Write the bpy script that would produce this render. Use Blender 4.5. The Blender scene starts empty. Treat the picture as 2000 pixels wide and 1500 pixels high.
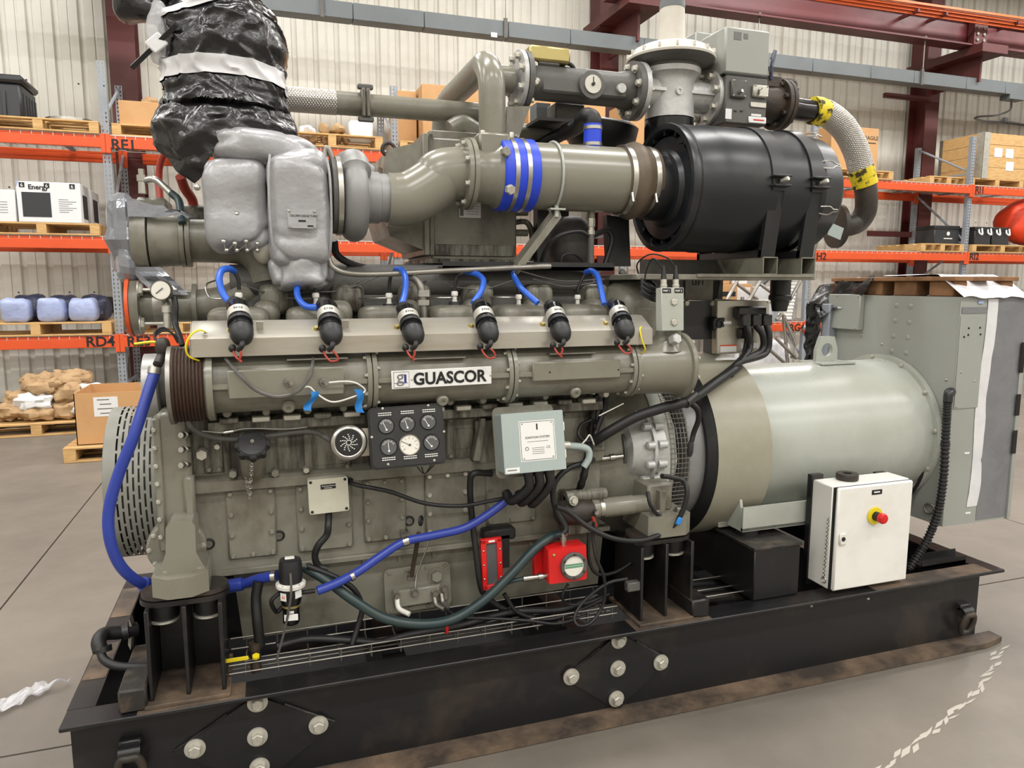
import bpy, math, random
from mathutils import Vector, Matrix, Quaternion, noise
random.seed(7)
scene = bpy.context.scene
COL = scene.collection
R = math.radians
PI = math.pi

# ---------------------------------------------------------------- camera
FPX, PITCH, YAW = 1430.0, R(7.7), R(18.754)
CAM = Vector((0.0, -2.259, 1.6))
cd = bpy.data.cameras.new('camera'); cam = bpy.data.objects.new('camera', cd); COL.objects.link(cam)
cam.location = CAM; cam.rotation_euler = (R(90) - PITCH, 0, -YAW)
cd.sensor_fit = 'HORIZONTAL'; cd.sensor_width = 36; cd.lens = FPX / 2000 * 36
cd.clip_start = 0.05; cd.clip_end = 200
scene.camera = cam

# ---------------------------------------------------------------- world, lamps, exposure
world = bpy.data.worlds.new('hall_ambient'); scene.world = world; world.use_nodes = True
bg = world.node_tree.nodes['Background']
bg.inputs[0].default_value = (0, 0, 0, 1); bg.inputs[1].default_value = 0.0      # closed hall: its lamps are the only light
def area(name, loc, size, power, rot=(0, 0, 0), col=(1, .98, .95)):
    l = bpy.data.lights.new(name, 'AREA'); l.shape = 'RECTANGLE'; l.size, l.size_y = size
    l.energy = power; l.color = col
    o = bpy.data.objects.new(name, l); COL.objects.link(o); o.location = loc; o.rotation_euler = rot
    return o
# the hall's ceiling lamps: an even grid of equal strip lamps under the roof, all above the frame
for x in (-9.5, -5.0, -0.5, 4.0, 8.5, 13.0, 17.5):
    for y in (6.2, 1.0, -4.2, -9.4):
        area('high_bay_lamp_offscreen', (x, y, 7.4), (2.4, 0.4), 170)
vs = scene.view_settings
vs.view_transform = 'Standard'; vs.look = 'None'; vs.gamma = 1; vs.use_curve_mapping = False
vs.exposure = 0.2

# ---------------------------------------------------------------- helpers: measuring
_F = Vector((math.sin(YAW) * math.cos(PITCH), math.cos(YAW) * math.cos(PITCH), -math.sin(PITCH)))
_R = Vector((math.cos(YAW), -math.sin(YAW), 0)); _U = _R.cross(_F)
def A(u, v, y):      # point of the photo at depth plane y
    d = _F + _R * ((u - 1000) / FPX) - _U * ((v - 750) / FPX)
    return CAM + d * ((y - CAM.y) / d.y)
def AX(u, v, x):
    d = _F + _R * ((u - 1000) / FPX) - _U * ((v - 750) / FPX)
    return CAM + d * ((x - CAM.x) / d.x)
def AZ(u, v, z):
    d = _F + _R * ((u - 1000) / FPX) - _U * ((v - 750) / FPX)
    return CAM + d * ((z - CAM.z) / d.z)
def V(*a): return Vector(a)
def L(px, p):        # length of px pixels at point p
    return px * (Vector(p) - CAM).dot(_F) / FPX

# ---------------------------------------------------------------- helpers: materials
MATS = {}
def s2l(c):
    c = c / 255.0
    return c / 12.92 if c <= .04045 else ((c + .055) / 1.055) ** 2.4
def rgb(t): return (s2l(t[0]), s2l(t[1]), s2l(t[2]), 1)
def mat(name, col, rough=.5, metal=0, var=None, vscale=6, vamt=.5, bump=0, bscale=60, spec=.5, alpha=1, trans=0, emit=0, coat=0, stretch=None, thr=(.45, .7)):
    m = bpy.data.materials.new(name); m.use_nodes = True
    nt = m.node_tree; b = nt.nodes['Principled BSDF']
    b.inputs['Base Color'].default_value = rgb(col); b.inputs['Roughness'].default_value = rough
    b.inputs['Metallic'].default_value = metal; b.inputs['Specular IOR Level'].default_value = spec
    if coat: b.inputs['Coat Weight'].default_value = coat; b.inputs['Coat Roughness'].default_value = .15
    if alpha < 1: b.inputs['Alpha'].default_value = alpha
    if trans: b.inputs['Transmission Weight'].default_value = trans
    if emit:
        b.inputs['Emission Color'].default_value = rgb(col); b.inputs['Emission Strength'].default_value = emit
    tc = None
    if var is not None or bump:
        tc = nt.nodes.new('ShaderNodeNewGeometry')
        vec = tc.outputs['Position']
        if stretch:
            mp = nt.nodes.new('ShaderNodeMapping'); mp.inputs['Scale'].default_value = stretch
            nt.links.new(vec, mp.inputs['Vector']); vec = mp.outputs['Vector']
    if var is not None:
        n = nt.nodes.new('ShaderNodeTexNoise'); n.inputs['Scale'].default_value = vscale
        n.inputs['Detail'].default_value = 8; n.inputs['Roughness'].default_value = .65
        nt.links.new(vec, n.inputs['Vector'])
        mr = nt.nodes.new('ShaderNodeMapRange'); mr.inputs[1].default_value = thr[0]; mr.inputs[2].default_value = thr[1]
        mr.inputs[3].default_value = 0; mr.inputs[4].default_value = vamt
        nt.links.new(n.outputs[0], mr.inputs[0])
        mx = nt.nodes.new('ShaderNodeMix'); mx.data_type = 'RGBA'
        mx.inputs[6].default_value = rgb(col); mx.inputs[7].default_value = rgb(var)
        nt.links.new(mr.outputs[0], mx.inputs[0]); nt.links.new(mx.outputs[2], b.inputs['Base Color'])
        ma = nt.nodes.new('ShaderNodeMapRange'); ma.inputs[3].default_value = rough; ma.inputs[4].default_value = min(1, rough + .25 * vamt)
        nt.links.new(mr.outputs[0], ma.inputs[0]); nt.links.new(ma.outputs[0], b.inputs['Roughness'])
    if bump:
        n2 = nt.nodes.new('ShaderNodeTexNoise'); n2.inputs['Scale'].default_value = bscale; n2.inputs['Detail'].default_value = 4
        nt.links.new(vec, n2.inputs['Vector'])
        bp = nt.nodes.new('ShaderNodeBump'); bp.inputs['Strength'].default_value = bump; bp.inputs['Distance'].default_value = .01
        nt.links.new(n2.outputs[0], bp.inputs['Height']); nt.links.new(bp.outputs[0], b.inputs['Normal'])
    MATS[name] = m
    return m
mat('paint', (126, 124, 112), .33, var=(66, 56, 43), vscale=4.5, vamt=.62, thr=(.44, .66), stretch=(1.3, 1.3, .8), bump=.05, bscale=35)
mat('paint_light', (126, 124, 112), .26, var=(100, 92, 76), vscale=3, vamt=.35, bump=.03, bscale=14)
mat('paint_dirty', (126, 124, 112), .38, var=(42, 32, 23), vscale=8, vamt=.9, thr=(.4, .6), stretch=(3, 3, .5), bump=.06)
mat('gen_light', (170, 174, 166), .27, var=(146, 145, 132), vscale=2.5, vamt=.5, bump=.03, bscale=10)
mat('gen_band', (150, 148, 132), .3, var=(124, 112, 92), vscale=2.2, vamt=.5, bump=.04, bscale=12)
mat('cabinet_grey', (150, 153, 147), .42, var=(138, 140, 134), vscale=2, vamt=.5)
mat('duct_tape', (118, 119, 122), .45, var=(96, 97, 100), vscale=7, vamt=.6, bump=.3, bscale=20)
mat('dust_brown', (58, 50, 44), .65, var=(134, 112, 90), vscale=5, vamt=.75, thr=(.4, .68), bump=.12)
mat('guard_grey', (142, 143, 135), .4, var=(118, 116, 106), vscale=4, vamt=.5)
mat('skid_black', (22, 22, 24), .38, var=(74, 62, 52), vscale=3.2, vamt=.5, thr=(.52, .75), bump=.06, bscale=40)
mat('skid_dusty', (36, 34, 32), .55, var=(112, 94, 76), vscale=7, vamt=.7, thr=(.5, .72), bump=.1)
mat('black_rubber', (23, 23, 24), .5, bump=.05)
mat('black_gloss', (16, 16, 18), .2)
mat('black_plastic', (32, 33, 35), .36, var=(66, 62, 58), vscale=3, vamt=.4, thr=(.5, .75), bump=.04, bscale=20)
mat('filter_black', (24, 27, 31), .34, var=(72, 64, 54), vscale=3.0, vamt=.45, thr=(.53, .78), bump=.03, bscale=16)
mat('bag_black', (14, 14, 17), .26, bump=.8, bscale=20, coat=.3)
mat('tape_white', (214, 214, 216), .42, var=(190, 190, 194), vscale=10, vamt=.5, bump=.2, bscale=18)
mat('blanket', (160, 160, 163), .34, metal=.2, var=(146, 144, 142), vscale=6, vamt=.5, bump=.9, bscale=12)
mat('blanket_dark', (92, 91, 90), .36, metal=.3, var=(52, 50, 48), vscale=9, vamt=.7, bump=.6, bscale=16)
mat('steel', (186, 184, 178), .3, metal=1, var=(130, 122, 110), vscale=9, vamt=.5)
mat('steel_dull', (150, 147, 140), .42, metal=.85, var=(96, 86, 74), vscale=6, vamt=.6)
mat('stainless', (178, 174, 164), .3, metal=.5, var=(150, 136, 112), vscale=3, vamt=.5, stretch=(.6, 4, 4), bump=.02)
mat('zinc', (196, 194, 184), .42, metal=.55, var=(150, 140, 122), vscale=20, vamt=.5)
mat('cast_alu', (186, 186, 184), .42, metal=.3, var=(120, 118, 114), vscale=8, vamt=.5, bump=.12, bscale=60)
mat('cast_white', (200, 196, 186), .48, var=(176, 168, 152), vscale=6, vamt=.6, bump=.06)
mat('cast_grey', (88, 87, 84), .48, var=(58, 54, 50), vscale=6, vamt=.6, bump=.15, bscale=50)
mat('compressor_alu', (140, 140, 140), .45, metal=.3, var=(110, 108, 106), vscale=6, vamt=.5, bump=.05)
mat('gold_zinc', (172, 158, 104), .34, metal=.7, var=(140, 120, 82), vscale=8, vamt=.5)
mat('blue_hose', (44, 62, 150), .34, bump=.02, bscale=20)
mat('blue_sleeve', (42, 92, 196), .34)
mat('blue_silicone', (34, 66, 206), .42)
mat('blue_tape', (36, 124, 200), .6)
mat('green_hose', (36, 54, 56), .38, var=(60, 66, 60), vscale=10, vamt=.4)
mat('red', (206, 26, 26), .32, var=(160, 24, 22), vscale=6, vamt=.4)
mat('red_wire', (158, 54, 40), .45)
mat('yellow', (226, 204, 30), .45)
mat('yellow_scuffed', (220, 198, 34), .5, var=(30, 28, 20), vscale=26, vamt=.95, thr=(.5, .56))
mat('white_paint', (226, 225, 220), .42, var=(204, 200, 190), vscale=5, vamt=.5)
mat('white_plastic', (218, 216, 208), .4)
mat('grey_box', (160, 172, 170), .4, var=(146, 154, 150), vscale=4, vamt=.5)
mat('cream_box', (190, 188, 172), .46, var=(166, 158, 138), vscale=5, vamt=.5)
mat('ink', (18, 18, 18), .6)
mat('ink_soft', (110, 110, 108), .6)
mat('ink_white', (236, 236, 232), .5)
mat('ink_blue', (34, 40, 120), .5)
mat('ink_green', (40, 130, 84), .5)
mat('plate_white', (224, 224, 222), .35)
mat('dial_white', (226, 222, 210), .4)
mat('dial_black', (20, 21, 22), .35)
mat('brown_rubber', (58, 38, 26), .55, var=(34, 22, 16), vscale=14, vamt=.8, stretch=(12, 1, 1), bump=.3, bscale=30)
mat('rust_hose', (96, 84, 70), .5, var=(70, 56, 42), vscale=6, vamt=.7, bump=.1)
mat('dark_iron', (52, 48, 44), .5, metal=.2, var=(96, 74, 56), vscale=7, vamt=.6, bump=.15)
mat('rack_orange', (216, 82, 32), .45, var=(196, 66, 26), vscale=3, vamt=.5)
mat('rack_grey', (142, 148, 156), .5, var=(124, 128, 134), vscale=4, vamt=.5)
mat('hole_dark', (30, 31, 33), .8)
mat('wire_white', (208, 204, 196), .4, metal=.2)
mat('column_red', (86, 36, 34), .5, var=(66, 30, 29), vscale=2, vamt=.6)
mat('crane_red', (98, 42, 44), .42, var=(76, 38, 41), vscale=1.5, vamt=.6)
mat('copper_bar', (214, 96, 40), .4, metal=.2)
mat('duct_grey', (98, 104, 106), .5, var=(88, 92, 94), vscale=1.5, vamt=.6)
mat('wall_sheet', (213, 211, 202), .45, var=(194, 190, 177), vscale=.9, vamt=.6, bump=.02, bscale=3)
mat('concrete', (120, 113, 104), .42, var=(90, 84, 76), vscale=.9, vamt=.7, thr=(.38, .68), bump=.03, bscale=40)
mat('joint_dark', (58, 54, 50), .8)
mat('wood', (206, 168, 112), .7, var=(168, 122, 70), vscale=9, vamt=.6, stretch=(1, 1, 5), bump=.08)
mat('wood_dark', (138, 100, 66), .75, var=(88, 58, 38), vscale=8, vamt=.7, bump=.1)
mat('cardboard', (196, 152, 104), .75, var=(180, 136, 90), vscale=4, vamt=.5)
mat('carton_white', (220, 222, 224), .6)
mat('kraft', (176, 146, 108), .75, var=(138, 106, 74), vscale=8, vamt=.6, bump=.5, bscale=14)
mat('paper_white', (222, 222, 222), .7, bump=.3, bscale=14)
mat('blue_film', (160, 172, 208), .25, var=(136, 148, 190), vscale=12, vamt=.7, bump=.5, bscale=24)  # deeper blue blotches: reflections on the film painted into its colour
mat('navy_film', (62, 68, 92), .35, var=(36, 40, 56), vscale=12, vamt=.7, bump=.6, bscale=24)
mat('orange_sack', (222, 62, 22), .5, bump=.3, bscale=10)
mat('silver_film', (140, 143, 150), .2, metal=.35, bump=.7, bscale=16)
mat('clear_film', (224, 224, 228), .2, alpha=.55, bump=.6, bscale=30)
mat('white_film', (226, 226, 230), .3, var=(180, 180, 186), vscale=10, vamt=.6, bump=.5, bscale=20)
mat('glass', (235, 238, 240), .06, alpha=.05)
mat('dust_scuff', (168, 162, 152), .7)
mat('tote_dark', (44, 46, 50), .4)

def braid_mat():
    m = bpy.data.materials.new('braid'); m.use_nodes = True; nt = m.node_tree; b = nt.nodes['Principled BSDF']
    uv = nt.nodes.new('ShaderNodeUVMap')
    mp = nt.nodes.new('ShaderNodeMapping'); mp.inputs['Scale'].default_value = (20, 92, 1); mp.inputs['Rotation'].default_value = (0, 0, 0)
    nt.links.new(uv.outputs[0], mp.inputs[0])
    def wave(rot):
        q = nt.nodes.new('ShaderNodeMapping'); q.inputs['Rotation'].default_value = (0, 0, rot)
        nt.links.new(mp.outputs[0], q.inputs[0])
        w = nt.nodes.new('ShaderNodeTexWave'); w.inputs['Scale'].default_value = .45; nt.links.new(q.outputs[0], w.inputs[0]); return w
    a, c = wave(R(45)), wave(R(-45))
    mm = nt.nodes.new('ShaderNodeMath'); mm.operation = 'MULTIPLY'
    nt.links.new(a.outputs['Fac'], mm.inputs[0]); nt.links.new(c.outputs['Fac'], mm.inputs[1])
    mx = nt.nodes.new('ShaderNodeMix'); mx.data_type = 'RGBA'
    mx.inputs[6].default_value = rgb((172, 168, 162)); mx.inputs[7].default_value = rgb((206, 202, 196))  # gaps between strands toned darker: their shade is put into the colour
    nt.links.new(mm.outputs[0], mx.inputs[0]); nt.links.new(mx.outputs[2], b.inputs['Base Color'])
    bp = nt.nodes.new('ShaderNodeBump'); bp.inputs['Strength'].default_value = .8; bp.inputs['Distance'].default_value = .004
    nt.links.new(mm.outputs[0], bp.inputs['Height']); nt.links.new(bp.outputs[0], b.inputs['Normal'])
    b.inputs['Metallic'].default_value = .7; b.inputs['Roughness'].default_value = .35
    MATS['braid'] = m
braid_mat()

# ---------------------------------------------------------------- helpers: meshes
def frame(n):
    n = Vector(n).normalized()
    t = Vector((0, 0, 1)) if abs(n.z) < .9 else Vector((1, 0, 0))
    a = t.cross(n).normalized(); b = n.cross(a)
    return a, b, n
def spline(pts, n=8):
    P = [Vector(p) for p in pts]
    if len(P) < 3: return P
    Q = [P[0] * 2 - P[1]] + P + [P[-1] * 2 - P[-2]]
    out = []
    for i in range(1, len(Q) - 2):
        p0, p1, p2, p3 = Q[i - 1], Q[i], Q[i + 1], Q[i + 2]
        for k in range(n):
            t = k / n
            out.append(.5 * (2 * p1 + (p2 - p0) * t + (2 * p0 - 5 * p1 + 4 * p2 - p3) * t * t + (3 * p1 - p0 - 3 * p2 + p3) * t ** 3))
    out.append(P[-1])
    return out
class MB:
    def __init__(s): s.v = []; s.f = []; s.uv = None
    def add(s, vs, fs):
        o = len(s.v); s.v += [Vector(p) for p in vs]; s.f += [tuple(i + o for i in f) for f in fs]; return s
    def box(s, c, size, bev=0, M=None):
        c = Vector(c); h = Vector(size) / 2; b = min(bev, min(h) * .95)
        M = M or Matrix.Identity(3)
        if b <= 0:
            vs = [c + M @ Vector((h.x * i, h.y * j, h.z * k)) for i in (-1, 1) for j in (-1, 1) for k in (-1, 1)]
            return s.add(vs, [(0, 1, 3, 2), (4, 6, 7, 5), (0, 4, 5, 1), (2, 3, 7, 6), (0, 2, 6, 4), (1, 5, 7, 3)])
        vs = []; idx = {}
        for i in (-1, 1):
            for j in (-1, 1):
                for k in (-1, 1):
                    for ax in range(3):
                        p = [(h.x - b) * i, (h.y - b) * j, (h.z - b) * k]
                        p[ax] = h[ax] * (i, j, k)[ax]
                        idx[(i, j, k, ax)] = len(vs); vs.append(c + M @ Vector(p))
        fs = []
        for ax in range(3):
            o1, o2 = [a for a in range(3) if a != ax]
            for sg in (-1, 1):
                q = []
                for a, d in ((-1, -1), (1, -1), (1, 1), (-1, 1)):
                    k = [0, 0, 0]; k[ax] = sg; k[o1] = a; k[o2] = d; q.append(idx[(*k, ax)])
                fs.append(tuple(q))
        for ax in range(3):
            o1, o2 = [a for a in range(3) if a != ax]
            for a in (-1, 1):
                for d in (-1, 1):
                    k = [0, 0, 0]; k[o1] = a; k[o2] = d; k[ax] = -1; k2 = k[:]; k2[ax] = 1
                    fs.append((idx[(*k, o1)], idx[(*k2, o1)], idx[(*k2, o2)], idx[(*k, o2)]))
        for i in (-1, 1):
            for j in (-1, 1):
                for k in (-1, 1): fs.append(tuple(idx[(i, j, k, a)] for a in range(3)))
        return s.add(vs, fs)
    def bb(s, lo, hi, bev=0):
        lo, hi = Vector(lo), Vector(hi)
        return s.box((lo + hi) / 2, [abs(a) for a in (hi - lo)], bev)
    def lathe(s, p0, axis, prof, seg=32, a0=0, a1=2 * PI, cap=True):
        a, b, n = frame(axis); p0 = Vector(p0); full = abs(a1 - a0 - 2 * PI) < 1e-6
        m = seg if full else seg + 1; vs = []; fs = []
        for (t, r) in prof:
            for k in range(m):
                an = a0 + (a1 - a0) * k / seg
                vs.append(p0 + n * t + (a * math.cos(an) + b * math.sin(an)) * max(r, 1e-5))
        for i in range(len(prof) - 1):
            for k in range(seg):
                k2 = (k + 1) % m
                fs.append((i * m + k, i * m + k2, (i + 1) * m + k2, (i + 1) * m + k))
        if full and cap:
            fs.append(tuple(range(m))[::-1]); fs.append(tuple((len(prof) - 1) * m + k for k in range(m)))
        return s.add(vs, fs)
    def cyl(s, p0, p1, r, r2=None, seg=20):
        p0, p1 = Vector(p0), Vector(p1); d = p1 - p0
        return s.lathe(p0, d, [(0, r), (d.length, r if r2 is None else r2)], seg)
    def tube(s, pts, r, seg=10, n=8, smooth=True, radf=None, cap=True, uv=False):
        P = spline(pts, n) if smooth else [Vector(p) for p in pts]
        Q = [P[0]]
        for p in P[1:]:
            if (p - Q[-1]).length > 1e-5: Q.append(p)
        P = Q; N = len(P); T = []
        for i in range(N):
            d = P[min(i + 1, N - 1)] - P[max(i - 1, 0)]; T.append(d.normalized())
        a, b, _ = frame(T[0]); vs = []; fs = []; lens = [0]
        for i in range(1, N): lens.append(lens[-1] + (P[i] - P[i - 1]).length)
        for i in range(N):
            if i:
                q = T[i - 1].rotation_difference(T[i]); a = q @ a; b = q @ b
            rr = r if radf is None else radf(i / (N - 1)) * r
            for k in range(seg):
                an = 2 * PI * k / seg; vs.append(P[i] + (a * math.cos(an) + b * math.sin(an)) * rr)
        for i in range(N - 1):
            for k in range(seg):
                k2 = (k + 1) % seg; fs.append((i * seg + k, i * seg + k2, (i + 1) * seg + k2, (i + 1) * seg + k))
        if uv:
            s.uv = []
            for i in range(N - 1):
                for k in range(seg):
                    s.uv += [(k / seg, lens[i]), ((k + 1) / seg, lens[i]), ((k + 1) / seg, lens[i + 1]), (k / seg, lens[i + 1])]
            cap = False
        if cap:
            fs.append(tuple(range(seg))[::-1]); fs.append(tuple((N - 1) * seg + k for k in range(seg)))
        return s.add(vs, fs)
    def torus(s, c, axis, Rr, r, seg=36, sec=10, a0=0, a1=2 * PI, rf=None):
        a, b, n = frame(axis); c = Vector(c); full = abs(a1 - a0 - 2 * PI) < 1e-6
        m = seg if full else seg + 1; vs = []; fs = []
        for i in range(m):
            an = a0 + (a1 - a0) * i / seg; d = a * math.cos(an) + b * math.sin(an); rr = r if rf is None else rf(i / seg) * r
            for k in range(sec):
                t = 2 * PI * k / sec; vs.append(c + d * (Rr + rr * math.cos(t)) + n * rr * math.sin(t))
        for i in range(seg):
            i2 = (i + 1) % m
            for k in range(sec):
                k2 = (k + 1) % sec; fs.append((i * sec + k, i2 * sec + k, i2 * sec + k2, i * sec + k2))
        if not full:
            fs.append(tuple(range(sec))); fs.append(tuple(seg * sec + k for k in range(sec))[::-1])
        return s.add(vs, fs)
    def prism(s, poly, vec):
        P = [Vector(p) for p in poly]; vec = Vector(vec); n = len(P)
        vs = P + [p + vec for p in P]
        return s.add(vs, [tuple(range(n))[::-1], tuple(range(n, 2 * n))] + [(i, (i + 1) % n, n + (i + 1) % n, n + i) for i in range(n)])
    def ball(s, c, rad, seg=20, rings=12, e=1.0, M=None, nz=0, nf=6, seed=0, rz=0, rf=8):
        c = Vector(c); M = M or Matrix.Identity(3); vs = []; fs = []
        sp = lambda x: math.copysign(abs(x) ** e, x)
        for i in range(rings + 1):
            ph = -PI / 2 + PI * i / rings
            for k in range(seg):
                th = 2 * PI * k / seg
                p = Vector((rad[0] * sp(math.cos(ph)) * sp(math.cos(th)), rad[1] * sp(math.cos(ph)) * sp(math.sin(th)), rad[2] * sp(math.sin(ph))))
                w = c + M @ p
                if nz: w = w + (M @ p).normalized() * nz * noise.noise(w * nf + Vector((seed * 3.1, seed, 0)))
                if rz: w = w - (M @ p).normalized() * rz * (1 - abs(noise.noise(Vector((w.x * rf + w.z * rf * .6, w.y * rf, w.z * rf * 1.6 + seed))) * 2.2)) ** 4 if abs(noise.noise(Vector((w.x * rf + w.z * rf * .6, w.y * rf, w.z * rf * 1.6 + seed)))) < .45 else w
                vs.append(w)
        for i in range(rings):
            for k in range(seg):
                k2 = (k + 1) % seg; fs.append((i * seg + k, i * seg + k2, (i + 1) * seg + k2, (i + 1) * seg + k))
        return s.add(vs, fs)
    def grid(s, fn, nu, nv, wrap=False):
        vs = [fn(i / (nu if wrap else nu - 1), j / (nv - 1)) for j in range(nv) for i in range(nu)]
        fs = []
        for j in range(nv - 1):
            for i in range(nu if wrap else nu - 1):
                i2 = (i + 1) % nu; fs.append((j * nu + i, j * nu + i2, (j + 1) * nu + i2, (j + 1) * nu + i))
        return s.add(vs, fs)
def finish(me, angle=38):
    me.validate()
    import bmesh
    bm = bmesh.new(); bm.from_mesh(me); bmesh.ops.recalc_face_normals(bm, faces=bm.faces); bm.to_mesh(me); bm.free()
    me.polygons.foreach_set('use_smooth', [True] * len(me.polygons)); me.set_sharp_from_angle(angle=R(angle)); me.update()
def put(name, me, parent, loc):
    o = bpy.data.objects.new(name, me); COL.objects.link(o)
    o.location = loc
    if parent is not None:
        o.parent = parent; o.matrix_parent_inverse = wm(parent).inverted()
    return o
def wm(o):
    m = Matrix.LocRotScale(o.location, o.rotation_euler, o.scale)
    if o.parent: m = wm(o.parent) @ o.matrix_parent_inverse @ m
    return m
def obj(name, mb, m, parent=None, label=None, cat=None, group=None, kind=None, angle=38):
    me = bpy.data.meshes.new(name)
    lo = Vector((min(p.x for p in mb.v), min(p.y for p in mb.v), min(p.z for p in mb.v)))
    hi = Vector((max(p.x for p in mb.v), max(p.y for p in mb.v), max(p.z for p in mb.v)))
    c = (lo + hi) / 2
    if parent is None: c.z = lo.z
    me.from_pydata([p - c for p in mb.v], [], mb.f)
    if mb.uv:
        ul = me.uv_layers.new(name='UVMap'); flat = [x for t in mb.uv for x in t]
        if len(flat) == len(ul.data) * 2: ul.data.foreach_set('uv', flat)
        me.polygons.foreach_set('use_smooth', [True] * len(me.polygons)); me.update()
    else: finish(me, angle)
    me.materials.append(MATS[m])
    o = put(name, me, parent, c)
    tag(o, label, cat, group, kind)
    return o
def tag(o, label=None, cat=None, group=None, kind=None):
    if label: o['label'] = label
    if cat: o['category'] = cat
    if group: o['group'] = group
    if kind: o['kind'] = kind
    return o
def thing(name, label, cat, loc, group=None, kind=None):
    o = bpy.data.objects.new(name, None); COL.objects.link(o); o.location = loc; o.empty_display_size = .05
    return tag(o, label, cat, group, kind)
def copy_tree(o, parent=None):
    c = o.copy(); COL.objects.link(c); c.parent = parent
    if parent is not None: c.matrix_parent_inverse = o.matrix_parent_inverse.copy()
    for ch in list(o.children): copy_tree(ch, c)
    return c
# shared fastener meshes (unit radius, unit height along +z)
_UNIT = {}
def unit(kind, m):
    k = (kind, m)
    if k in _UNIT: return _UNIT[k]
    b = MB()
    if kind == 'hex':
        b.lathe((0, 0, 0), (0, 0, 1), [(0, 1.35), (.22, 1.35)], 14)
        b.lathe((0, 0, .22), (0, 0, 1), [(0, 1), (.62, 1), (.78, .86)], 6)
    elif kind == 'hexplain': b.lathe((0, 0, 0), (0, 0, 1), [(0, 1), (.85, 1), (1, .86)], 6)
    elif kind == 'round': b.lathe((0, 0, 0), (0, 0, 1), [(0, 1), (.7, .96), (1, .7)], 12)
    elif kind == 'dome': b.lathe((0, 0, 0), (0, 0, 1), [(0, 1), (.45, .9), (.8, .6), (1, .15)], 12)
    elif kind == 'plug':
        b.lathe((0, 0, 0), (0, 0, 1), [(0, 1), (1, 1), (1, .6), (.3, .55)], 16)
    me = bpy.data.meshes.new('fastener_' + kind); me.from_pydata(b.v, [], b.f); finish(me); me.materials.append(MATS[m])
    _UNIT[k] = me
    return me
def bolt(parent, p, n, r, h, m='zinc', kind='hex', name='bolt'):
    o = put(name, unit(kind, m), None, Vector(p))
    o.rotation_euler = Vector(n).to_track_quat('Z', 'Y').to_euler(); o.scale = (r, r, h)
    o.parent = parent; o.matrix_parent_inverse = wm(parent).inverted()
    return o
def ring_bolts(parent, c, axis, Rr, n, r, h, m='zinc', a0=0, kind='hex', a1=2 * PI):
    a, b, ax = frame(axis)
    for i in range(n):
        an = a0 + a1 * i / n
        bolt(parent, Vector(c) + (a * math.cos(an) + b * math.sin(an)) * Rr, ax, r, h, m, kind)
def text(s, p, right, up, size, m, parent, name='lettering', ext=.0006, bold=0, align='LEFT', label=None, sx=1):
    cu = bpy.data.curves.new('lettering', 'FONT'); cu.body = s; cu.size = size; cu.extrude = ext; cu.offset = bold; cu.align_x = align
    cu.resolution_u = 3
    t = bpy.data.objects.new('tmp_text', cu); COL.objects.link(t)
    dg = bpy.context.evaluated_depsgraph_get(); me = bpy.data.meshes.new_from_object(t.evaluated_get(dg))
    bpy.data.objects.remove(t); bpy.data.curves.remove(cu)
    r_, u_ = Vector(right).normalized(), Vector(up).normalized(); n_ = r_.cross(u_).normalized(); u_ = n_.cross(r_)
    M = Matrix((r_ * sx, u_, n_)).transposed().to_4x4(); me.transform(M)
    me.materials.clear(); me.materials.append(MATS[m]); me.name = name
    o = put(name, me, parent, Vector(p)); tag(o, label)
    return o

# ================================================================ THE HALL
fl = tag(thing('floor', None, None, (0, 0, 0)), kind='structure')
xs = [-13.5, -7.4, -1.3, 4.8, 10.9, 17.0, 23.1]; ys = [-11.7, -5.6, .49, 6.6, 9.6]
for i in range(len(xs) - 1):
    for j in range(len(ys) - 1):
        g = .005
        obj('floor_slab', MB().bb((xs[i] + g, ys[j] + g, -.12), (xs[i + 1] - g, ys[j + 1] - g, 0)), 'concrete', fl)
obj('joint_filler', MB().bb((-13.5, -11.7, -.14), (23.1, 9.6, -.012)), 'joint_dark', fl)
wb = tag(thing('wall_back', None, None, (0, 9.45, 0)), kind='structure')
def sheet():
    b = MB(); prof = []; x = 0
    for k in range(3):          # three trapezoid ribs to a sheet, the narrow valleys face the room
        for dx, dy in ((0, 0), (.075, 0), (.083, .012), (.098, .012), (.106, 0), (.195, 0), (.212, .042), (.265, .042), (.282, 0)):
            prof.append((x + dx, dy))
        x += .305
    prof.append((.915, 0))
    n = len(prof); vs = [(p[0], -p[1] * 0 + p[1], 0) for p in prof] + [(p[0], p[1], 7.6) for p in prof]
    b.add(vs, [(i, i + 1, n + i + 1, n + i) for i in range(n - 1)])
    return b
sm = None
for k in range(35):
    x = -10 + k * .915
    if sm is None:
        s0 = sheet(); me = bpy.data.meshes.new('wall_sheet'); me.from_pydata(s0.v, [], s0.f); me.materials.append(MATS['wall_sheet']); sm = me
    o = put('wall_sheet', sm, wb, Vector((x, 9.45, 0)))
scr = MB()
for k in range(105):
    for z in (1.5, 2.9, 4.3, 5.7):
        if random.random() < .45: scr.cyl((-9.85 + k * .305, 9.45, z), (-9.85 + k * .305, 9.443, z), .011, seg=6)
o = obj('sheet_screws', scr, 'hole_dark', wb, kind='stuff')
# other sides of the hall, roof
tag(obj('wall_left', MB().bb((-13.6, -11.7, 0), (-13.5, 9.5, 8)), 'wall_sheet'), kind='structure')
tag(obj('wall_front', MB().bb((-13.6, -11.8, 0), (23.2, -11.7, 8)), 'wall_sheet'), kind='structure')
tag(obj('wall_right', MB().bb((23.1, -11.7, 0), (23.2, 9.5, 8)), 'wall_sheet'), kind='structure')
tag(obj('ceiling', MB().bb((-13.6, -11.7, 8.0), (23.2, 9.6, 8.1)), 'wall_sheet'), kind='structure')
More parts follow.
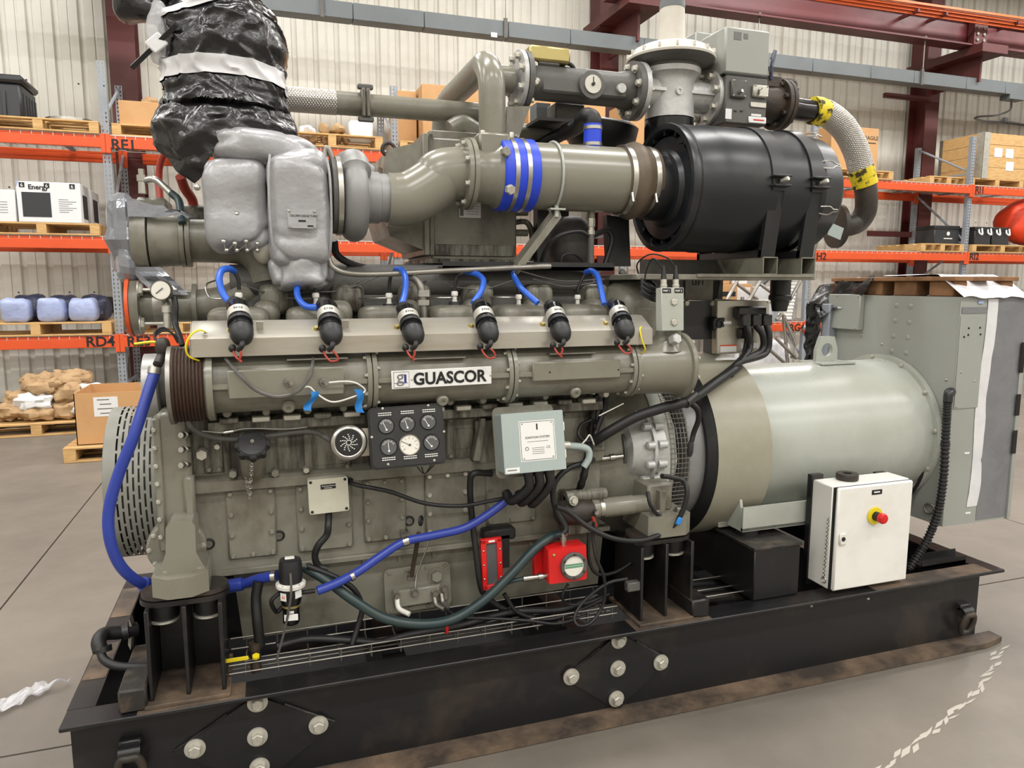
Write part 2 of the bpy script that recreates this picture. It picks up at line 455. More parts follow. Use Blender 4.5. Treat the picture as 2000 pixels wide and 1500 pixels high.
# grey horizontal girt along the wall foot
def ibeam(b, p0, p1, w, h, t, up=(0, 0, 1)):
    p0, p1 = Vector(p0), Vector(p1); d = (p1 - p0); n = d.normalized(); up = Vector(up); sd = n.cross(up).normalized(); up = sd.cross(n)
    M = Matrix((n, sd, up)).transposed(); c = (p0 + p1) / 2; Ln = d.length
    b.box(c, (Ln, t, h - 2 * t), 0, M); b.box(c + up * (h / 2 - t / 2), (Ln, w, t), 0, M); b.box(c - up * (h / 2 - t / 2), (Ln, w, t), 0, M)
for i, (x, lab) in enumerate(((-1.6, 'dark red steel column behind the black wrapped exhaust stack'), (5.47, 'dark red steel column behind the upright gas regulator'), (12.3, 'dark red steel column rising behind the wooden crate'))):
    t = thing('steel_column', lab, 'column', (x, 9.1, 0), 'steel columns along the wall')
    b = MB(); ibeam(b, (x, 9.16, 0), (x, 9.16, 5.6), .32, .4, .02, up=(0, 1, 0)); obj('shaft', b, 'column_red', t)
    b = MB(); b.bb((x - .28, 8.75, 5.6), (x + .28, 9.4, 5.62)); b.bb((x - .3, 7.75, 5.62), (x + .3, 9.35, 5.76)); b.bb((x - .02, 8.0, 5.2), (x + .02, 8.96, 5.62)); obj('crane_bracket', b, 'column_red', t)
    b = MB(); b.bb((x - .16, 9.0, 5.76), (x + .16, 9.38, 7.8)); obj('upper_shaft', b, 'column_red', t)
    if i == 2: obj('wind_brace', MB().bb((x - 1.35, 8.95, 2.52), (x - .1, 9.0, 2.62)), 'column_red', t)
    if i == 2: obj('bracket_arm', MB().bb((x - 1.2, 8.9, 5.05), (x - .1, 8.98, 5.13)), 'column_red', t)
for k, (x0, x1) in enumerate(((5.0, 12.15), (12.17, 20))):
    t = thing('crane_beam', ('long red crane runway beam under the orange conductor bars', 'red crane runway beam carrying on past the splice plate')[k], 'beam', (x0, 8.1, 5.78))
    b = MB(); ibeam(b, (x0, 8.1, 6.02), (x1, 8.1, 6.02), .3, .5, .025); obj('beam', b, 'crane_red', t)
    if k == 0:
        sp = obj('splice_plate', MB().bb((12.0, 7.93, 5.785), (12.3, 8.06, 6.2)), 'column_red', t)
        for xx in (12.07, 12.22):
            for zz in (5.86, 5.96, 6.06): bolt(sp, (xx, 7.93, zz), (0, -1, 0), .03, .02, 'steel_dull', 'hexplain')
t = thing('conductor_bars', 'bundle of orange conductor bars running above the crane beam', 'conductor', (8, 8.0, 6.3))
for k in range(4):
    p0, p1 = A(1650, -14 + k * 7, 7.7 + k * .04), A(2040, 42 + k * 7, 7.7 + k * .04)
    b = MB(); d = p1 - p0; b.box((p0 + p1) / 2, (d.length + 4, .03, .035), 0, Matrix((d.normalized(), V(0, 1, 0), d.normalized().cross(V(0, 1, 0)))).transposed()); obj('bar', b, 'copper_bar', t)
for uu in (1790, 1845, 1985):
    p = A(uu, 22 + (uu - 1790) * .12, 7.75); obj('bar_hanger', MB().box(p + V(0, .2, .0), (.04, .5, .05)), 'column_red', t)
# square cable duct, hung on rods from the crane beam
t = thing('cable_duct', 'long square grey cable duct hung along the wall on rods', 'duct', (5, 8.15, 5.06))
x = -3.0; k = 0
while x < 17:
    w = 1.2 if k % 2 else .95
    obj('duct_section', MB().bb((x, 8.05, 5.06), (x + w - .006, 8.27, 5.27), .006), 'duct_grey', t); x += w; k += 1
for xx in (-1.2, .9, 3.4, 7.6, 11.0, 14.2):
    r_ = obj('hanger_rod', MB().cyl((xx, 8.03, 5.06), (xx, 8.03, 5.80), .009, seg=8), 'steel_dull', t)
    obj('clamp', MB().bb((xx - .025, 8.02, 5.04), (xx + .025, 8.05, 5.3)), 'cast_grey', t); obj('beam_clip', MB().box((xx, 8.03, 5.8), (.05, .04, .08)), 'cast_grey', t)
obj('duct_sticker', MB().box(A(965, 68, 8.045), (.09, .004, .06)), 'paper_white', t)
p = A(1978, 192, 8.15); obj('junction_box', MB().box(p, (.4, .2, .08)), 'duct_grey', t)
tag(obj('flexible_conduit', MB().tube([A(1976, 196, 8.15), A(1972, 215, 8.2), A(1945, 225, 8.3), A(1912, 228, 8.5), A(1908, 233, 8.7), A(1960, 240, 9.2), A(2010, 246, 9.3)], .018, 8), 'cast_grey'), 'thin dark conduit looping down from the duct end to the wall', 'conduit')
tag(obj('wall_chain', MB().tube([A(1908, 233, 9.38), A(1940, 240, 9.38), A(1970, 238, 9.38), A(2010, 246, 9.38)], .02, 6).box(A(1963, 236, 9.36), (.1, .05, .12)), 'rack_grey'), 'galvanised chain and bracket fixed along the wall sheets', 'chain')

# ================================================================ PALLET RACK
UX = [-5.11, -1.67, 1.77, 5.19, 8.61, 12.05, 15.47]; YF, YB = 7.8, 8.95
LV = [.985, 2.17, 3.35]
up_lab = {-5.11: 'galvanised rack frame left of the white cartons', -1.67: 'perforated rack frame between beams RD4 and RE3', 1.77: 'perforated rack frame beside the tall brown carton on the top level', 5.19: 'rack frame behind the regulator and air cleaner', 8.61: 'rack frame next to the roller track and beam RH2', 12.05: 'rack frame between the black battery boxes and the wooden crate', 15.47: 'rack frame past the orange sack'}
def frame_upright(x):
    t = thing('rack_frame', up_lab[x], 'rack frame', (x, YF, 0), 'upright frames of the pallet rack')
    for y in (YF, YB):
        b = MB(); b.bb((x - .045, y, 0), (x - .042, y + .07, 4.2)); b.bb((x - .07, y - .02, 0), (x + .07, y + .1, .008))
        n = 82; pz = 4.2 / n; F_ = lambda q, z: (x + q, y - .002, z); S_ = lambda q, z: (x + .0435, y + q, z)
        for k in range(n):          # perforated sheet: real teardrop openings between strips and bridges
            z0 = k * pz; za, zb = z0 + .012, z0 + .040
            for G, (e0, e1), hs in ((F_, (-.045, .045), (-.022, .022)), (S_, (0, .07), (.035,))):
                b.add([G(e0, z0), G(e1, z0), G(e1, za), G(e0, za)], [(0, 1, 2, 3)]); b.add([G(e0, zb), G(e1, zb), G(e1, z0 + pz), G(e0, z0 + pz)], [(0, 1, 2, 3)])
                lo_, up_ = e0, e0
                for h_ in hs:
                    b.add([G(lo_, za), G(h_ - .004, za), G(h_ - .009, zb), G(up_, zb)], [(0, 1, 2, 3)]); lo_, up_ = h_ + .004, h_ + .009
                b.add([G(lo_, za), G(e1, za), G(e1, zb), G(up_, zb)], [(0, 1, 2, 3)])
        obj('post', b, 'rack_grey', t)
    for z in (.35, 2.35, 3.55): obj('strut', MB().bb((x - .015, YF + .05, z), (x + .015, YB + .01, z + .035)), 'rack_grey', t)
    for z0, z1 in ((.4, 1.5), (2.3, 1.6), (2.4, 3.3), (3.6, 4.15)):
        b = MB(); b.tube([(x, YF + .06, z0), (x, YB, z1)], .02, 6, smooth=False); obj('diagonal_strut', b, 'rack_grey', t)
for x in UX: frame_upright(x)
def bay_deck(x0, x1, z, lab):
    t = thing('wire_deck', lab, 'wire deck', (x0, YF, z), 'wire decks of the rack'); b = MB()
    n = int((x1 - x0) / .105)
    for k in range(1, n):
        xx = x0 + (x1 - x0) * k / n
        b.bb((xx - .003, YF - .026, z + .008), (xx + .003, YB, z + .013)); b.bb((xx - .004, YF - .026, z - .035), (xx + .004, YF - .02, z + .013))
    for k in range(8): yy = YF - .006 + k * .16; b.bb((x0 + .05, yy - .003, z + .003), (x1 - .05, yy + .003, z + .009))
    b.bb((x0 + .05, YF - .028, z - .038), (x1 - .05, YF - .022, z - .029)); b.bb((x0 + .05, YF - .028, z + .006), (x1 - .05, YF - .022, z + .013))
    obj('wire_grid', b, 'wire_white', t, kind='stuff')
    for k in range(3):
        xx = x0 + (x1 - x0) * (k + .5) / 3; obj('deck_channel', MB().bb((xx - .03, YF + .01, z - .02), (xx + .03, YB, z + .003)), 'rack_grey', t)
deck_name = {0: 'lowest', 1: 'middle', 2: 'topmost'}
bay_words = ['the bay of the white cartons', 'the bay behind the wrapped exhaust', 'the bay of the tall brown carton', 'the bay behind the air cleaner', 'the bay left of the wooden crate', 'the bay of the wooden crate']
def beam(x0, x1, z, y, lab):
    t = thing('rack_beam', lab, 'rack beam', (x0, y, z - .15), 'orange beams of the pallet rack')
    b = MB(); s = 1 if y < 8.5 else -1
    yo = y - .02 * s
    b.bb((x0 + .05, yo - .02, z - .14), (x1 - .05, yo + .025, z - .03), .004); b.bb((x0 + .05, yo - .02 + (.018 if s > 0 else 0), z - .03), (x1 - .05, yo + .007 + (.018 if s > 0 else 0), z), .003)
    obj('beam', b, 'rack_orange', t)
    for xx, sg in ((x0 + .05, -1), (x1 - .05, 1)):
        c = obj('end_connector', MB().bb((xx - .004 if sg > 0 else xx - .055, y - .04, z - .2), (xx + .055 if sg > 0 else xx + .004, y - .004, z + .02), .003), 'rack_orange', t)
    return t
for i in range(len(UX) - 1):
    for j, z in enumerate(LV):
        x0, x1 = UX[i], UX[i + 1]
        f = beam(x0, x1, z, YF, 'front orange beam of the %s level in %s' % (deck_name[j], bay_words[i]))
        beam(x0, x1, z, YB + .03, 'rear orange beam of the %s level in %s' % (deck_name[j], bay_words[i]))
        bay_deck(x0, x1, z, 'white wire deck of the %s level in %s' % (deck_name[j], bay_words[i]))
        fx = V(1, 0, 0); fz = V(0, 0, 1); yy = YF - .0415
        if (i, j) == (0, 0): text('RD4', A(168, 677, yy) , fx, fz, .17, 'ink', f, bold=.004)
        if (i, j) == (1, 0): text('RE3', A(248, 676, yy), fx, fz, .17, 'ink', f, bold=.004)
        if (i, j) == (1, 2): text('RE1', A(217, 291, yy), fx, fz, .17, 'ink', f, bold=.004)
        if (i, j) == (4, 1): text('RH2', A(1584, 507, yy), fx, fz, .17, 'ink', f, bold=.004)
        if (i, j) == (3, 0): text('RG4', A(1541, 647, yy), fx, fz, .17, 'ink', f, bold=.004)
        if (i, j) == (5, 1): text('RI2', A(1893, 507, yy), fx, fz, .17, 'ink', f, bold=.004)
        if (i, j) == (5, 2): text('RI1', A(1904, 377, yy), fx, fz, .17, 'ink', f, bold=.004)

# ================================================================ GOODS ON THE RACK AND FLOOR
def pallet(x, y, z, w, d, lab, rot=0, m='wood', h=.14):
    t = thing('wooden_pallet', lab, 'pallet', (x, y, z), 'wooden pallets'); t.rotation_euler = (0, 0, rot)
    rm = Matrix.Rotation(rot, 3, 'Z')
    def bx(name, lo, hi):
        lo, hi = V(*lo), V(*hi); c = (lo + hi) / 2
        obj(name, MB().box(V(x, y, z) + rm @ c, [abs(q) for q in (hi - lo)], .003, rm), m, t)
    n = 6
    for k in range(n):
        y0 = -d / 2 + (d - .1) * k / (n - 1); bx('deck_board', (-w / 2, y0, h - .02), (w / 2, y0 + .1, h))
    for sx in (-w / 2 + .05, 0, w / 2 - .05): bx('stringer', (sx - .05, -d / 2, .018), (sx + .05, d / 2, h - .02))
    for k in range(3):
        y0 = -d / 2 + (d - .1) * k / 2; bx('bottom_board', (-w / 2, y0, 0), (w / 2, y0 + .1, .018))
    return t
def carton(name, lo, hi, lab, m='cardboard', cat='box', rot=0, group=None, tape=True):
    lo, hi = V(*lo), V(*hi); c = (lo + hi) / 2; t = thing(name, lab, cat, (c.x, c.y, lo.z), group); t.rotation_euler = (0, 0, rot); rm = Matrix.Rotation(rot, 3, 'Z')
    s = hi - lo
    obj('carton_body', MB().box(c, s, .006, rm), m, t)
    obj('flap_seam', MB().box(c + V(0, 0, s.z / 2 + .001), (s.x * .995, .05, .002), 0, rm), 'kraft' if m == 'cardboard' else 'paper_white', t)
    return t
zt = LV[2] + .014; zm = LV[1] + .014; zl = LV[0] + .014
# left bay
pallet(-2.35, 8.25, zt, 1.24, 1.0, 'pallet under the black tote on the topmost level')
t = thing('plastic_tote', 'dark grey plastic tote with ribbed sides on a pallet', 'tote', (-2.95, 8.2, zt + .14))
b = MB(); b.box((-2.95, 8.2, zt + .14 + .2), (.86, .6, .4), .03); obj('tub', b, 'tote_dark', t)
obj('lid', MB().box((-2.95, 8.2, zt + .14 + .44), (.92, .66, .09), .03), 'tote_dark', t)
for k in range(5): obj('side_rib', MB().box((-2.515, 7.98 + k * .11, zt + .3), (.02, .04, .28), .004), 'tote_dark', t)
for k in range(3): obj('handle_rib', MB().box((-2.7 - k * .2, 7.89, zt + .3), (.04, .02, .28), .004), 'tote_dark', t)
b = MB(); b.lathe((-2.08, 8.1, zt + .14), (0, 0, 1), [(0, .27), (.05, .27), (.05, .22), (0, .22), (0, .27)], 32, cap=False)
tag(obj('metal_ring', b, 'steel'), 'flat bright metal ring lying on the tote pallet', 'ring')
pallet(-2.4, 8.25, zm, 1.2, 1.0, 'pallet under the white printed cartons')
t = carton('white_carton', (-2.62, 7.75, zm + .14), (-1.97, 8.2, zm + .6), 'white printed carton with a dark grey square and the word Energy', 'carton_white', group='white cartons')
yf = 7.749; zb = zm + .14
obj('grey_print', MB().bb((-2.57, yf - .001, zb + .06), (-2.28, yf, zb + .34)), 'tote_dark', t)
text('Energy', (-2.50, yf - .001, zb + .375), (1, 0, 0), (0, 0, 1), .075, 'ink', t, bold=.002)
for xx in (-2.56, -2.31, -2.05):
    q = obj('badge', MB().box((xx, yf - .001, zb + .42), (.055, .002, .055)), 'ink', t); text('6', (xx - .014, yf - .003, zb + .4), (1, 0, 0), (0, 0, 1), .055, 'ink_white', q)
obj('blue_corner', MB().prism([(-2.62, yf - .001, zb + .46), (-2.59, yf - .001, zb + .46), (-2.62, yf - .001, zb + .39)], (0, .001, 0)), 'blue_film', t)
for k in range(7): obj('small_print', MB().bb((-2.2, yf - .001, zb + .12 + k * .024), (-2.2 + .1 + .04 * (k % 3), yf, zb + .125 + k * .024)), 'ink_soft', t)
obj('side_print', MB().bb((-1.97, 7.85, zb + .06), (-1.969, 8.1, zb + .34)), 'tote_dark', t)
t = carton('white_carton', (-3.35, 7.76, zm + .14), (-2.64, 8.2, zm + .5), 'plain white carton left of the carton marked Energy', 'carton_white', group='white cartons')
for k in range(5): obj('small_print', MB().bb((-2.85, 7.758, zb + .1 + k * .03), (-2.72, 7.76, zb + .105 + k * .03)), 'ink_soft', t)
t = carton('white_carton', (-2.62, 8.24, zm + .14), (-1.95, 8.7, zm + .58), 'white carton standing behind the carton marked Energy', 'carton_white', group='white cartons')
obj('side_print', MB().bb((-1.95, 8.32, zb + .06), (-1.949, 8.6, zb + .34)), 'tote_dark', t)
pallet(-2.55, 8.25, zl, 1.6, 1.0, 'weathered pallet under the blue wrapped bundles', h=.16)
for k, xx in enumerate((-2.68, -2.32, -1.98)):
    t = thing('wrapped_bundle', ('blue film wrapped bundle farthest from the rack post', 'blue film wrapped bundle between the two others', 'blue film wrapped bundle nearest the rack post')[k], 'bundle', (xx - .08, 7.95, zl + .16), 'blue wrapped bundles')
    obj('front_wrap', MB().ball((xx - .08, 7.93, zl + .30), (.155, .14, .145), 20, 12, e=.5, nz=.03, nf=9, seed=k), 'blue_film', t)
    obj('rear_wrap', MB().ball((xx, 8.2, zl + .32), (.15, .22, .16), 20, 12, e=.6, nz=.05, nf=9, seed=k + 5), 'navy_film', t)
tag(obj('outlet_box', MB().box(A(210, 595, 9.38), (.16, .06, .22), .02).cyl(A(208, 592, 9.35), A(208, 592, 9.33), .04).cyl(A(140, 600, 9.4), A(206, 600, 9.4), .015), 'cast_grey'), 'grey outlet box with conduit on the wall behind the rack post', 'outlet')
pallet(-1.0, 8.25, zl, 1.1, 1.0, 'pallet on the lowest level in beam bay RE3')
pallet(-1.0, 8.3, zt, 1.2, 1.0, 'pallet under the small brown box on the topmost level')
t = carton('cardboard_box', (-1.52, 7.85, zt + .14), (-1.0, 8.3, zt + .42), 'small brown cardboard box with crumpled paper on its lid')
obj('crumpled_paper', MB().ball((-1.2, 8.05, zt + .46), (.09, .08, .06), 12, 8, nz=.05, nf=18), 'kraft', t)
obj('label_sheet', MB().bb((-.99, 7.86, zt + .2), (-.82, 7.88, zt + .36)), 'paper_white', t)
pallet(.95, 8.25, zt, 1.3, 1.0, 'pallet under the paper parcels and white sheet on the topmost level', h=.17)
for k, (uu, vv, w, m) in enumerate(((600, 258, 30, 'paper_white'), (612, 272, 14, 'kraft'), (633, 254, 20, 'kraft'), (660, 254, 24, 'kraft'), (636, 272, 17, 'kraft'), (657, 272, 14, 'kraft'), (674, 272, 12, 'kraft'))):
    p = A(uu, vv, 7.95); r = L(w, p) * .55
    tag(obj('paper_parcel', MB().ball(p, (r, r * 1.5, L(9, p)), 16, 10, e=.7, nz=.05, nf=14, seed=k), m), ('white parcel half under the black wrap', 'flat kraft parcel under the white parcel', 'upright kraft parcel on the stack', 'rolled kraft parcel with an open end', 'flat kraft parcel below the upright one', 'small kraft parcel in the stack middle', 'small kraft parcel next to the white sheet')[k], 'parcel', 'paper parcels on the top level')
p = A(706, 255, 7.82); tag(obj('packing_sheet', MB().box(p + V(0, .12, 0), (L(46, p), .2, L(40, p)), .03), 'paper_white'), 'white printed sheet wrapped over a bundle by the rack post', 'sheet')
pallet(2.68, 8.25, zt, 1.7, 1.0, 'pallet under the tall brown carton', h=.14)
p0, p1 = A(826, 268, 7.85), A(975, 176, 7.85)
t = carton('cardboard_box', (p0.x, 7.85, zt + .14), (p1.x, 8.6, p1.z), 'tall brown cardboard carton behind the big looped pipe', tape=False)
carton('cardboard_box', (p0.x - .3, 8.1, zt + .14), (p0.x - .03, 8.8, p1.z - .05), 'narrow brown carton beside the rack post on the topmost level')
pallet(4.35, 8.25, zt, 1.2, 1.0, 'pallet under the carton hidden by the gas valve')
carton('cardboard_box', (3.7, 7.9, zt + .14), (4.9, 8.6, zt + .85), 'brown carton hidden behind the gas valve')
pallet(6.0, 8.25, zt, 1.2, 1.0, 'pallet behind the black air cleaner')
carton('cardboard_box', (5.3, 7.9, zt + .14), (6.4, 8.6, zt + .95), 'brown carton behind the black air cleaner')
pallet(9.6, 8.25, zt, 1.25, 1.0, 'pallet under the brown carton marked fragile')
t = carton('cardboard_box', (9.02, 7.9, zt + .14), (10.0, 8.6, zt + .85), 'brown carton marked fragile on the topmost level')
text('FRAGILE', (9.66, 7.898, zt + .66), (1, 0, 0), (0, 0, 1), .09, 'ink', t)
obj('print_line', MB().bb((9.66, 7.898, zt + .6), (9.95, 7.9, zt + .615)), 'ink', t)
pallet(12.75, 8.35, zt, 1.3, 1.0, 'pallet under the wooden crate')
pallet(11.65, 8.4, zt, .9, 1.0, 'short pallet under the rear of the wooden crate')
t = thing('wooden_crate', 'slatted wooden crate with white labels on its front', 'crate', (12.3, 8.3, zt + .14))
cx0, cx1, cy0, cy1 = 12.33, 13.9, 7.85, 8.75
for k in range(4):
    z0 = zt + .14 + k * .2
    obj('front_plank', MB().bb((cx0, cy0, z0), (cx1, cy0 + .03, z0 + .194), .003), 'wood', t)
    obj('side_plank', MB().bb((cx0, cy0 + .03, z0), (cx0 + .03, cy1, z0 + .194), .003), 'wood', t)
for yy in (cy0 - .012, cy0 + .3): pass
obj('corner_strap', MB().bb((cx0 - .01, cy0 - .012, zt + .14), (cx0 + .14, cy0, zt + .94)).bb((cx0 - .012, cy0 - .012, zt + .14), (cx0, cy0 + .12, zt + .94)), 'zinc', t)
obj('rear_strap', MB().bb((cx0 - .012, cy1 - .06, zt + .14), (cx0, cy1, zt + .94)), 'steel_dull', t)
for (uu, vv) in ((1950, 298), (1972, 300), (1972, 325)):
    p = A(uu, vv, cy0 - .002); obj('label_sheet', MB().box(p, (.19, .004, .16)), 'paper_white', t)
pallet(12.9, 8.25, zm, 1.5, 1.0, 'pallet under the two battery boxes with rope handles')
pallet(11.45, 8.25, zm, 1.0, 1.0, 'pallet under the long battery box with the emblem')
pallet(14.6, 8.25, zm, 1.5, 1.0, 'pallet under the orange sack')
for k, (x0, w) in enumerate(((11.40, .58), (12.36, .4), (12.8, .42))):
    t = thing('battery_box', ('long black battery box with a white emblem', 'black battery box with white rope handle next to the post', 'black battery box with rope handles beside the orange sack')[k], 'battery box', (x0 + w / 2, 8.1, zm + .14), 'black battery boxes')
    obj('case', MB().bb((x0, 7.9, zm + .14), (x0 + w, 8.3, zm + .44), .012), 'tote_dark', t)
    obj('lid', MB().bb((x0 - .01, 7.89, zm + .40), (x0 + w + .01, 8.31, zm + .47), .01), 'black_rubber', t)
    if k == 0:
        obj('emblem', MB().cyl((11.72, 7.9, zm + .33), (11.72, 7.896, zm + .33), .035, seg=16).bb((11.62, 7.896, zm + .235), (11.82, 7.9, zm + .25)), 'ink_white', t)
    else:
        for xx in (x0 + .08, x0 + w - .1): obj('rope_handle', MB().tube([(xx, 7.89, zm + .42), (xx - .02, 7.86, zm + .36), (xx + .03, 7.84, zm + .33), (xx + .06, 7.88, zm + .44)], .014, 6), 'ink_white', t)
tag(obj('orange_sack', MB().ball((14.32, 8.15, zm + .62), (.98, .4, .44), 32, 18, e=.8, nz=.12, nf=3), 'orange_sack'), 'large orange plastic sack slumped on a pallet', 'sack')
# right low bay: roller track, boxes, tubes
t = thing('roller_track', 'slanted roller conveyor section with bright white rollers', 'conveyor', A(1540, 620, 7.9))
pa, pb = A(1548, 520, 7.92), A(1530, 622, 7.9); w = L(38, pa)
for k in range(16):
    q = pa.lerp(pb, k / 15); b = MB(); b.cyl(q - V(w / 2 * .9, 0, 0), q + V(w / 2 * .9, 0, 0), .033, seg=10); obj('roller', b, 'white_paint', t)
for s_ in (-1, 1): obj('side_rail', MB().tube([pa + V(s_ * w / 2, 0, .04), pb + V(s_ * w / 2, 0, -.04)], .03, 4, smooth=False), 'rack_grey', t)
t = thing('conveyor_stand', 'dismantled stand of loose galvanised tubes before the roller track', 'stand', V(8.3, 7.5, 0))
for k, (a_, b_) in enumerate((((1450, 530), (1418, 588)), ((1497, 528), (1462, 588)), ((1440, 555), (1480, 585)), ((1482, 553), (1540, 595)), ((1555, 525), (1527, 580)), ((1577, 525), (1540, 590)), ((1578, 540), (1595, 470)), ((1528, 612), (1516, 625)), ((1530, 615), (1538, 710)), ((1530, 615), (1555, 675)), ((1515, 660), (1556, 700)), ((1500, 680), (1545, 720)), ((1538, 700), (1540, 760)), ((1450, 580), (1445, 760)))):
    p, q = A(*a_, 7.5), A(*b_, 7.4 + .04 * (k % 3))
    if k > 11: q.z = 0
    obj('tube', MB().tube([p, q], .028, 8, smooth=False), 'steel_dull', t)
pallet(6.6, 8.3, zl, 1.5, 1.0, 'pallet under the cartons behind the control module')
pa_, pb_ = A(1408, 590, 8.0), A(1470, 555, 8.0); zA = pb_.z
t = carton('stored_carton', (pa_.x, 8.0, zl + .14), (pb_.x, 8.5, zA), 'brown carton with a white label behind the control module', 'cardboard')
pc_ = A(1440, 565, 8.0); obj('label_sheet', MB().bb((pc_.x, 7.997, zA - .3), (pc_.x + .25, 8.0, zA - .05)), 'paper_white', t); obj('black_band', MB().bb((pa_.x, 7.998, zA - .2), (pc_.x - .03, 8.0, zA - .12)), 'ink', t)
pc_, pd_ = A(1474, 590, 8.0), A(1520, 560, 8.0); carton('stored_carton', (pc_.x, 8.0, zl + .0005), (pd_.x, 8.5, pd_.z), 'low white carton next to the labelled brown carton', 'carton_white')
pc_, pd_ = A(1410, 555, 8.0), A(1430, 522, 8.0); carton('stored_carton', (pc_.x, 8.05, zA + .002), (pd_.x, 8.4, pd_.z), 'upright brown carton on top of the labelled carton', 'cardboard')
pc_, pd_ = A(1434, 555, 8.0), A(1464, 530, 8.0); carton('stored_carton', (pc_.x, 8.05, zA + .002), (pd_.x, 8.4, pd_.z), 'white carton on top of the labelled brown carton', 'carton_white')
pallet(7.8, 8.1, 0, 1.2, 1.0, 'pallet on the floor under the film wrapped load', m='wood_dark')
tag(obj('wrapped_load', MB().ball((7.8, 8.1, .43), (.55, .4, .29), 24, 14, e=.35, nz=.05, nf=5), 'white_film'), 'film wrapped load on the floor pallet behind the generator', 'load')
# floor left
pallet(-2.35, 7.1, 0, 1.15, .95, 'floor pallet under the kraft paper sacks', rot=.03)
sacks = [(-2.62, 6.85, .25, .2, .1, 'kraft'), (-2.35, 6.82, .22, .22, .08, 'kraft'), (-2.38, 6.84, .35, .22, .1, 'paper_white'), (-2.3, 6.9, .5, .2, .09, 'kraft'), (-2.08, 6.85, .24, .2, .1, 'kraft'), (-2.06, 6.9, .42, .2, .1, 'kraft'), (-2.1, 7.2, .55, .24, .1, 'kraft'), (-2.42, 7.25, .5, .24, .12, 'kraft'), (-1.85, 6.8, .26, .2, .1, 'paper_white'), (-1.86, 7.0, .4, .24, .1, 'paper_white'), (-2.62, 7.2, .3, .2, .14, 'kraft'), (-1.85, 7.3, .32, .22, .14, 'kraft'), (-2.2, 7.3, .3, .3, .16, 'kraft')]
for k, (x, y, z, rx, rz, m) in enumerate(sacks):
    lab = ['kraft sack at the outer corner of the pile', 'flat kraft sack under the white sack', 'white sack lying across the front of the pile', 'kraft sack on top of the front white sack', 'low kraft sack in the middle of the pile', 'kraft sack stacked over the low middle one', 'upper kraft sack at the back of the pile', 'upper kraft sack behind the front white sack', 'small white sack at the pile end by the open box', 'white sack slumped over the small white one', 'kraft sack at the back corner of the pile', 'kraft sack at the back by the rack post', 'buried kraft sack in the centre back'][k]
    tag(obj('paper_sack', MB().ball((x, y, z), (rx * .82, rx * .68, rz * .92), 26, 16, e=.7, nz=.06, nf=14, seed=k, rz=.02, rf=10), m), lab, 'sack', 'paper sacks on the floor pallet')
pallet(-1.2, 5.55, 0, 1.1, .8, 'floor pallet under the open brown box', rot=-.02)
t = thing('open_box', 'open brown cardboard box with a white label on a floor pallet', 'box', (-1.15, 5.6, .14))
x0, x1, y0, y1, z0, z1 = -1.66, -.55, 5.25, 5.95, .14, .62
for nm, lo, hi in (('front_panel', (x0, y0, z0), (x1, y0 + .008, z1)), ('rear_panel', (x0, y1, z0), (x1, y1 + .008, z1)), ('side_panel', (x0, y0, z0), (x0 + .008, y1, z1)), ('side_panel', (x1, y0, z0), (x1 + .008, y1, z1)), ('bottom_panel', (x0, y0, z0), (x1, y1, z0 + .008))): obj(nm, MB().bb(lo, hi), 'cardboard', t)
xl_ = A(187, 845, y0).x; obj('label_sheet', MB().bb((xl_, y0 - .003, .4), (xl_ + .2, y0, .58)), 'paper_white', t)
for k in range(4): obj('print_line', MB().bb((xl_ + .03 + .02 * (k % 2), y0 - .004, .55 - k * .042), (xl_ + .13 + .015 * k, y0 - .003, .56 - k * .042)), 'ink_soft', t)
# plastic scrap on the floor, scuff marks
def scrap(i, j):
    a_ = AZ(-30, 1395, 0).lerp(AZ(136, 1338, 0), i); w = .07 * math.sin(PI * min(1, i * 1.1 + .12)) * (1 + .5 * noise.noise(V(i * 9, 0, 0))) + .01
    p = a_ + V(.2, .6, 0).normalized() * (j - .5) * 2 * w; p.z = .006 + .05 * abs(noise.noise(p * 16)) + .012 * abs(math.sin(j * 14 + i * 6)); return p
tag(obj('plastic_scrap', MB().grid(scrap, 40, 14), 'clear_film'), 'crumpled strip of clear plastic film lying on the concrete floor', 'film')
sc = MB(); nq = 0
for k in range(30):
    t_ = k / 29; c = V(1.885, -.52, 0).lerp(V(3.05, -.05, 0), t_) + V(0, -.05 * math.sin(t_ * PI), 0)
    d = V(.03 + random.random() * .025, .006 + random.random() * .02, 0); o_ = V((random.random() - .5) * .03, (random.random() - .5) * .03, 0); e = V(-.004, .006, 0) * (.6 + random.random())
    nq += 1; zz = V(0, 0, .001 + .00003 * nq); sc.add([c + o_ - d + zz, c + o_ - e + zz, c + o_ + d + zz, c + o_ + e + zz], [(0, 1, 2, 3)])
obj('floor_scuffs', sc, 'dust_scuff', fl, kind='stuff')

# ================================================================ LOCAL FRAMES FOR TILTED BOXES
class Fr:
    def __init__(s, o, right=(1, 0, 0), up=(0, 0, 1)):
        s.o = Vector(o); s.r = Vector(right).normalized(); s.n = s.r.cross(Vector(up)).normalized(); s.u = s.n.cross(s.r)
        s.M = Matrix((s.r, s.u, s.n)).transposed()
    def P(s, a, b, c=0): return s.o + s.r * a + s.u * b + s.n * c
    def box(s, mb, c, size, bev=0): return mb.box(s.P(*c), size, bev, s.M)
def rect(u0, v0, u1, v1, y):
    a, b = A(u0, v0, y), A(u1, v1, y); return (a.x + b.x) / 2, (a.z + b.z) / 2, abs(b.x - a.x), abs(a.z - b.z)

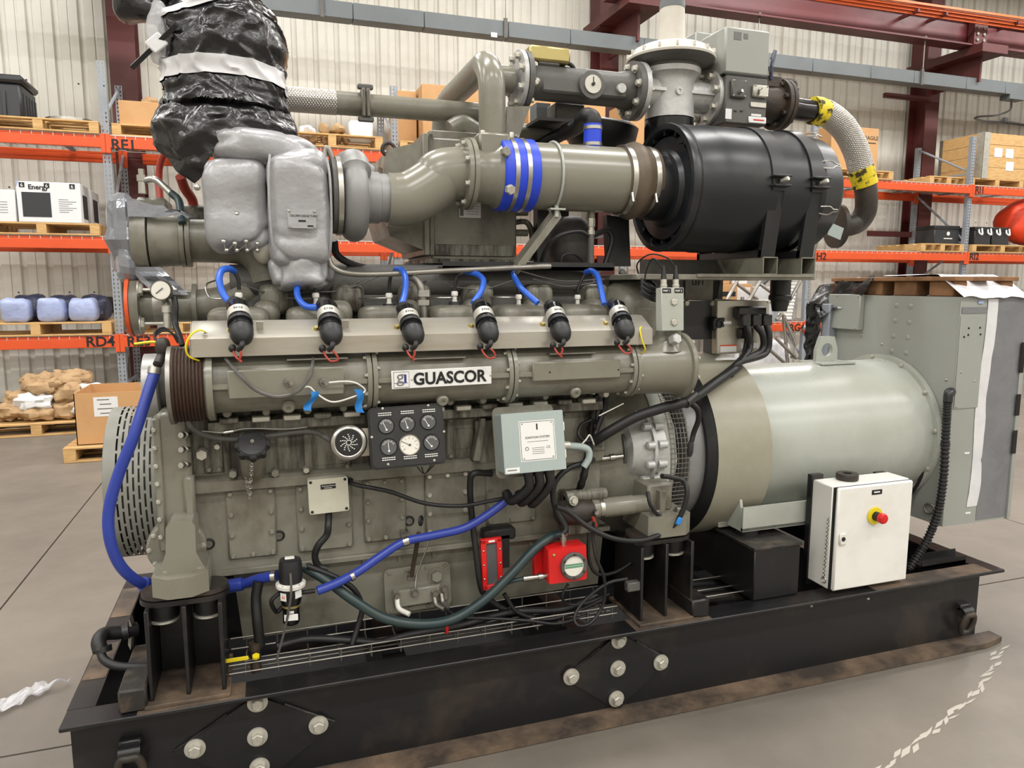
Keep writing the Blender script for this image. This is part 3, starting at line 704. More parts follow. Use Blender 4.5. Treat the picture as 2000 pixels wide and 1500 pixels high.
# ================================================================ SKID
SX0, SX1, SY0, SY1, SZ = -.60, 3.07, -.02, 1.16, .35
sk = thing('steel_skid', 'long black steel skid frame under the whole generator set', 'skid', (1.2, .57, 0))
b = MB(); b.bb((SX0, SY0, SZ - .014), (SX1, SY0 + .10, SZ), .003); b.bb((SX0 + .012, .05, .0), (SX1 - .06, .064, SZ - .014))
rail_f = obj('side_rail', b, 'skid_black', sk)
obj('foot_flange', MB().prism([(SX0 + .02, -.035, .004), (SX1 - .08, -.035, .004), (SX1 + .03, -.012, .004), (SX1 + .03, .05, .004), (SX0 + .02, .05, .004)], (0, 0, .022)), 'dust_brown', sk)
obj('wear_pad', MB().bb((SX0 + .04, -.02, 0), (SX1 - .05, .05, .006)), 'skid_black', sk)
b = MB(); b.bb((SX0, SY1 - .1, SZ - .014), (SX1, SY1, SZ), .003); b.bb((SX0 + .012, SY1 - .064, .0), (SX1 - .06, SY1 - .05, SZ - .014)); obj('side_rail', b, 'skid_black', sk)
b = MB(); b.prism([(SX0, SY0 + .1, SZ - .012), (SX0 + .075, SY0 + .1, SZ - .012), (SX0 + .075, SY1 - .1, SZ - .012), (SX0, SY1 - .1, SZ - .012)], (0, 0, .0115)); b.bb((SX0 + .015, .064, 0), (SX0 + .03, SY1 - .06, SZ - .01)); obj('end_rail', b, 'skid_black', sk)
b = MB(); b.bb((SX1 - .09, SY0 + .1, SZ - .012), (SX1 - .004, SY1 - .1, SZ - .0005)); b.bb((SX1 - .075, .064, 0), (SX1 - .06, SY1 - .06, SZ - .01)); obj('end_rail', b, 'skid_black', sk)
obj('drip_tray', MB().bb((SX0 + .03, .065, .03), (SX1 - .08, SY1 - .065, .04)), 'skid_black', sk)
for x in (.35, 1.05, 1.72, 2.5): obj('cross_member', MB().bb((x, .065, .04), (x + .08, SY1 - .065, .3)), 'skid_black', sk)
for x0, x1, m in ((-.40, -.10, 'skid_dusty'), (1.24, 1.56, 'skid_dusty'), (2.35, 3.0, 'skid_dusty')):
    obj('dust_patch', MB().bb((x0, SY0 + .004, SZ - .001), (x1, SY0 + .096, SZ + .0012)), 'dust_brown', sk)
for x0, y0, y1 in ((SX0 + .004, .25, .5), (SX0 + .004, .72, 1.0)): obj('dust_patch', MB().bb((x0, y0, SZ - .001), (x0 + .068, y1, SZ + .0012)), 'dust_brown', sk)
def diamond(cu, cv, du, dv, bl):
    c = A(cu, cv, .045); w, h = L(du, c), .165
    g = obj('gusset_plate', MB().prism([(c.x - w, .05, c.z), (c.x, .05, c.z + h * .85), (c.x + w, .05, c.z), (c.x, .05, c.z - h)], (0, -.012, 0)), 'skid_black', sk)
    for q in (-1, 1): obj('weld_bead', MB().tube([(c.x + q * w * .98, .045, c.z), (c.x + q * w * .35, .045, c.z + h * .56)], .005, 5, smooth=False), 'skid_dusty', g)
    for (u, v) in bl:
        p = A(u, v, .036); wsh = MB().cyl(p, p + V(0, -.006, 0), .031, seg=24); wo = obj('washer', wsh, 'zinc', sk)
        bolt(wo, p + V(0, -.006, 0), (0, -1, 0), .019, .02, 'zinc', 'hexplain')
diamond(1206, 1305, 112, 85, ((1208, 1250), (1115, 1321), (1206, 1305), (1290, 1293), (1203, 1364)))
diamond(503, 1438, 150, 90, ((503, 1371), (381, 1461), (503, 1438), (622, 1415), (507, 1497)))
for (u, v) in ((1584, 1183), (1695, 1169)):
    bolt(sk, A(u, v, .05), (0, -1, 0), .007, .008, 'zinc', 'dome')
def lift_ring(u, v):
    p = A(u, v, .03)
    lr = obj('lifting_lug', MB().lathe(p + V(-.03, -.01, .045), (1, 0, 0), [(0, .022), (.06, .022)], 14).bb(p + V(-.03, -.01, .05), p + V(.03, .03, .08), .004), 'skid_black', sk)
    pts = []
    for k in range(24):
        an = 2 * PI * k / 24; pts.append(p + V(.033 * math.cos(an), -.022 - .012 * math.sin(an), .045 * math.copysign(min(1, abs(math.sin(an)) * 1.2), math.sin(an)) - .005))
    pts.append(pts[0]); obj('ring', MB().tube(pts, .0125, 10, 3), 'dark_iron', lr)
lift_ring(1881, 1212); lift_ring(257, 1492)
# generator support beam, timber blocks
t = thing('support_beam', 'black box beam across the skid under the generator foot', 'beam', (1.85, .5, SZ))
pf = AZ(1515, 1162, SZ)
x0, x1 = 1.80, 2.02
obj('beam_body', MB().bb((x0, .06, SZ + .001), (x1, 1.08, .56), .004), 'skid_black', t)
obj('top_plate', MB().bb((x0 - .006, .055, .56), (x1 + .006, 1.08, .572), .002), 'skid_dusty', t)
for i, (u, v, lab) in enumerate(((262, 1345, 'black painted block beside the front engine pedestal'), (1362, 1178, 'black painted block beside the flywheel end pedestal'))):
    p = A(u, v, .03); z0 = SZ + .001
    b = MB().bb((p.x - .04, .0, z0), (p.x + .036, .30, z0 + .072), .006)
    tag(obj('packing_block', b, 'skid_dusty' if i == 0 else 'skid_black'), lab, 'block')
# ---- engine pedestals
def pedestal(u0, u1, lab, dusty):
    xa, xb = A(u0, 1300 if u0 < 600 else 1150, .03).x, A(u1, 1300 if u0 < 600 else 1150, .03).x; xm = (xa + xb) / 2
    t = thing('engine_pedestal', lab, 'pedestal', (xm, .12, SZ), 'engine pedestals'); z0 = SZ + .001; zt = .645
    obj('base_plate', MB().bb((xa - .012, .0, z0), (xb + .012, .26, z0 + .012), .002), 'dust_brown', t)
    for x in (xa, xb - .012): obj('side_plate', MB().bb((x, .025, z0 + .012), (x + .012, .24, zt), .002), 'skid_black', t)
    obj('back_plate', MB().bb((xa + .012, .21, z0 + .012), (xb - .012, .222, zt), .002), 'skid_black', t)
    obj('gusset', MB().bb((xm - .006, .03, z0 + .012), (xm + .006, .21, zt), .002), 'skid_black', t)
    d = (xb - xa) * .29
    for kz, (zz, h, rr, m, nm) in enumerate(((zt, .016, .066, 'skid_black', 'cap_plate'), (zt + .019, .014, .062, 'dark_iron', 'upper_plate'))):
        b = MB(); n = 18; poly = []
        for k in range(n + 1): an = -PI / 2 + PI * k / n; poly.append((xm + d + rr * math.cos(an), .11 + rr * math.sin(an), zz))
        for k in range(n + 1): an = PI / 2 + PI * k / n; poly.append((xm - d + rr * math.cos(an), .11 + rr * math.sin(an), zz))
        obj(nm, b.prism(poly, (0, 0, h)), m, t)
    for s_ in (-1, 1):
        c = V(xm + s_ * d, .105, 0)
        rm = obj('rubber_mount', MB().lathe(c + V(0, 0, zt - .055), (0, 0, 1), [(0, .036), (.01, .043), (.05, .046), (.056, .046)], 20), 'black_rubber', t)
        obj('washer', MB().lathe(c + V(0, 0, zt - .062), (0, 0, 1), [(0, .044), (.006, .044)], 20), 'zinc', rm)
        bolt(rm, c + V(0, 0, zt - .062), (0, 0, -1), .014, .014, 'zinc', 'hexplain')
    return xm, d
PL = pedestal(288, 440, 'black fabricated pedestal under the cast front engine foot', 1)
PR = pedestal(1250, 1352, 'black fabricated pedestal under the flywheel end engine foot', 0)

# ================================================================ ENGINE
en = thing('gas_engine', 'large olive grey vee gas engine with twelve cylinders on the skid', 'engine', (.5, .56, .4))
BX0, BX1, BY0, BY1 = -.235, 1.20, .22, .90
obj('crankcase', MB().bb((BX0, BY0, .67), (BX1, BY1, .945), .006), 'paint', en)
obj('upper_block', MB().bb((BX0, BY0 + .012, .945), (BX1, BY1 - .012, 1.2), .006), 'paint_dirty', en)
obj('split_ledge', MB().prism([(BX0, BY0, .94), (BX0, BY0 - .028, .945), (BX0, BY0 - .028, .978), (BX0, BY0 + .02, .995)], (BX1 - BX0, 0, 0)), 'paint', en)
obj('pan_flange', MB().bb((BX0, BY0 - .012, .655), (BX1 + .04, BY1, .675), .003), 'paint', en)
pan = obj('oil_pan', MB().prism([(-.13, .25, .655), (BX1 + .03, .25, .655), (BX1 + .02, .27, .42), (-.11, .27, .40)], (0, .58, 0)), 'paint', en)
for k in range(11):
    x = -.08 + k * .125; obj('pan_slot', MB().bb((x, .245, .62), (x + .012, .256, .652)), 'paint', pan)
# side doors with bolts
def door(u0, v0, u1, v1, y, m='paint', n=(3, 3), t=.012, name='side_door', bm='paint_light', br=.0085, skip=()):
    cx, cz, w, h = rect(u0, v0, u1, v1, y)
    d = obj(name, MB().box((cx, y - t / 2, cz), (w, t, h), .005), m, en)
    k = 0
    for i in range(n[0]):
        for j in range(n[1]):
            if 0 < i < n[0] - 1 and 0 < j < n[1] - 1: continue
            k += 1
            if k in skip: continue
            bolt(d, (cx - w / 2 + .014 + (w - .028) * i / (n[0] - 1), y - t, cz - h / 2 + .014 + (h - .028) * j / (n[1] - 1)), (0, -1, 0), br, .009, bm, 'round')
    return d
door(440, 956, 542, 1082, BY0, n=(3, 4)); door(577, 946, 690, 1066, BY0, n=(2, 4)); door(708, 936, 793, 1050, BY0, n=(3, 4)); door(829, 922, 915, 1036, BY0, n=(3, 4), bm='zinc', br=.0095); door(948, 915, 1045, 1015, BY0, n=(3, 4))
yu = BY0 + .012
door(395, 838, 438, 922, yu, 'paint_dirty', (2, 2), name='upper_cover', t=.008); door(446, 830, 545, 924, yu, 'paint_dirty', (2, 2), name='upper_cover'); door(590, 826, 686, 916, yu, 'paint_dirty', (2, 2), name='upper_cover')
door(870, 812, 936, 892, yu, 'paint_dirty', (2, 2), name='upper_cover'); door(1095, 800, 1180, 880, yu, 'paint_dirty', (2, 2), name='upper_cover')
c = rect(610, 838, 678, 905, yu - .012); obj('cover_recess', MB().box((c[0], yu - .0125, c[1]), (c[2], .004, c[3]), .002), 'paint_dirty', en)
c = rect(885, 838, 925, 875, yu - .012); obj('cover_emblem', MB().torus((c[0], yu - .013, c[1]), (0, 1, 0), .018, .003, 20, 6).box((c[0], yu - .012, c[1]), (c[2], .006, c[3]), .002), 'paint_dirty', en)
for (u, v) in ((408, 1062), (545, 1046), (676, 1033), (799, 1017), (1030, 994)):
    p = A(u, v, BY0)
    pl = obj('plug_ring', MB().torus(p + V(0, -.001, 0), (0, 1, 0), .0155, .0035, 24, 8), 'black_rubber', en); bolt(pl, p, (0, -1, 0), .011, .007, 'steel_dull', 'plug', 'plug')
for (u, v, r) in ((455, 926, 9), (537, 924, 9), (487, 937, 8), (394, 888, 13), (424, 872, 7), (598, 918, 7)):
    p = A(u, v, .19); bolt(en, p + V(0, .03, 0), (0, -1, 0), L(r, p) * .9, .04, 'zinc' if r != 9 else 'paint_light', 'hexplain')
# step under the manifold: head faces with studs
obj('deck_shelf', MB().prism([(BX0 + .06, .20, 1.185), (BX0 + .06, .16, 1.175), (BX0 + .06, .16, 1.145), (BX0 + .06, .24, 1.12)], (1.35, 0, 0)), 'paint_dirty', en)
for k in range(14):
    x = -.14 + k * .094; obj('deck_tab', MB().bb((x, .135, 1.172), (x + .055, .18, 1.192), .004), 'zinc' if k % 3 else 'paint_dirty', en)
for (u, v, r, m) in ((443, 808, 10, 'paint_light'), (481, 799, 6, 'paint_light'), (520, 805, 9, 'paint_light'), (601, 802, 9, 'paint_light'), (671, 797, 9, 'paint_light'), (638, 791, 6, 'paint'), (862, 781, 5, 'paint_light'), (880, 785, 9, 'paint_light'), (944, 782, 9, 'paint'), (1007, 778, 9, 'black_rubber'), (1066, 775, 8, 'paint'), (1125, 772, 8, 'paint_light'), (1184, 770, 8, 'zinc'), (1160, 766, 6, 'zinc')):
    p = A(u, v, .125); bolt(en, p + V(0, .04, 0), (0, -1, 0), L(r, p), .042, m, 'round', 'stud_cap')
# ---- front gear case (left)
GX = A(312, 900, .2).x
b = MB(); b.bb((GX, .165, .70), (BX0 + .005, .95, 1.215), .012); obj('gear_case', b, 'paint_light', en)
obj('gear_case_rim', MB().bb((GX - .012, .15, .78), (GX + .012, .96, 1.2), .006), 'paint_light', en)
for k in range(7): bolt(en, (GX - .004, .152, .83 + k * .056), (0, -1, 0), .007, .012, 'zinc', 'hexplain')
for k, v in enumerate((852, 880, 910)):
    p = A(367, v, .16); ft = obj('lube_fitting', MB().lathe(p + V(0, .02, 0), (-.4, -1, .2), [(0, .010), (.02, .010), (.02, .007), (.036, .007), (.036, .011), (.048, .009)], 8), 'steel', en)
obj('corner_boss', MB().bb((A(356, 930, .15).x, .15, A(356, 1022, .15).z), (A(378, 930, .15).x, .22, A(356, 932, .15).z), .008), 'paint_light', en)
cc = A(345, 1068, .19)
rc = obj('round_cover', MB().lathe(cc + V(0, .05, 0), (0, -1, 0), [(0, .088), (.05, .088), (.058, .08)], 36), 'paint_light', en)
ring_bolts(rc, cc + V(0, -.008, 0), (0, -1, 0), .078, 10, .006, .007, 'zinc')
# cast front foot
def P2(u, v, y=.06): q = A(u, v, .045); return V(q.x, y, q.z)
ft = obj('front_foot', MB().prism([P2(300, 1150), P2(322, 1085), P2(322, 1036), P2(331, 1022), P2(374, 1022), P2(380, 1030), P2(382, 1082), P2(408, 1128), P2(408, 1150)], (0, .13, 0)), 'paint_light', en)
q0, q1 = P2(299, 1186), P2(408, 1140)
zt_ = .645 + .033
b = MB(); b.prism([(q0.x, .05, zt_), (q0.x + .045, .015, zt_), (q1.x - .045, .015, zt_), (q1.x, .05, zt_), (q1.x, .2, zt_), (q0.x, .2, zt_)], (0, 0, .062)); obj('foot_pad', b, 'paint_light', en)
for u in (322, 390): bolt(en, V(A(u, 1140, .05).x, .075, zt_ + .062), (0, 0, 1), .019, .012, 'paint_light', 'hex')
# flywheel end foot
q0, q1 = A(1270, 1055, .05), A(1345, 1020, .05)
zr_ = .645 + .033
obj('rear_foot', MB().prism([(q0.x - .01, .05, zr_), (q0.x + .03, .02, zr_), (q1.x - .03, .02, zr_), (q1.x + .005, .05, zr_), (q1.x + .005, .25, zr_), (q0.x - .01, .25, zr_)], (0, 0, .075)), 'paint_light', en)
obj('rear_foot_web', MB().bb((q0.x + .015, .10, zr_ + .07), (q1.x - .04, .26, .86), .01).bb((q0.x + .05, .07, zr_ + .07), (q0.x + .075, .26, .84), .004), 'paint', en)
for u in (1285, 1330): bolt(en, V(A(u, 1030, .06).x, .075, zr_ + .075), (0, 0, 1), .017, .016, 'steel_dull', 'hex')

# ---- slotted damper guard
dg = thing('damper_guard', 'round slotted sheet metal guard over the crankshaft damper', 'guard', (-.45, .56, .66))
DC = V(-.505, .56, .915); DR = .262; DW = .235
b = MB(); b.lathe(DC, (1, 0, 0), [(0, DR), (.035, DR)], 72, cap=False); b.lathe(DC, (1, 0, 0), [(.2, DR), (DW, DR)], 72, cap=False)
obj('guard_rim', b, 'guard_grey', dg)
ps = .165 / 10; b = MB()
for r_ in range(10):
    x0 = .035 + r_ * ps; xw = ps * .36
    b.lathe(DC, (1, 0, 0), [(x0 + xw, DR), (x0 + ps, DR)], 72, cap=False)
    for k in range(30):
        an = 2 * PI * (k + (.5 if r_ % 2 else 0)) / 30
        b.lathe(DC, (1, 0, 0), [(x0, DR), (x0 + xw, DR)], 1, an, an + .04)
obj('slotted_sheet', b, 'guard_grey', dg, kind='stuff')
obj('front_disc', MB().lathe(DC, (1, 0, 0), [(0, DR), (-.006, DR - .02), (-.006, .05)], 48), 'guard_grey', dg)
obj('damper', MB().lathe(DC + V(.02, 0, 0), (1, 0, 0), [(0, .05), (0, .225), (.2, .225), (.2, .05)], 48), 'cast_grey', dg)
obj('crank_stub', MB().lathe(DC + V(.2, 0, 0), (1, 0, 0), [(0, .1), (.16, .1)], 32), 'cast_grey', dg)

# ---- water cooled exhaust manifold along the side
MZ, MY, MR = 1.302, .125, .094
mf = thing('exhaust_manifold', 'long flanged grey manifold pipe carrying the white nameplate', 'manifold', (.6, MY, 1.2))
xf = [A(398, 740, MY).x, A(728, 740, .03).x, A(1003, 715, .03).x, A(1245, 700, .03).x]
for i in range(3):
    b = MB(); b.lathe(V(xf[i], MY, MZ), (1, 0, 0), [(0, MR - .004), (xf[i + 1] - xf[i], MR - .004)], 40)
    b.bb((xf[i] + .01, MY - .02, MZ), (xf[i + 1] - .01, MY + .16, MZ + MR - .006), .01)
    s_ = obj('manifold_section', b, 'paint', mf)
    obj('web_rib', MB().bb((xf[i] + .015, MY - MR - .008, MZ - .008), (xf[i + 1] - .015, MY - .05, MZ + .010), .003), 'paint_light', s_)
for i, x in enumerate(xf):
    for dx in (-.016, .002):
        f_ = obj('flange', MB().lathe(V(x + dx, MY, MZ), (1, 0, 0), [(0, MR + .012), (.014, MR + .012)], 40), 'paint_light', mf)
    ring_bolts(mf, V(x + .016, MY, MZ), (1, 0, 0), MR + .003, 10, .0055, .009, 'zinc', .2); ring_bolts(mf, V(x - .016, MY, MZ), (-1, 0, 0), MR + .003, 10, .0055, .009, 'zinc', .2)
# end elbow section
b = MB(); b.lathe(V(xf[3] + .016, MY, MZ), (1, 0, 0), [(0, .098), (.05, .1), (.17, .104), (.2, .112), (.214, .118), (.214, .118)], 44); obj('end_section', b, 'paint_light', mf)
ef = obj('end_flange', MB().lathe(V(xf[3] + .212, MY, MZ), (1, 0, 0), [(0, .108), (.006, .123), (.022, .123), (.026, .118)], 44), 'paint_light', mf)
ring_bolts(ef, V(xf[3] + .238, MY, MZ), (1, 0, 0), .112, 10, .007, .01, 'zinc', .3)
p = A(1312, 655, .05); obj('sensor_boss', MB().lathe(V(p.x, .1, MZ + .06), (0, 0, 1), [(0, .07), (.03, .055), (.06, .032), (.14, .03)], 24), 'paint_light', mf)
bolt(mf, A(1316, 665, .03) + V(0, .01, 0), (.2, -1, .3), .02, .03, 'cast_alu', 'hexplain')
# flat riders on the sections
def rider(u0, v0, u1, v1):
    c = rect(u0, v0, u1, v1, .018); r_ = obj('name_rail', MB().box((c[0], .022, c[1]), (c[2], .012, c[3]), .004), 'paint_light', mf); return r_
r1 = rider(443, 724, 673, 770); r2 = rider(1040, 708, 1212, 738)
for u, v in ((562, 746), (630, 746)):
    p = A(u, v, .015); s_ = obj('probe', MB().lathe(p, (.35, -1, 0), [(0, .014), (.008, .014), (.008, .008), (.03, .008)], 6), 'steel_dull', r1)
for u, v in ((1074, 727), (1208, 722)): bolt(r2, A(u, v, .016), (0, -1, 0), .003, .003, 'ink', 'dome')
for (u, v) in ((563, 786), (863, 774), (1122, 759)):
    p = A(u, v, .06); q = obj('drain_plug', MB().lathe(V(p.x, .085, p.z), (0, -1, -.35), [(0, .02), (.04, .02), (.046, .015), (.046, .007), (.042, .006)], 20), 'paint_light', mf)
# nameplate
c = rect(767, 716.5, 962, 759, .0); fa = A(767, 716.5, .0); fb = A(962, 708, 0)
npl = thing('nameplate', 'white plate reading GUASCOR with a blue emblem on the manifold', 'nameplate', A(865, 740, .014))
fz = Fr(A(864.5, 737.5, .012), (1, 0, .012), (0, 0, 1)); w = (A(962, 735, .012) - A(767, 738, .012)).length; h = L(35, fz.o)
obj('plate', fz.box(MB(), (0, 0, -.003), (w, h, .005), .001), 'plate_white', npl)
text('GUASCOR', fz.P(-w / 2 + w * .208, -h * .31, .0006), fz.r, fz.u, h * .92, 'ink', npl, bold=.0016, sx=.965)
el = obj('emblem', fz.box(MB(), (-w / 2 + w * .095, 0, .0002), (w * .15, h * .88, .0008)), 'ink_soft', npl)
obj('emblem_field', fz.box(MB(), (-w / 2 + w * .095, 0, .0006), (w * .142, h * .82, .0008)), 'plate_white', npl)
text('g', fz.P(-w / 2 + w * .045, -h * .12, .0012), fz.r, fz.u, h * .95, 'ink_soft', el, sx=1.1); obj('emblem_bar', fz.box(MB(), (-w / 2 + w * .132, h * .06, .0012), (w * .022, h * .45, .0006)), 'ink_blue', el); obj('emblem_line', fz.box(MB(), (-w / 2 + w * .09, -h * .18, .0012), (w * .13, h * .03, .0006)), 'ink_blue', el)
for a_ in (-.185, .49): bolt(npl, fz.P(w * a_ - (.0 if a_ > 0 else w * .12), -h * .02, .0004), fz.n, .003, .002, 'steel', 'dome', 'rivet')
# brown ribbed coupling at the left end
cp = thing('ribbed_coupling', 'dark brown ribbed rubber coupling at the manifold end', 'coupling', (-.25, MY, 1.2))
xl = A(340, 740, MY).x
prof = [(0, .112)]
for k in range(9): prof += [(.006 + k * .0095, .112), (.0095 + k * .0095, .108), (.013 + k * .0095, .112)]
obj('rubber_sleeve', MB().lathe(V(xl, MY, MZ), (1, 0, 0), prof, 44), 'brown_rubber', cp)
obj('end_disc', MB().lathe(V(xl - .012, MY, MZ), (1, 0, 0), [(0, .108), (0, .117), (.012, .117)], 44), 'steel_dull', cp)
obj('inner_disc', MB().lathe(V(xl + .094, MY, MZ), (1, 0, 0), [(0, .112), (.018, .112)], 44), 'paint_light', cp)
wp = thing('water_pump', 'grey round pump housing behind the ribbed coupling', 'pump', A(300, 800, .4))
pc = A(318, 752, .34); r_ = L(62, pc)
obj('pump_cover', MB().lathe(V(A(283, 750, .34).x, .34, pc.z), (1, 0, 0), [(0, r_ * .86), (.004, r_), (.045, r_), (.05, r_ * .9)], 40), 'cast_alu', wp)
obj('pump_body', MB().lathe(V(A(283, 750, .34).x + .05, .34, pc.z), (1, 0, 0), [(0, r_ * .8), (.12, r_ * .75)], 40), 'cast_grey', wp)
obj('pump_arm', MB().bb((pc.x + .06, .3, 1.18), (pc.x + .2, .5, 1.3), .01), 'paint', wp)

# ================================================================ GENERATOR
GY, GZ = .56, .90
def GP(x, an, r): return V(x, GY + r * math.cos(an), GZ + r * math.sin(an))
ge = thing('generator', 'big light grey cylindrical generator with a tan end guard', 'generator', (2.2, GY, .56))
obj('stator_shell', MB().lathe(V(1.69, GY, GZ), (1, 0, 0), [(0, .30), (0, .336), (1.16, .336), (1.19, .345)], 96), 'gen_light', ge)
er = obj('end_ring', MB().lathe(V(2.868, GY, GZ), (1, 0, 0), [(0, .336), (0, .362), (.028, .362)], 96), 'gen_light', ge)
for k in range(12): bolt(er, GP(2.868, .4 + k * PI / 6, .35), (-1, 0, 0), .009, .01, 'zinc', 'hex')
obj('air_guard', MB().lathe(V(1.685, GY, GZ), (1, 0, 0), [(0, .398), (.255, .398), (.255, .402), (0, .402), (0, .398)], 60, R(62), R(248), cap=False), 'gen_band', ge)
obj('guard_lip', MB().lathe(V(1.655, GY, GZ), (1, 0, 0), [(.03, .40), (.03, .355), (0, .355), (0, .372), (.03, .398)], 60, R(60), R(262), cap=False), 'black_rubber', ge)
obj('fan_drum', MB().lathe(V(1.585, GY, GZ), (1, 0, 0), [(0, .30), (0, .345), (.1, .35), (.1, .30)], 80), 'compressor_alu', ge)
obj('drum_seam', MB().lathe(V(1.587, GY, GZ), (1, 0, 0), [(0, .3465), (.09, .3515)], 2, R(205), R(206.2), cap=False), 'compressor_alu', ge)
fr_ = obj('bell_flange', MB().lathe(V(1.43, GY, GZ), (1, 0, 0), [(0, .30), (0, .375), (.02, .378), (.05, .378), (.05, .34), (.05, .30)], 80), 'gen_light', ge)
obj('hub', MB().lathe(V(1.45, GY, GZ), (1, 0, 0), [(0, .2), (.14, .22)], 40), 'cast_grey', ge)
obj('fan_blades', MB().lathe(V(1.50, GY, GZ), (1, 0, 0), [(0, .27), (.06, .3)], 14), 'white_paint', ge)
b = MB()
for k in range(7): b.torus(V(1.485 + k * .0165, GY, GZ), (1, 0, 0), .352, .0016, 90, 5)
for k in range(110): an = 2 * PI * k / 110; b.box(GP(1.535, an, .352), (.105, .003, .003))
obj('mesh_guard', b, 'steel_dull', ge, kind='stuff')
obj('bell_housing', MB().lathe(V(1.16, GY, GZ), (1, 0, 0), [(0, .30), (.04, .33), (.16, .35), (.27, .37)], 64), 'paint', en)
# feet
for (x0, x1, y0) in ((1.80, 2.26, .17),):
    f_ = obj('foot', MB().bb((x0 + .02, y0, .60), (x1, y0 + .012, .70)).bb((x0 + .02, y0, .598), (x1, .36, .612)).prism([(x0 + .02, y0, .612), (x0 + .02, .34, .612), (x0 + .02, .34, .70), (x0 + .02, y0 + .03, .74)], (.012, 0, 0)), 'gen_light', ge)
    p = V(1.87, .2, .598)
    obj('foot_pad', MB().lathe(V(1.875, .215, .572), (0, 0, 1), [(0, .045), (.026, .045)], 24), 'black_rubber', ge); bolt(f_, V(1.875, .205, .612), (0, 0, 1), .018, .024, 'gen_light', 'hex')
obj('foot', MB().bb((1.82, .82, .572), (2.26, .95, .70), .004), 'gen_light', ge)
# lifting lug with hole
p = A(1611, 712, GY); zt_ = GZ + .336; w = .085
def lug(c, w, h, r, t):
    b = MB(); n = 24; out = []; 
    for k in range(n):
        an = 2 * PI * k / n; dx, dz = math.cos(an), math.sin(an); s_ = min(w / abs(dx) if abs(dx) > 1e-3 else 9, h / abs(dz) if abs(dz) > 1e-3 else 9)
        q = V(dx * s_, 0, dz * s_)
        if q.z > 0: q.x *= 1 - .35 * (q.z / h)
        out.append(q)
    vs = []
    for yy in (0, t):
        for k in range(n): vs.append(c + out[k] + V(0, yy, 0))
        for k in range(n): an = 2 * PI * k / n; vs.append(c + V(r * math.cos(an), yy, r * math.sin(an)))
    fs = []
    for k in range(n):
        k2 = (k + 1) % n
        fs += [(k, k2, n + k2, n + k), (2 * n + k, 3 * n + k, 3 * n + k2, 2 * n + k2), (k, 2 * n + k, 2 * n + k2, k2), (n + k, n + k2, 3 * n + k2, 3 * n + k)]
    return b.add(vs, fs)
ll = obj('lifting_lug', lug(V(p.x, GY - .01, zt_ + .058), .062, .064, .032, .02), 'gen_light', ge)
obj('lug_base', MB().bb((p.x - .09, GY - .08, zt_ - .006), (p.x + .11, GY + .08, zt_ + .003), .002), 'gen_light', ge)
# fastening bracket under the guard
obj('guard_bracket', MB().bb((A(1398, 1018, .3).x, .28, A(1398, 1028, .3).z), (A(1440, 1018, .3).x, .32, A(1398, 1018, .3).z), .002), 'zinc', ge)
# cast drive housing and starter
dh = thing('drive_housing', 'cast grey housing with a lugged rim at the flywheel end', 'housing', (1.32, .3, .78))
hc = V(A(1262, 872, .22).x, .29, A(1262, 872, .29).z)
obj('housing_shell', MB().lathe(hc - V(.09, 0, 0), (1, 0, 0), [(0, .085), (.012, .115), (.05, .125), (.085, .135), (.085, .152), (.098, .152), (.098, .13), (.15, .13)], 56), 'cast_alu', dh)
obj('face_disc', MB().lathe(hc - V(.1, 0, 0), (1, 0, 0), [(0, .03), (0, .086), (.014, .088)], 40), 'cast_grey', dh)
for k in range(12):
    an = .26 + k * PI / 6; q = hc + V(0, .146 * math.cos(an), .146 * math.sin(an))
    obj('rim_lug', MB().lathe(q - V(.04, 0, 0), (1, 0, 0), [(0, .006), (.006, .015), (.034, .016)], 12), 'cast_alu', dh); obj('rim_boss', MB().lathe(q + V(.012, 0, 0), (1, 0, 0), [(0, .017), (.035, .016), (.04, .01)], 12), 'cast_alu', dh)
q = A(1160, 898, .2); obj('hose_fitting', MB().lathe(q, (1, 0, .04), [(0, .008), (.03, .008), (.03, .011), (.05, .011), (.05, .009), (.065, .009), (.065, .014), (.085, .014), (.085, .01), (.12, .01)], 12), 'steel', dh)
stt = thing('starter_motor', 'cylindrical grey starter motor below the cast drive housing', 'starter', A(1180, 1010, .13))
s0, s1 = A(1155, 994, .13), A(1262, 986, .13); s1.z = s0.z
obj('motor_can', MB().lathe(s0, (1, 0, 0), [(0, .033), (.004, .036), ((s1 - s0).length - .06, .036), ((s1 - s0).length - .06, .034), ((s1 - s0).length, .034)], 28), 'paint_light', stt)
obj('gear_nose', MB().lathe(s0 - V(.14, 0, .004), (1, 0, 0), [(0, .03), (.02, .045), (.1, .05), (.142, .036)], 24), 'dark_iron', stt)
obj('clamp_band', MB().lathe(s0 + V(.025, 0, 0), (1, 0, 0), [(0, .037), (0, .039), (.016, .039), (.016, .037)], 28), 'steel', stt)
obj('solenoid', MB().lathe(s0 + V(-.1, .01, .052), (1, 0, 0), [(0, .022), (.16, .022)], 20), 'paint_dirty', stt)
bolt(stt, A(1120, 978, .085), (0, -1, .2), .013, .014, 'zinc', 'hex'); bolt(stt, A(1163, 1000, .088), (0, -1, 0), .01, .014, 'steel', 'hexplain')
obj('starter_mount', MB().bb((s0.x - .1, .13, .68), (s0.x + .02, .24, .84), .01), 'paint_dirty', stt)

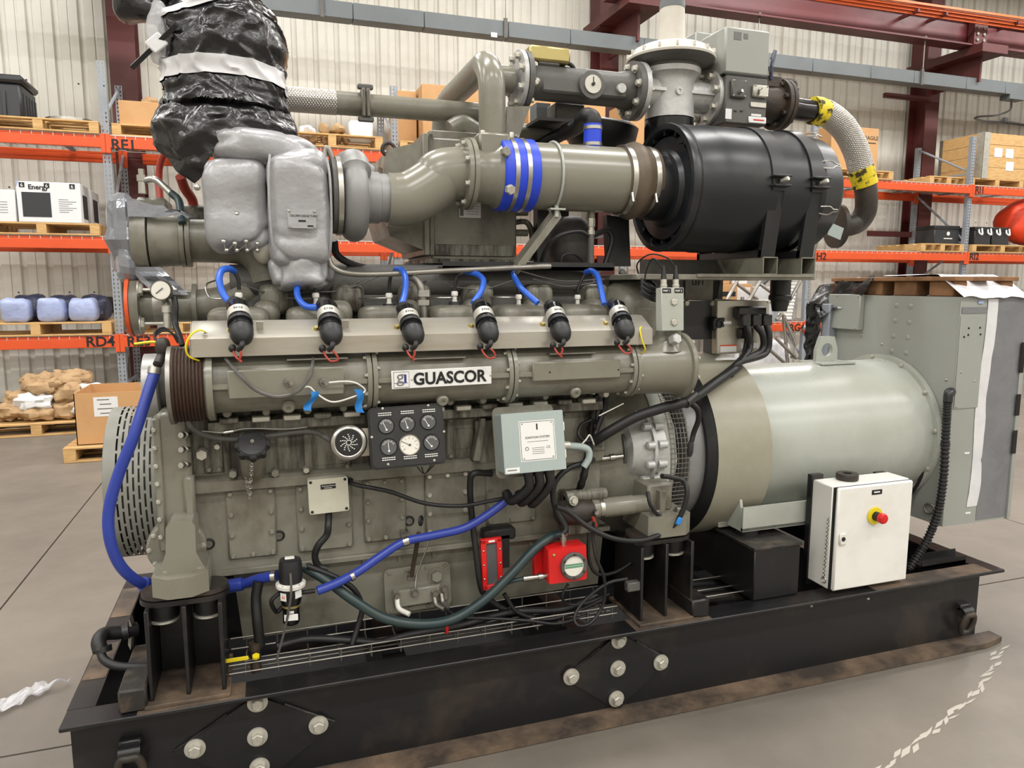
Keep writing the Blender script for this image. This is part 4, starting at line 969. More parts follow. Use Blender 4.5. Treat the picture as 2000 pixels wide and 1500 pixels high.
# ================================================================ TERMINAL CABINET
cb = thing('terminal_cabinet', 'tall grey sheet metal cabinet on the generator end with taped film', 'cabinet', (3.1, .55, .5))
CX0, CX1, CY0, CY1, CZ0, CZ1 = 2.898, 3.30, .168, .93, .505, 1.548
obj('side_panel', MB().bb((CX0, CY0, CZ0), (CX0 + .004, CY1, CZ1)), 'cabinet_grey', cb)
obj('front_panel', MB().bb((CX0 + .002, CY0 - .003, CZ0), (CX1, CY0 + .001, CZ1)), 'cabinet_grey', cb)
obj('cabinet_body', MB().bb((CX0 + .004, CY0 + .001, CZ0), (CX1, CY1, CZ1 - .004)), 'cabinet_grey', cb)
a_, c_ = AX(1624, 640, CX0), AX(1690, 575, CX0)
jb = obj('small_cover_box', MB().bb((CX0 - .03, min(a_.y, c_.y), a_.z), (CX0, max(a_.y, c_.y), c_.z), .003), 'cabinet_grey', cb)
for (u, v) in ((1635, 577), (1676, 579), (1638, 640), (1670, 640)): bolt(jb, AX(u, v, CX0 - .03), (-1, 0, 0), .006, .004, 'cabinet_grey', 'dome')
for (u, v) in ((1751, 596), (1779, 598), (1748, 626), (1776, 629), (1745, 656), (1773, 659), (1742, 685), (1770, 689)): bolt(cb, AX(u, v, CX0), (-1, 0, 0), .0125, .006, 'cabinet_grey', 'dome', 'rivet')
for (u, v) in ((1722, 672), (1848, 742), (1682, 654)): bolt(cb, AX(u, v, CX0), (-1, 0, 0), .007, .006, 'steel', 'dome', 'screw')
c = rect(1879, 617, 1909, 798, CY0 - .005); d = A(1879, 617, CY0).x
cp_ = obj('cover_plate', MB().bb((CX0 + .008, CY0 - .007, A(1870, 798, CY0).z), (A(1915, 700, CY0).x, CY0 - .003, A(1885, 617, CY0).z), .001), 'cabinet_grey', cb)
for (u, v) in ((1892, 641), (1891, 654), (1883, 658), (1914, 640), (1915, 653), (1877, 727), (1868, 795), (1903, 744)): bolt(cp_, A(u, v, CY0 - .007), (0, -1, 0), .005, .004, 'ink' if v < 700 else 'steel', 'dome', 'screw')
x_t = A(1917, 700, CY0).x
obj('masking_strip', MB().grid(lambda i, j: V(x_t + (i - .0) * (.062 + .012 * noise.noise(V(j * 6, 1, 0))) + .008 * math.sin(j * 9) - .02 * (1 - j), CY0 - .0055 - .002 * noise.noise(V(i * 3, j * 20, 2)), CZ1 - .01 - (CZ1 - CZ0 - .09) * (1 - j) - (.0)), 8, 60), 'tape_white', cb)
xg = x_t + .045
obj('grey_tape_wrap', MB().grid(lambda i, j: V(xg + i * (CX1 + .004 - xg), CY0 - .0045 - .0015 * noise.noise(V(i * 9, j * 12, 7)), CZ0 + .01 + j * (CZ1 - CZ0 - .01)), 12, 50), 'duct_tape', cb)
obj('grey_tape_patch', MB().bb((CX0 + .012, CY0 - .006, A(1890, 612, CY0).z), (x_t, CY0 - .004, A(1890, 600, CY0).z)), 'duct_tape', cb)
obj('edge_trim', MB().bb((CX1 - .012, CY0 - .012, CZ0), (CX1 + .012, CY0 + .3, CZ1 - .3), .002), 'cabinet_grey', cb)
for z0, z1 in ((.82, .93), (1.0, 1.1), (1.2, 1.34)): obj('louvre_window', MB().bb((CX1 - .02, CY0 - .0135, z0), (CX1 + .006, CY0 - .011, z1)), 'black_gloss', cb)
for (u, v) in ((1888, 885), (1890, 1002)): obj('tape_tab', MB().box(A(u, v, CY0 - .004), (.03, .004, .008)), 'paper_white', cb)
obj('blue_sticker', MB().box(A(1916, 590, CY0 - .006), (.03, .003, .014)), 'blue_film', cb)
obj('rear_post', MB().bb((CX0 - .05, CY1 - .04, 1.16), (CX0 - .0, CY1 + .02, 1.5), .004), 'rack_grey', cb)
eb = AX(1815, 993, CX0 - .01); obj('lower_eye', MB().torus(eb, (1, .3, 0), .022, .005, 20, 8), 'steel_dull', cb)
# loose pallet and films on the roof
pl = thing('roof_pallet', 'weathered brown pallet lying on the roof of the grey cabinet', 'pallet', (3.1, .6, CZ1))
for y0 in (.22, .42, .62, .82):
    obj('pallet_block', MB().bb((CX0 + .02, y0, CZ1 + .001), (CX0 + .1, y0 + .13, CZ1 + .07), .004), 'wood_dark', pl); obj('pallet_block', MB().bb((CX1 - .1, y0, CZ1 + .001), (CX1 - .02, y0 + .13, CZ1 + .07), .004), 'wood_dark', pl)
for x0 in (CX0 + .0, CX0 + .14, CX0 + .28): obj('deck_board', MB().bb((x0, .2, CZ1 + .07), (x0 + .11, .95, CZ1 + .09), .003), 'wood_dark', pl)
def film(i, j):
    x = CX0 - .0 + i * (CX1 - CX0 + .1); y = CY0 - .02 + j * .45
    z = CZ1 + .098 - .10 * max(0, 1 - j * 3.2) - .0 + .012 * noise.noise(V(x * 16, y * 3, 1)) - .11 * max(0, (i - .75) * 4) ** 2 * (1 if j < .6 else .6)
    return V(x, y, z)
tag(obj('white_film', MB().grid(film, 50, 30), 'white_film'), 'pleated white plastic film over the cabinet roof corner', 'film')
def bfilm(i, j):
    y = .66 + i * .40; x = CX0 + .02 - .10 * j * (.4 + .6 * i); z = CZ1 + .10 - .20 * j * (.35 + i * .9) + .03 * noise.noise(V(y * 12, j * 6, 4)) - .05 * i
    return V(x + .03 * noise.noise(V(y * 9, z * 9, 0)), y, z)
tag(obj('black_film', MB().grid(bfilm, 40, 20), 'bag_black'), 'shiny black plastic sheet gathered over the far cabinet corner', 'film')
def bfilm2(i, j):
    y = .94 + .10 * i + .03 * noise.noise(V(j * 8, i * 3, 0)); x = CX0 - .06 - .02 * math.sin(i * 9); z = 1.5 - .40 * j
    return V(x, y, z)
tag(obj('black_film', MB().grid(bfilm2, 16, 24), 'bag_black'), 'black plastic strip hanging beside the lifting lug', 'film')
# corrugated conduit
pts = [AX(1853, 772, CX0 - .01), AX(1850, 790, CX0 - .035), AX(1847, 850, CX0 - .045), AX(1843, 930, CX0 - .06), AX(1832, 1000, CX0 - .09), A(1808, 1060, .12), A(1775, 1112, .12)]
ccd = thing('corrugated_conduit', 'black corrugated conduit dropping from the cabinet into the skid', 'conduit', pts[-1])
b = MB(); P_ = spline(pts, 40); b.tube(P_, .0165, 12, smooth=False, radf=lambda t: 1 + .13 * math.copysign(1, math.sin(t * 2 * PI * 62))); obj('ribbed_hose', b, 'black_rubber', ccd)
obj('elbow_gland', MB().tube([AX(1858, 765, CX0), AX(1853, 768, CX0 - .03), AX(1851, 785, CX0 - .036)], .02, 12), 'black_plastic', ccd)
obj('clip', MB().lathe(AX(1846, 872, CX0 - .038), (0, .05, 1), [(0, .02), (.016, .02)], 14), 'black_plastic', ccd)
obj('black_tube', MB().tube([AX(1812, 885, CX0 - .02), AX(1800, 930, CX0 - .03), AX(1780, 965, CX0 - .04), A(1771, 980, .3)], .008, 8), 'black_rubber', ccd)

# ================================================================ EMERGENCY STOP BOX
es = thing('switch_box', 'white steel switch box with a red emergency stop button', 'switch box', (2.33, .1, .37))
x0, x1, z0, z1 = 2.128, 2.525, .372, .802
yb_ = AX(1587, 940, x0).y
obj('housing', MB().bb((x0, .02, z0), (x1, yb_, z1), .005), 'white_paint', es)
dr = obj('door', MB().bb((x0 + .012, 0, z0 - .004), (x1, .0185, z1 - .004), .006), 'white_paint', es)
obj('black_gasket', MB().bb((x0 + .004, .0175, z0), (x1 - .004, .0215, z1 - .004)), 'ink', es)
lt = obj('latch', MB().box(A(1646, 1053, -.004), (.034, .01, .05), .006), 'white_plastic', dr); obj('keyhole', MB().lathe(A(1647, 1053, -.008), (0, -1, 0), [(0, .009), (.003, .009)], 14), 'ink', dr)
ec = A(1708, 1007, -.002)
cl = obj('yellow_collar', MB().lathe(ec, (0, -1, 0), [(0, .036), (.006, .035)], 36), 'yellow', dr)
obj('button_stem', MB().lathe(ec + V(0, -.006, 0), (0, -1, 0), [(0, .019), (.022, .019)], 24), 'black_rubber', dr); obj('stop_button', MB().lathe(ec + V(0, -.028, 0), (0, -1, 0), [(0, .014), (.004, .021), (.018, .022), (.024, .018), (.026, .01)], 28), 'red', dr)
lb = obj('label_strip', MB().box(A(1713, 961, -.001), (.052, .003, .02), .001), 'ink', dr); obj('label_print', MB().box(A(1713, 961, -.003), (.03, .001, .005)), 'ink_white', dr)
c0, c1 = AX(1618, 1012, x0 - .004), AX(1609, 1128, x0 - .004); b = MB()
for k in range(30): q = c0.lerp(c1, k / 29); b.torus(q, (1, 0, 0) if k % 2 else (0, 1, 0), .0045, .0013, 10, 5)
b.torus(c1 - V(0, 0, .01), (1, 0, 0), .012, .0018, 18, 6); obj('hinge_chain', b, 'steel', es, kind='stuff')
obj('mounting_rail', MB().bb((x0 - .008, yb_ - .005, SZ + .001), (x0 + .05, yb_ + .02, z1 + .02)), 'skid_black', es)
obj('rail_support', MB().bb((x1 - .06, yb_ - .004, SZ - .02), (x1 - .01, yb_ + .02, z1)), 'skid_black', es)
for z in (z0 + .03,): obj('gland', MB().lathe(V(x1, .1, .62), (1, 0, 0), [(0, .014), (.03, .014), (.03, .02), (.05, .016)], 12), 'black_plastic', es)
b = MB(); b.lathe(A(1654, 942, .09).xy.to_3d() + V(0, 0, z1 + .001), (0, 0, 1), [(0, .018), (0, .042), (.004, .044), (.022, .044), (.026, .042), (.026, .018), (0, .018)], 36, cap=False)
tag(obj('rusty_washer', b, 'dark_iron'), 'thick rusty steel washer lying on top of the white switch box', 'washer')

# ================================================================ CYLINDER HEADS, IGNITION RAIL
HX = [-.072 + .2392 * i for i in range(6)]
obj('head_deck', MB().bb((BX0 + .02, .20, 1.2), (BX1 + .04, .92, 1.44), .01), 'paint_dirty', en)
gal = thing('coolant_gallery', 'dark grey casting gallery running behind the rocker covers', 'gallery', (.5, .45, 1.45))
obj('gallery_pipe', MB().lathe(V(-.1, .47, 1.61), (1, 0, 0), [(0, .06), (.3, .065), (1.25, .065), (1.35, .05)], 28), 'cast_grey', gal)
obj('gallery_base', MB().bb((-.15, .42, 1.43), (1.25, .75, 1.58), .02), 'cast_grey', gal)
for i in range(6): obj('gallery_branch', MB().ball(V(HX[i] + .12, .43, 1.55), (.06, .08, .055), 16, 10, e=.5), 'paint_dirty', gal)
for i, x in enumerate(HX):
    rcv = obj('rocker_cover', MB().ball(V(x, .285, 1.475), (.095, .10, .055), 28, 14, e=.45), 'paint', en)
    for dx, dy in ((-.085, .22), (.08, .22)): bolt(rcv, V(x + dx, dy, 1.47), (0, -.3, 1), .009, .02, 'zinc', 'hex')
    obj('valve_boss', MB().ball(V(x + .085, .34, 1.50), (.045, .05, .05), 16, 10, e=.8), 'paint', rcv)
rl = thing('ignition_rail', 'long bent stainless steel rail holding the ignition coils', 'rail', (.55, .08, 1.39))
xa, xb = -.20, A(1272, 660, .04).x
obj('rail_sheet', MB().prism([(xa, .16, 1.492), (xa, .115, 1.492), (xa, .035, 1.445), (xa, .035, 1.392), (xa, .05, 1.390), (xa, .05, 1.438), (xa, .12, 1.482), (xa, .16, 1.482)], (xb - xa, 0, 0)), 'stainless', rl)
obj('end_cap', MB().prism([(xa - .001, .16, 1.49), (xa - .001, .115, 1.49), (xa - .001, .036, 1.444), (xa - .001, .036, 1.393), (xa - .001, .16, 1.393)], (-.002, 0, 0)), 'stainless', rl)
obj('end_cap', MB().prism([(xb + .001, .16, 1.49), (xb + .001, .115, 1.49), (xb + .001, .036, 1.444), (xb + .001, .036, 1.393), (xb + .001, .16, 1.393)], (.002, 0, 0)), 'stainless', rl)
for k in range(4): obj('rail_leg', MB().bb((-.1 + k * .4, .14, 1.38), (-.06 + k * .4, .165, 1.485)), 'stainless', rl)
coil_px = [((464, 597), (474, 664)), ((638, 598), (650, 665)), ((793, 606), (812, 664)), ((940, 600), (958, 662)), ((1080, 601), (1100, 660)), ((1203, 598), (1225, 655))]
plug_px = [(467, 588), (617, 588), (760, 588), (888, 584), (1013, 590), (1128, 590)]
lead_px = [[(458, 602), (436, 575), (428, 545), (434, 528), (448, 525), (457, 530)], [(628, 600), (600, 599), (584, 585), (580, 565), (590, 545)], [(782, 602), (790, 575), (792, 545), (785, 528), (773, 526)], [(924, 592), (940, 568), (944, 548), (932, 536), (910, 531)], [(1050, 592), (1020, 565), (1008, 548), (1002, 535)], [(1180, 594), (1173, 562), (1166, 538), (1155, 529), (1144, 532)]]
blk_px = [[(457, 530), (465, 545), (467, 566)], [(590, 545), (603, 545), (614, 560), (617, 570)], [(773, 526), (764, 538), (761, 552), (760, 568)], [(910, 531), (895, 540), (889, 555), (888, 566)], [(1002, 535), (1006, 550), (1012, 562), (1013, 572)], [(1144, 532), (1137, 545), (1130, 560), (1128, 572)]]
nth = ['nearest the ribbed coupling', 'second from the ribbed coupling', 'third from the ribbed coupling', 'third from the sensor block', 'second from the sensor block', 'nearest the sensor block']
for i in range(6):
    p0, p1 = A(*coil_px[i][0], .125), A(*coil_px[i][1], -.015); d = p1 - p0; Lc = d.length
    t = thing('ignition_coil', 'black ignition coil with a silver band, ' + nth[i], 'ignition coil', p1, 'ignition coils on the rail')
    obj('coil_body', MB().lathe(p0, d, [(0, .028), (.01, .033), (Lc * .66, .033), (Lc * .68, .0345), (Lc * .72, .0345)], 28), 'black_gloss', t)
    bd = obj('silver_band', MB().lathe(p0, d, [(Lc * .22, .0332), (Lc * .22, .0338), (Lc * .42, .0338), (Lc * .42, .0332)], 28), 'zinc', t)
    obj('rounded_boot', MB().lathe(p0, d, [(Lc * .71, .0335), (Lc * .86, .033), (Lc * .97, .027), (Lc * 1.04, .014), (Lc * 1.06, .009)], 28), 'black_rubber', t)
    fr = Fr(p0 + d * .32 + frame(d)[0] * 0, (1, 0, 0), -d)
    for q_ in range(4): obj('band_print', fr.box(MB(), (-.012 + q_ * .007, .0, .0342), (.005, .007, .001)), 'ink_soft', bd)
    obj('lead_socket', MB().lathe(p0 + V(-.008, .0, .004), -d + V(-.02, 0, .01), [(-.012, .026), (.008, .024), (.02, .016)], 16), 'black_rubber', t)
    e = p0 + d * 1.05
    obj('tail_knob', MB().tube([e - d * .02, e + V(-.004, -.006, -.012), e + V(-.014, .004, -.024)], .008, 8), 'black_rubber', t)
    k2 = e + V(-.03, .02, -.02); obj('plug_cap', MB().ball(k2, (.011, .011, .012), 12, 8), 'black_rubber', t)
    sg = 1 if i % 2 else -1
    obj('red_loop', MB().tube([e + V(-.012, 0, -.02), e + V(.006 * sg, -.004, -.034), e + V(.012 * sg, -.004, -.052), e + V(-.008, -.002, -.056), e + V(-.022, .004, -.042), k2], .0034, 6), 'red_wire', t)
    mp = obj('mount_strap', MB().lathe(p0 + d * .5, d, [(0, .034), (0, .036), (.012, .036), (.012, .034)], 24), 'black_rubber', t)
    # lead
    yy = .13; n = len(lead_px[i]); pts = [A(u, v, yy + (.30 - yy) * k / (n - 1)) for k, (u, v) in enumerate(lead_px[i])]
    obj('blue_sleeve', MB().tube(pts, .0105, 12, 8), 'blue_sleeve', t)
    obj('black_lead', MB().tube([A(u, v, .30) for (u, v) in blk_px[i]], .0062, 8), 'black_rubber', t)
    q = A(*plug_px[i], .30); sp = obj('plug_extender', MB().lathe(q + V(0, 0, -.012), (0, 0, 1), [(0, .010), (.006, .010), (.006, .008), (.024, .008), (.024, .012), (.036, .012), (.04, .009)], 14), 'white_plastic', t)
    obj('plug_well', MB().lathe(V(q.x, .30, q.z - .045), (0, 0, 1), [(0, .027), (.02, .024), (.036, .02)], 18), 'black_rubber', t)
for u in (450, 618, 776, 922, 1062, 1185):
    p = A(u, 650, .06); bolt(rl, V(p.x, .072, 1.466), (0, -.5, .85), .009, .008, 'gold_zinc', 'hex')
for u in (508, 676): p = A(u, 652, .06); obj('strap_plate', MB().box(V(p.x, .074, 1.466), (.02, .003, .06), 0, Matrix.Rotation(R(30), 3, 'X')), 'stainless', rl)
for (u, w) in ((640, 1), (0, 0)): pass
for (u0, u1, v0, v1) in ((560, 680, 697, 706), (808, 910, 697, 702), (1075, 1165, 688, 693)):
    c = rect(u0, v0, u1, v1, .03); obj('rail_lip', MB().box((c[0], .05, c[1]), (c[2], .03, .004)), 'steel_dull', rl)
wg = thing('ground_wire', 'yellow green ground wire at the coupling end of the rail', 'wire', A(380, 660, .03))
obj('wire', MB().tube([A(402, 648, .045), A(388, 645, .03), A(372, 655, .02), A(363, 675, .02), A(368, 695, .03), A(390, 705, .05)], .003, 6), 'yellow', wg); obj('ring_terminal', MB().lathe(A(400, 649, .05), (0, -.6, .8), [(0, .008), (.004, .008)], 12), 'steel', wg)
tag(obj('ground_wire', MB().tube([A(1258, 637, .07), A(1250, 642, .04), A(1254, 665, .025), A(1260, 683, .025), A(1250, 692, .05)], .003, 6), 'yellow'), 'yellow ground wire at the sensor block end of the rail', 'wire')
# thin tubes behind the coils
tag(obj('steel_pipe', MB().tube([A(650, 312, .33), A(640, 290, .33), A(634, 300, .33), A(636, 340, .32), A(640, 430, .3), A(641, 500, .28), A(655, 525, .27), A(690, 535, .27), A(760, 535, .27), A(850, 530, .27), A(1000, 523, .27), A(1075, 520, .27)], .0098, 10), 'steel_dull'), 'bent bare steel pipe dropping from the turbocharger and running along the heads', 'pipe')
t = thing('coolant_riser', 'short plated pipe with hex union rising between the rocker covers', 'pipe', A(828, 625, .25))
obj('pipe', MB().tube([A(795, 540, .3), A(812, 545, .27), A(822, 562, .25), A(826, 590, .25), A(829, 630, .25)], .013, 12), 'steel_dull', t)
for v, h in ((573, .022), (590, .018)): obj('union_nut', MB().lathe(A(827, v + 6, .25), (0, 0, 1), [(0, .021), (h, .021)], 6), 'zinc', t)
for i, x in enumerate(HX[:5]):
    p = A(470 + i * 145, 590, .3)
    tag(obj('injector_line', MB().tube([V(x + .02, .31, 1.555), V(x - .05, .33, 1.555), V(x - .09, .36, 1.56), V(x - .1, .38, 1.6), V(x - .06, .42, 1.62)], .0028, 6), 'steel'), 'thin bright line beside the plug of the %s rocker cover from the ribbed coupling' % ('first', 'second', 'third', 'fourth', 'fifth')[i], 'line', 'thin lines at the rocker covers')
for i, (a_, b_) in enumerate((((470, 555), (600, 570)), ((600, 570), (740, 540)), ((880, 560), (1010, 545)), ((1040, 545), (1170, 550)), ((1010, 528), (1180, 545)))):
    m_ = A((a_[0] + b_[0]) / 2, (a_[1] + b_[1]) / 2 + 12, .36); tag(obj('harness_wire', MB().tube([A(*a_, .34), m_, A(*b_, .34)], .0026, 6), 'cast_grey'), ('thin wire sagging behind the first two coils', 'thin wire rising under the blanket corner', 'thin wire above the fourth rocker cover', 'dark wire near the sensor block', 'dark wire bundle strand above the last covers')[i], 'wire')
tag(obj('cable_tray', MB().bb((.62, .34, 1.655), (1.3, .42, 1.668)).bb((.62, .34, 1.655), (1.3, .344, 1.685)), 'black_plastic'), 'dark cable tray above the rocker covers under the cooler', 'tray')
# sensor block with two probes
sb = thing('sensor_block', 'grey sensor block labelled MAP 1 and MAP 2 with two cables', 'sensor block', A(1318, 645, .06))
fb_ = Fr(A(1314, 604, .03), (1, 0, 0), (0, .06, 1)); w, h = L(50, fb_.o), L(84, fb_.o)
obj('block', fb_.box(MB(), (0, 0, -.02), (w, h, .04), .002), 'gen_light', sb)
for dx in (-.27, .27):
    lp = obj('label_tag', fb_.box(MB(), (w * dx, h * .43, .0006), (w * .38, h * .11, .001)), 'ink', sb); text('MAP 1' if dx < 0 else 'MAP 2', fb_.P(w * dx - w * .16, h * .405, .0014), fb_.r, fb_.u, .0098, 'ink_white', sb)
    c = fb_.P(w * dx, h * .5, -.02); k = obj('probe_body', MB().lathe(c, fb_.u, [(0, .011), (.006, .013), (.01, .013), (.012, .011), (.03, .011)], 16), 'zinc', sb); obj('probe_boot', MB().lathe(c + fb_.u * .03, fb_.u, [(0, .011), (.02, .0085), (.05, .004)], 14), 'black_rubber', sb)
    obj('set_dot', MB().lathe(fb_.P(w * dx, h * .3, 0), fb_.n, [(0, .003), (.001, .003)], 10), 'zinc', sb)
for dz in (.17, -.3):
    c = fb_.P(w * .05, h * dz, .0); rr = obj('recess_rim', MB().torus(c, fb_.n, .015, .0016, 24, 6), 'gen_light', sb); bolt(sb, c, fb_.n, .0125, .006, 'zinc', 'hexplain')
obj('bracket', MB().bb(A(1300, 665, .06), A(1322, 640, .09)), 'paint', sb)
pts = [fb_.P(w * .27, h * .5 + .06, -.02), A(1305, 505, .06), A(1270, 497, .1), A(1245, 515, .15), A(1248, 540, .2)]
obj('probe_cable', MB().tube(pts, .003, 6), 'black_rubber', sb); obj('probe_cable', MB().tube([fb_.P(-w * .27, h * .5 + .06, -.02), A(1276, 505, .06), A(1262, 530, .1), A(1258, 560, .12)], .003, 6), 'black_rubber', sb)
cbn = MB()
for k in range(9): cbn.torus(A(1268, 552 + k * 3, .13 + .01 * (k % 3)), (.25, -.5, .8), .032 + .004 * (k % 3), .0032, 24, 6)
tag(obj('cable_coil', cbn, 'black_rubber', kind=None), 'coil of thin black cable tied beside the sensor block', 'cable coil')['kind'] = 'stuff'
# round end housing behind the sensor block
eh = thing('end_housing', 'domed grey water outlet housing behind the sensor block', 'housing', A(1230, 680, .3))
obj('dome', MB().ball(A(1232, 610, .36), (.12, .14, .13), 28, 16, e=.8), 'paint', eh); obj('outlet_neck', MB().lathe(A(1252, 650, .25), (.1, -.2, 1), [(-.08, .06), (.05, .052), (.1, .05)], 24), 'paint_light', eh)
obj('rear_ring', MB().torus(A(1225, 590, .42), (1, -.4, .2), .125, .012, 36, 8), 'cast_grey', eh)

# ================================================================ CONTROL MODULE ON BLACK PLATE
cm = thing('control_module', 'stainless engine control module with black plug connectors', 'control module', A(1445, 690, .42))
fc = Fr(A(1452, 638, .42), (1, 0, 0), (0, .05, 1)); w, h = L(122, fc.o), L(104, fc.o)
obj('module_case', fc.box(MB(), (0, 0, -.02), (w, h, .04), .004), 'stainless', cm)
obj('warning_label', fc.box(MB(), (-w * .28, -h * .4, .0006), (w * .3, h * .13, .001)), 'paper_white', cm); obj('warning_stripe', fc.box(MB(), (-w * .28, -h * .345, .0012), (w * .3, h * .025, .001)), 'rack_orange', cm)
obj('warning_label', fc.box(MB(), (w * .12, -h * .36, .0006), (w * .34, h * .1, .001)), 'paper_white', cm); obj('spec_label', fc.box(MB(), (-w * .32, h * .08, .0006), (w * .18, h * .05, .001)), 'paper_white', cm)
hb = obj('connector_header', fc.box(MB(), (w * .06, h * .27, .02), (w * .55, h * .22, .045), .008), 'black_plastic', cm)
cabs = []
for k, dx in enumerate((-.1, .1, .3)):
    obj('plug', fc.box(MB(), (w * dx, h * .12, .045), (w * .17, h * .22, .035), .005), 'black_plastic', cm)
obj('lower_plug', fc.box(MB(), (-w * .02, -h * .12, .02), (w * .26, h * .2, .03), .005), 'black_plastic', cm)
for k in range(10): obj('edge_screw', MB().lathe(fc.P(w * .46, h * (-.45 + .1 * k), .0), fc.n, [(0, .004), (.003, .003)], 8), 'steel', cm) if k in (0, 3, 5, 9) else None
mpn = thing('mounting_plate', 'black mounting plate behind the control module', 'plate', A(1340, 660, .46))
c = rect(1318, 588, 1400, 662, .46); obj('plate', MB().bb((c[0] - c[2] / 2, .46, c[1] - c[3] / 2), (c[0] + c[2] / 2 + .05, .475, c[1] + c[3] / 2)), 'black_plastic', mpn)
for (u, v) in ((1340, 592), (1391, 592)): bolt(mpn, A(u, v, .46), (0, -1, 0), .014, .012, 'zinc', 'round')
bc = A(1400, 632, .44); obj('isolator_bracket', MB().box(bc, (.06, .04, .06), .006).torus(bc + V(0, -.022, 0), (0, 1, 0), .014, .005, 18, 6), 'black_rubber', mpn)
lp = thing('lift_plate', 'grey sheet metal plate with handwritten LEFT', 'plate', A(1370, 585, .5))
c = rect(1335, 520, 1408, 585, .5); obj('sheet', MB().prism([A(1333, 524, .5), A(1411, 526, .5), A(1400, 588, .5), A(1334, 586, .5)], (0, .006, 0)), 'paint', lp); text('LEFT', A(1352, 557, .497), (1, 0, .03), (0, 0, 1), .03, 'ink', lp)
obj('edge_strip', MB().tube([A(1396, 585, .49), A(1520, 592, .49)], .004, 4, smooth=False), 'stainless', lp)
# harness from the module to the engine
hn = thing('engine_harness', 'thick black harness from the control module down to the engine side', 'harness', A(1300, 780, .15))
f1, f2, f3 = fc.P(-w * .08, h * .02, .05), fc.P(w * .1, h * .02, .05), fc.P(w * .3, h * .02, .05)
J = A(1432, 722, .3)
for f_, mid in ((f1, [(1462, 650), (1464, 680)]), (f2, [(1490, 655), (1487, 685)]), (f3, [(1502, 655), (1495, 690)])): obj('branch', MB().tube([f_] + [A(u, v, .36) for u, v in mid] + [J + V(.03, 0, .03), J], .0145, 10), 'black_rubber', hn)
obj('branch', MB().tube([fc.P(-w * .02, -h * .2, .03), A(1452, 690, .36), J + V(.015, 0, .03), J], .008, 8), 'black_rubber', hn)
obj('trunk', MB().tube([J, A(1400, 745, .24), A(1345, 782, .14), A(1290, 798, .1), A(1240, 815, .1), A(1190, 843, .12), A(1160, 862, .16)], .0195, 12), 'black_rubber', hn)
for (u, v, y, dr_) in ((1432, 722, .3, (1, .3, .5)), (1346, 780, .14, (1, .4, .45))): obj('wrap_joint', MB().lathe(A(u, v, y) - Vector(dr_).normalized() * .03, dr_, [(0, .0225), (.065, .0225)], 16), 'black_plastic', hn)
obj('drop_branch', MB().tube([A(1350, 788, .14), A(1362, 800, .14), A(1364, 820, .15), A(1355, 845, .17), A(1351, 862, .17)], .012, 10, radf=lambda t: 1 - .2 * t), 'black_rubber', hn); obj('drop_plug', MB().lathe(A(1350, 862, .17), (-.1, 0, -1), [(0, .009), (.02, .012), (.045, .012), (.06, .008)], 12), 'black_plastic', hn)

# ================================================================ INTERCOOLER, TURBO, AIR INTAKE
ic = thing('charge_cooler', 'boxy grey charge air cooler standing on top of the engine', 'cooler', (.7, .8, 1.68))
xL, xM, xR = A(760, 400, .56).x, A(840, 400, .54).x, A(1008, 400, .54).x
zT, zB = A(900, 272, .54).z, A(900, 510, .54).z
obj('core_box', MB().bb((xM, .53, zB), (xR, 1.0, zT), .008), 'paint', ic)
obj('lower_panel', MB().bb((xM + .012, .52, A(900, 500, .53).z), (xR - .012, .532, A(900, 478, .53).z), .002), 'paint_dirty', ic)
obj('core_flange', MB().bb((xM - .03, .515, zB + .02), (xM - .008, 1.0, zT + .01), .003), 'paint', ic); obj('core_flange', MB().bb((xM - .007, .52, zB + .02), (xM + .012, 1.0, zT + .01), .003), 'paint_dirty', ic)
obj('inlet_tank', MB().prism([(xM - .03, .53, zT - .02), (xL, .55, zT - .05), (xL - .02, .56, zT - .16), (xL - .02, .56, zB + .16), (xL, .55, zB + .09), (xM - .03, .53, zB + .04)], (0, .44, 0)), 'paint', ic)
obj('top_plate', MB().bb((xM + .005, .55, zT), (xR - .1, .95, zT + .03), .004), 'paint', ic)
obj('bottom_flange', MB().bb((xM - .02, .51, zB - .012), (xR + .015, 1.0, zB + .008), .003), 'paint_dirty', ic)
for k in range(8): bolt(ic, V(xM + .03 + k * (xR - xM - .06) / 7, .511, zB + .002), (0, -1, 0), .006, .008, 'paint_dirty', 'hexplain')
obj('support_frame', MB().bb((xM - .1, .55, 1.5), (xR, .9, zB - .012), .01), 'cast_grey', ic)
er_ = A(759, 292, .62); obj('lifting_eye', MB().torus(er_, (0, 1, 0), .024, .007, 28, 10).cyl(er_ - V(0, 0, .028), er_ - V(0, 0, .06), .012), 'dark_iron', ic)
dp = A(918, 408, .525); dpl = obj('data_plate', MB().box(dp, (L(44, dp), .003, L(34, dp)), .001), 'plate_white', ic)
obj('plate_band', MB().box(dp + V(-L(17, dp), -.002, 0), (L(7, dp), .002, L(28, dp))), 'ink_soft', dpl)
for k in range(5): obj('plate_line', MB().box(dp + V(L(5, dp), -.002, L(10 - k * 5, dp)), (L(26, dp), .001, .0015)), 'ink_soft', dpl)
# outlet pipes right of the cooler
obj('drain_elbow', MB().tube([V(xR, .6, A(1010, 435, .6).z), A(1030, 435, .6), A(1040, 470, .6), A(1035, 510, .6)], .012, 10), 'paint_dirty', ic)
for z in (415, 455): obj('side_stub', MB().cyl(V(xR, .58, A(1010, z, .58).z), A(1030, z, .58), .014, seg=12), 'paint', ic)

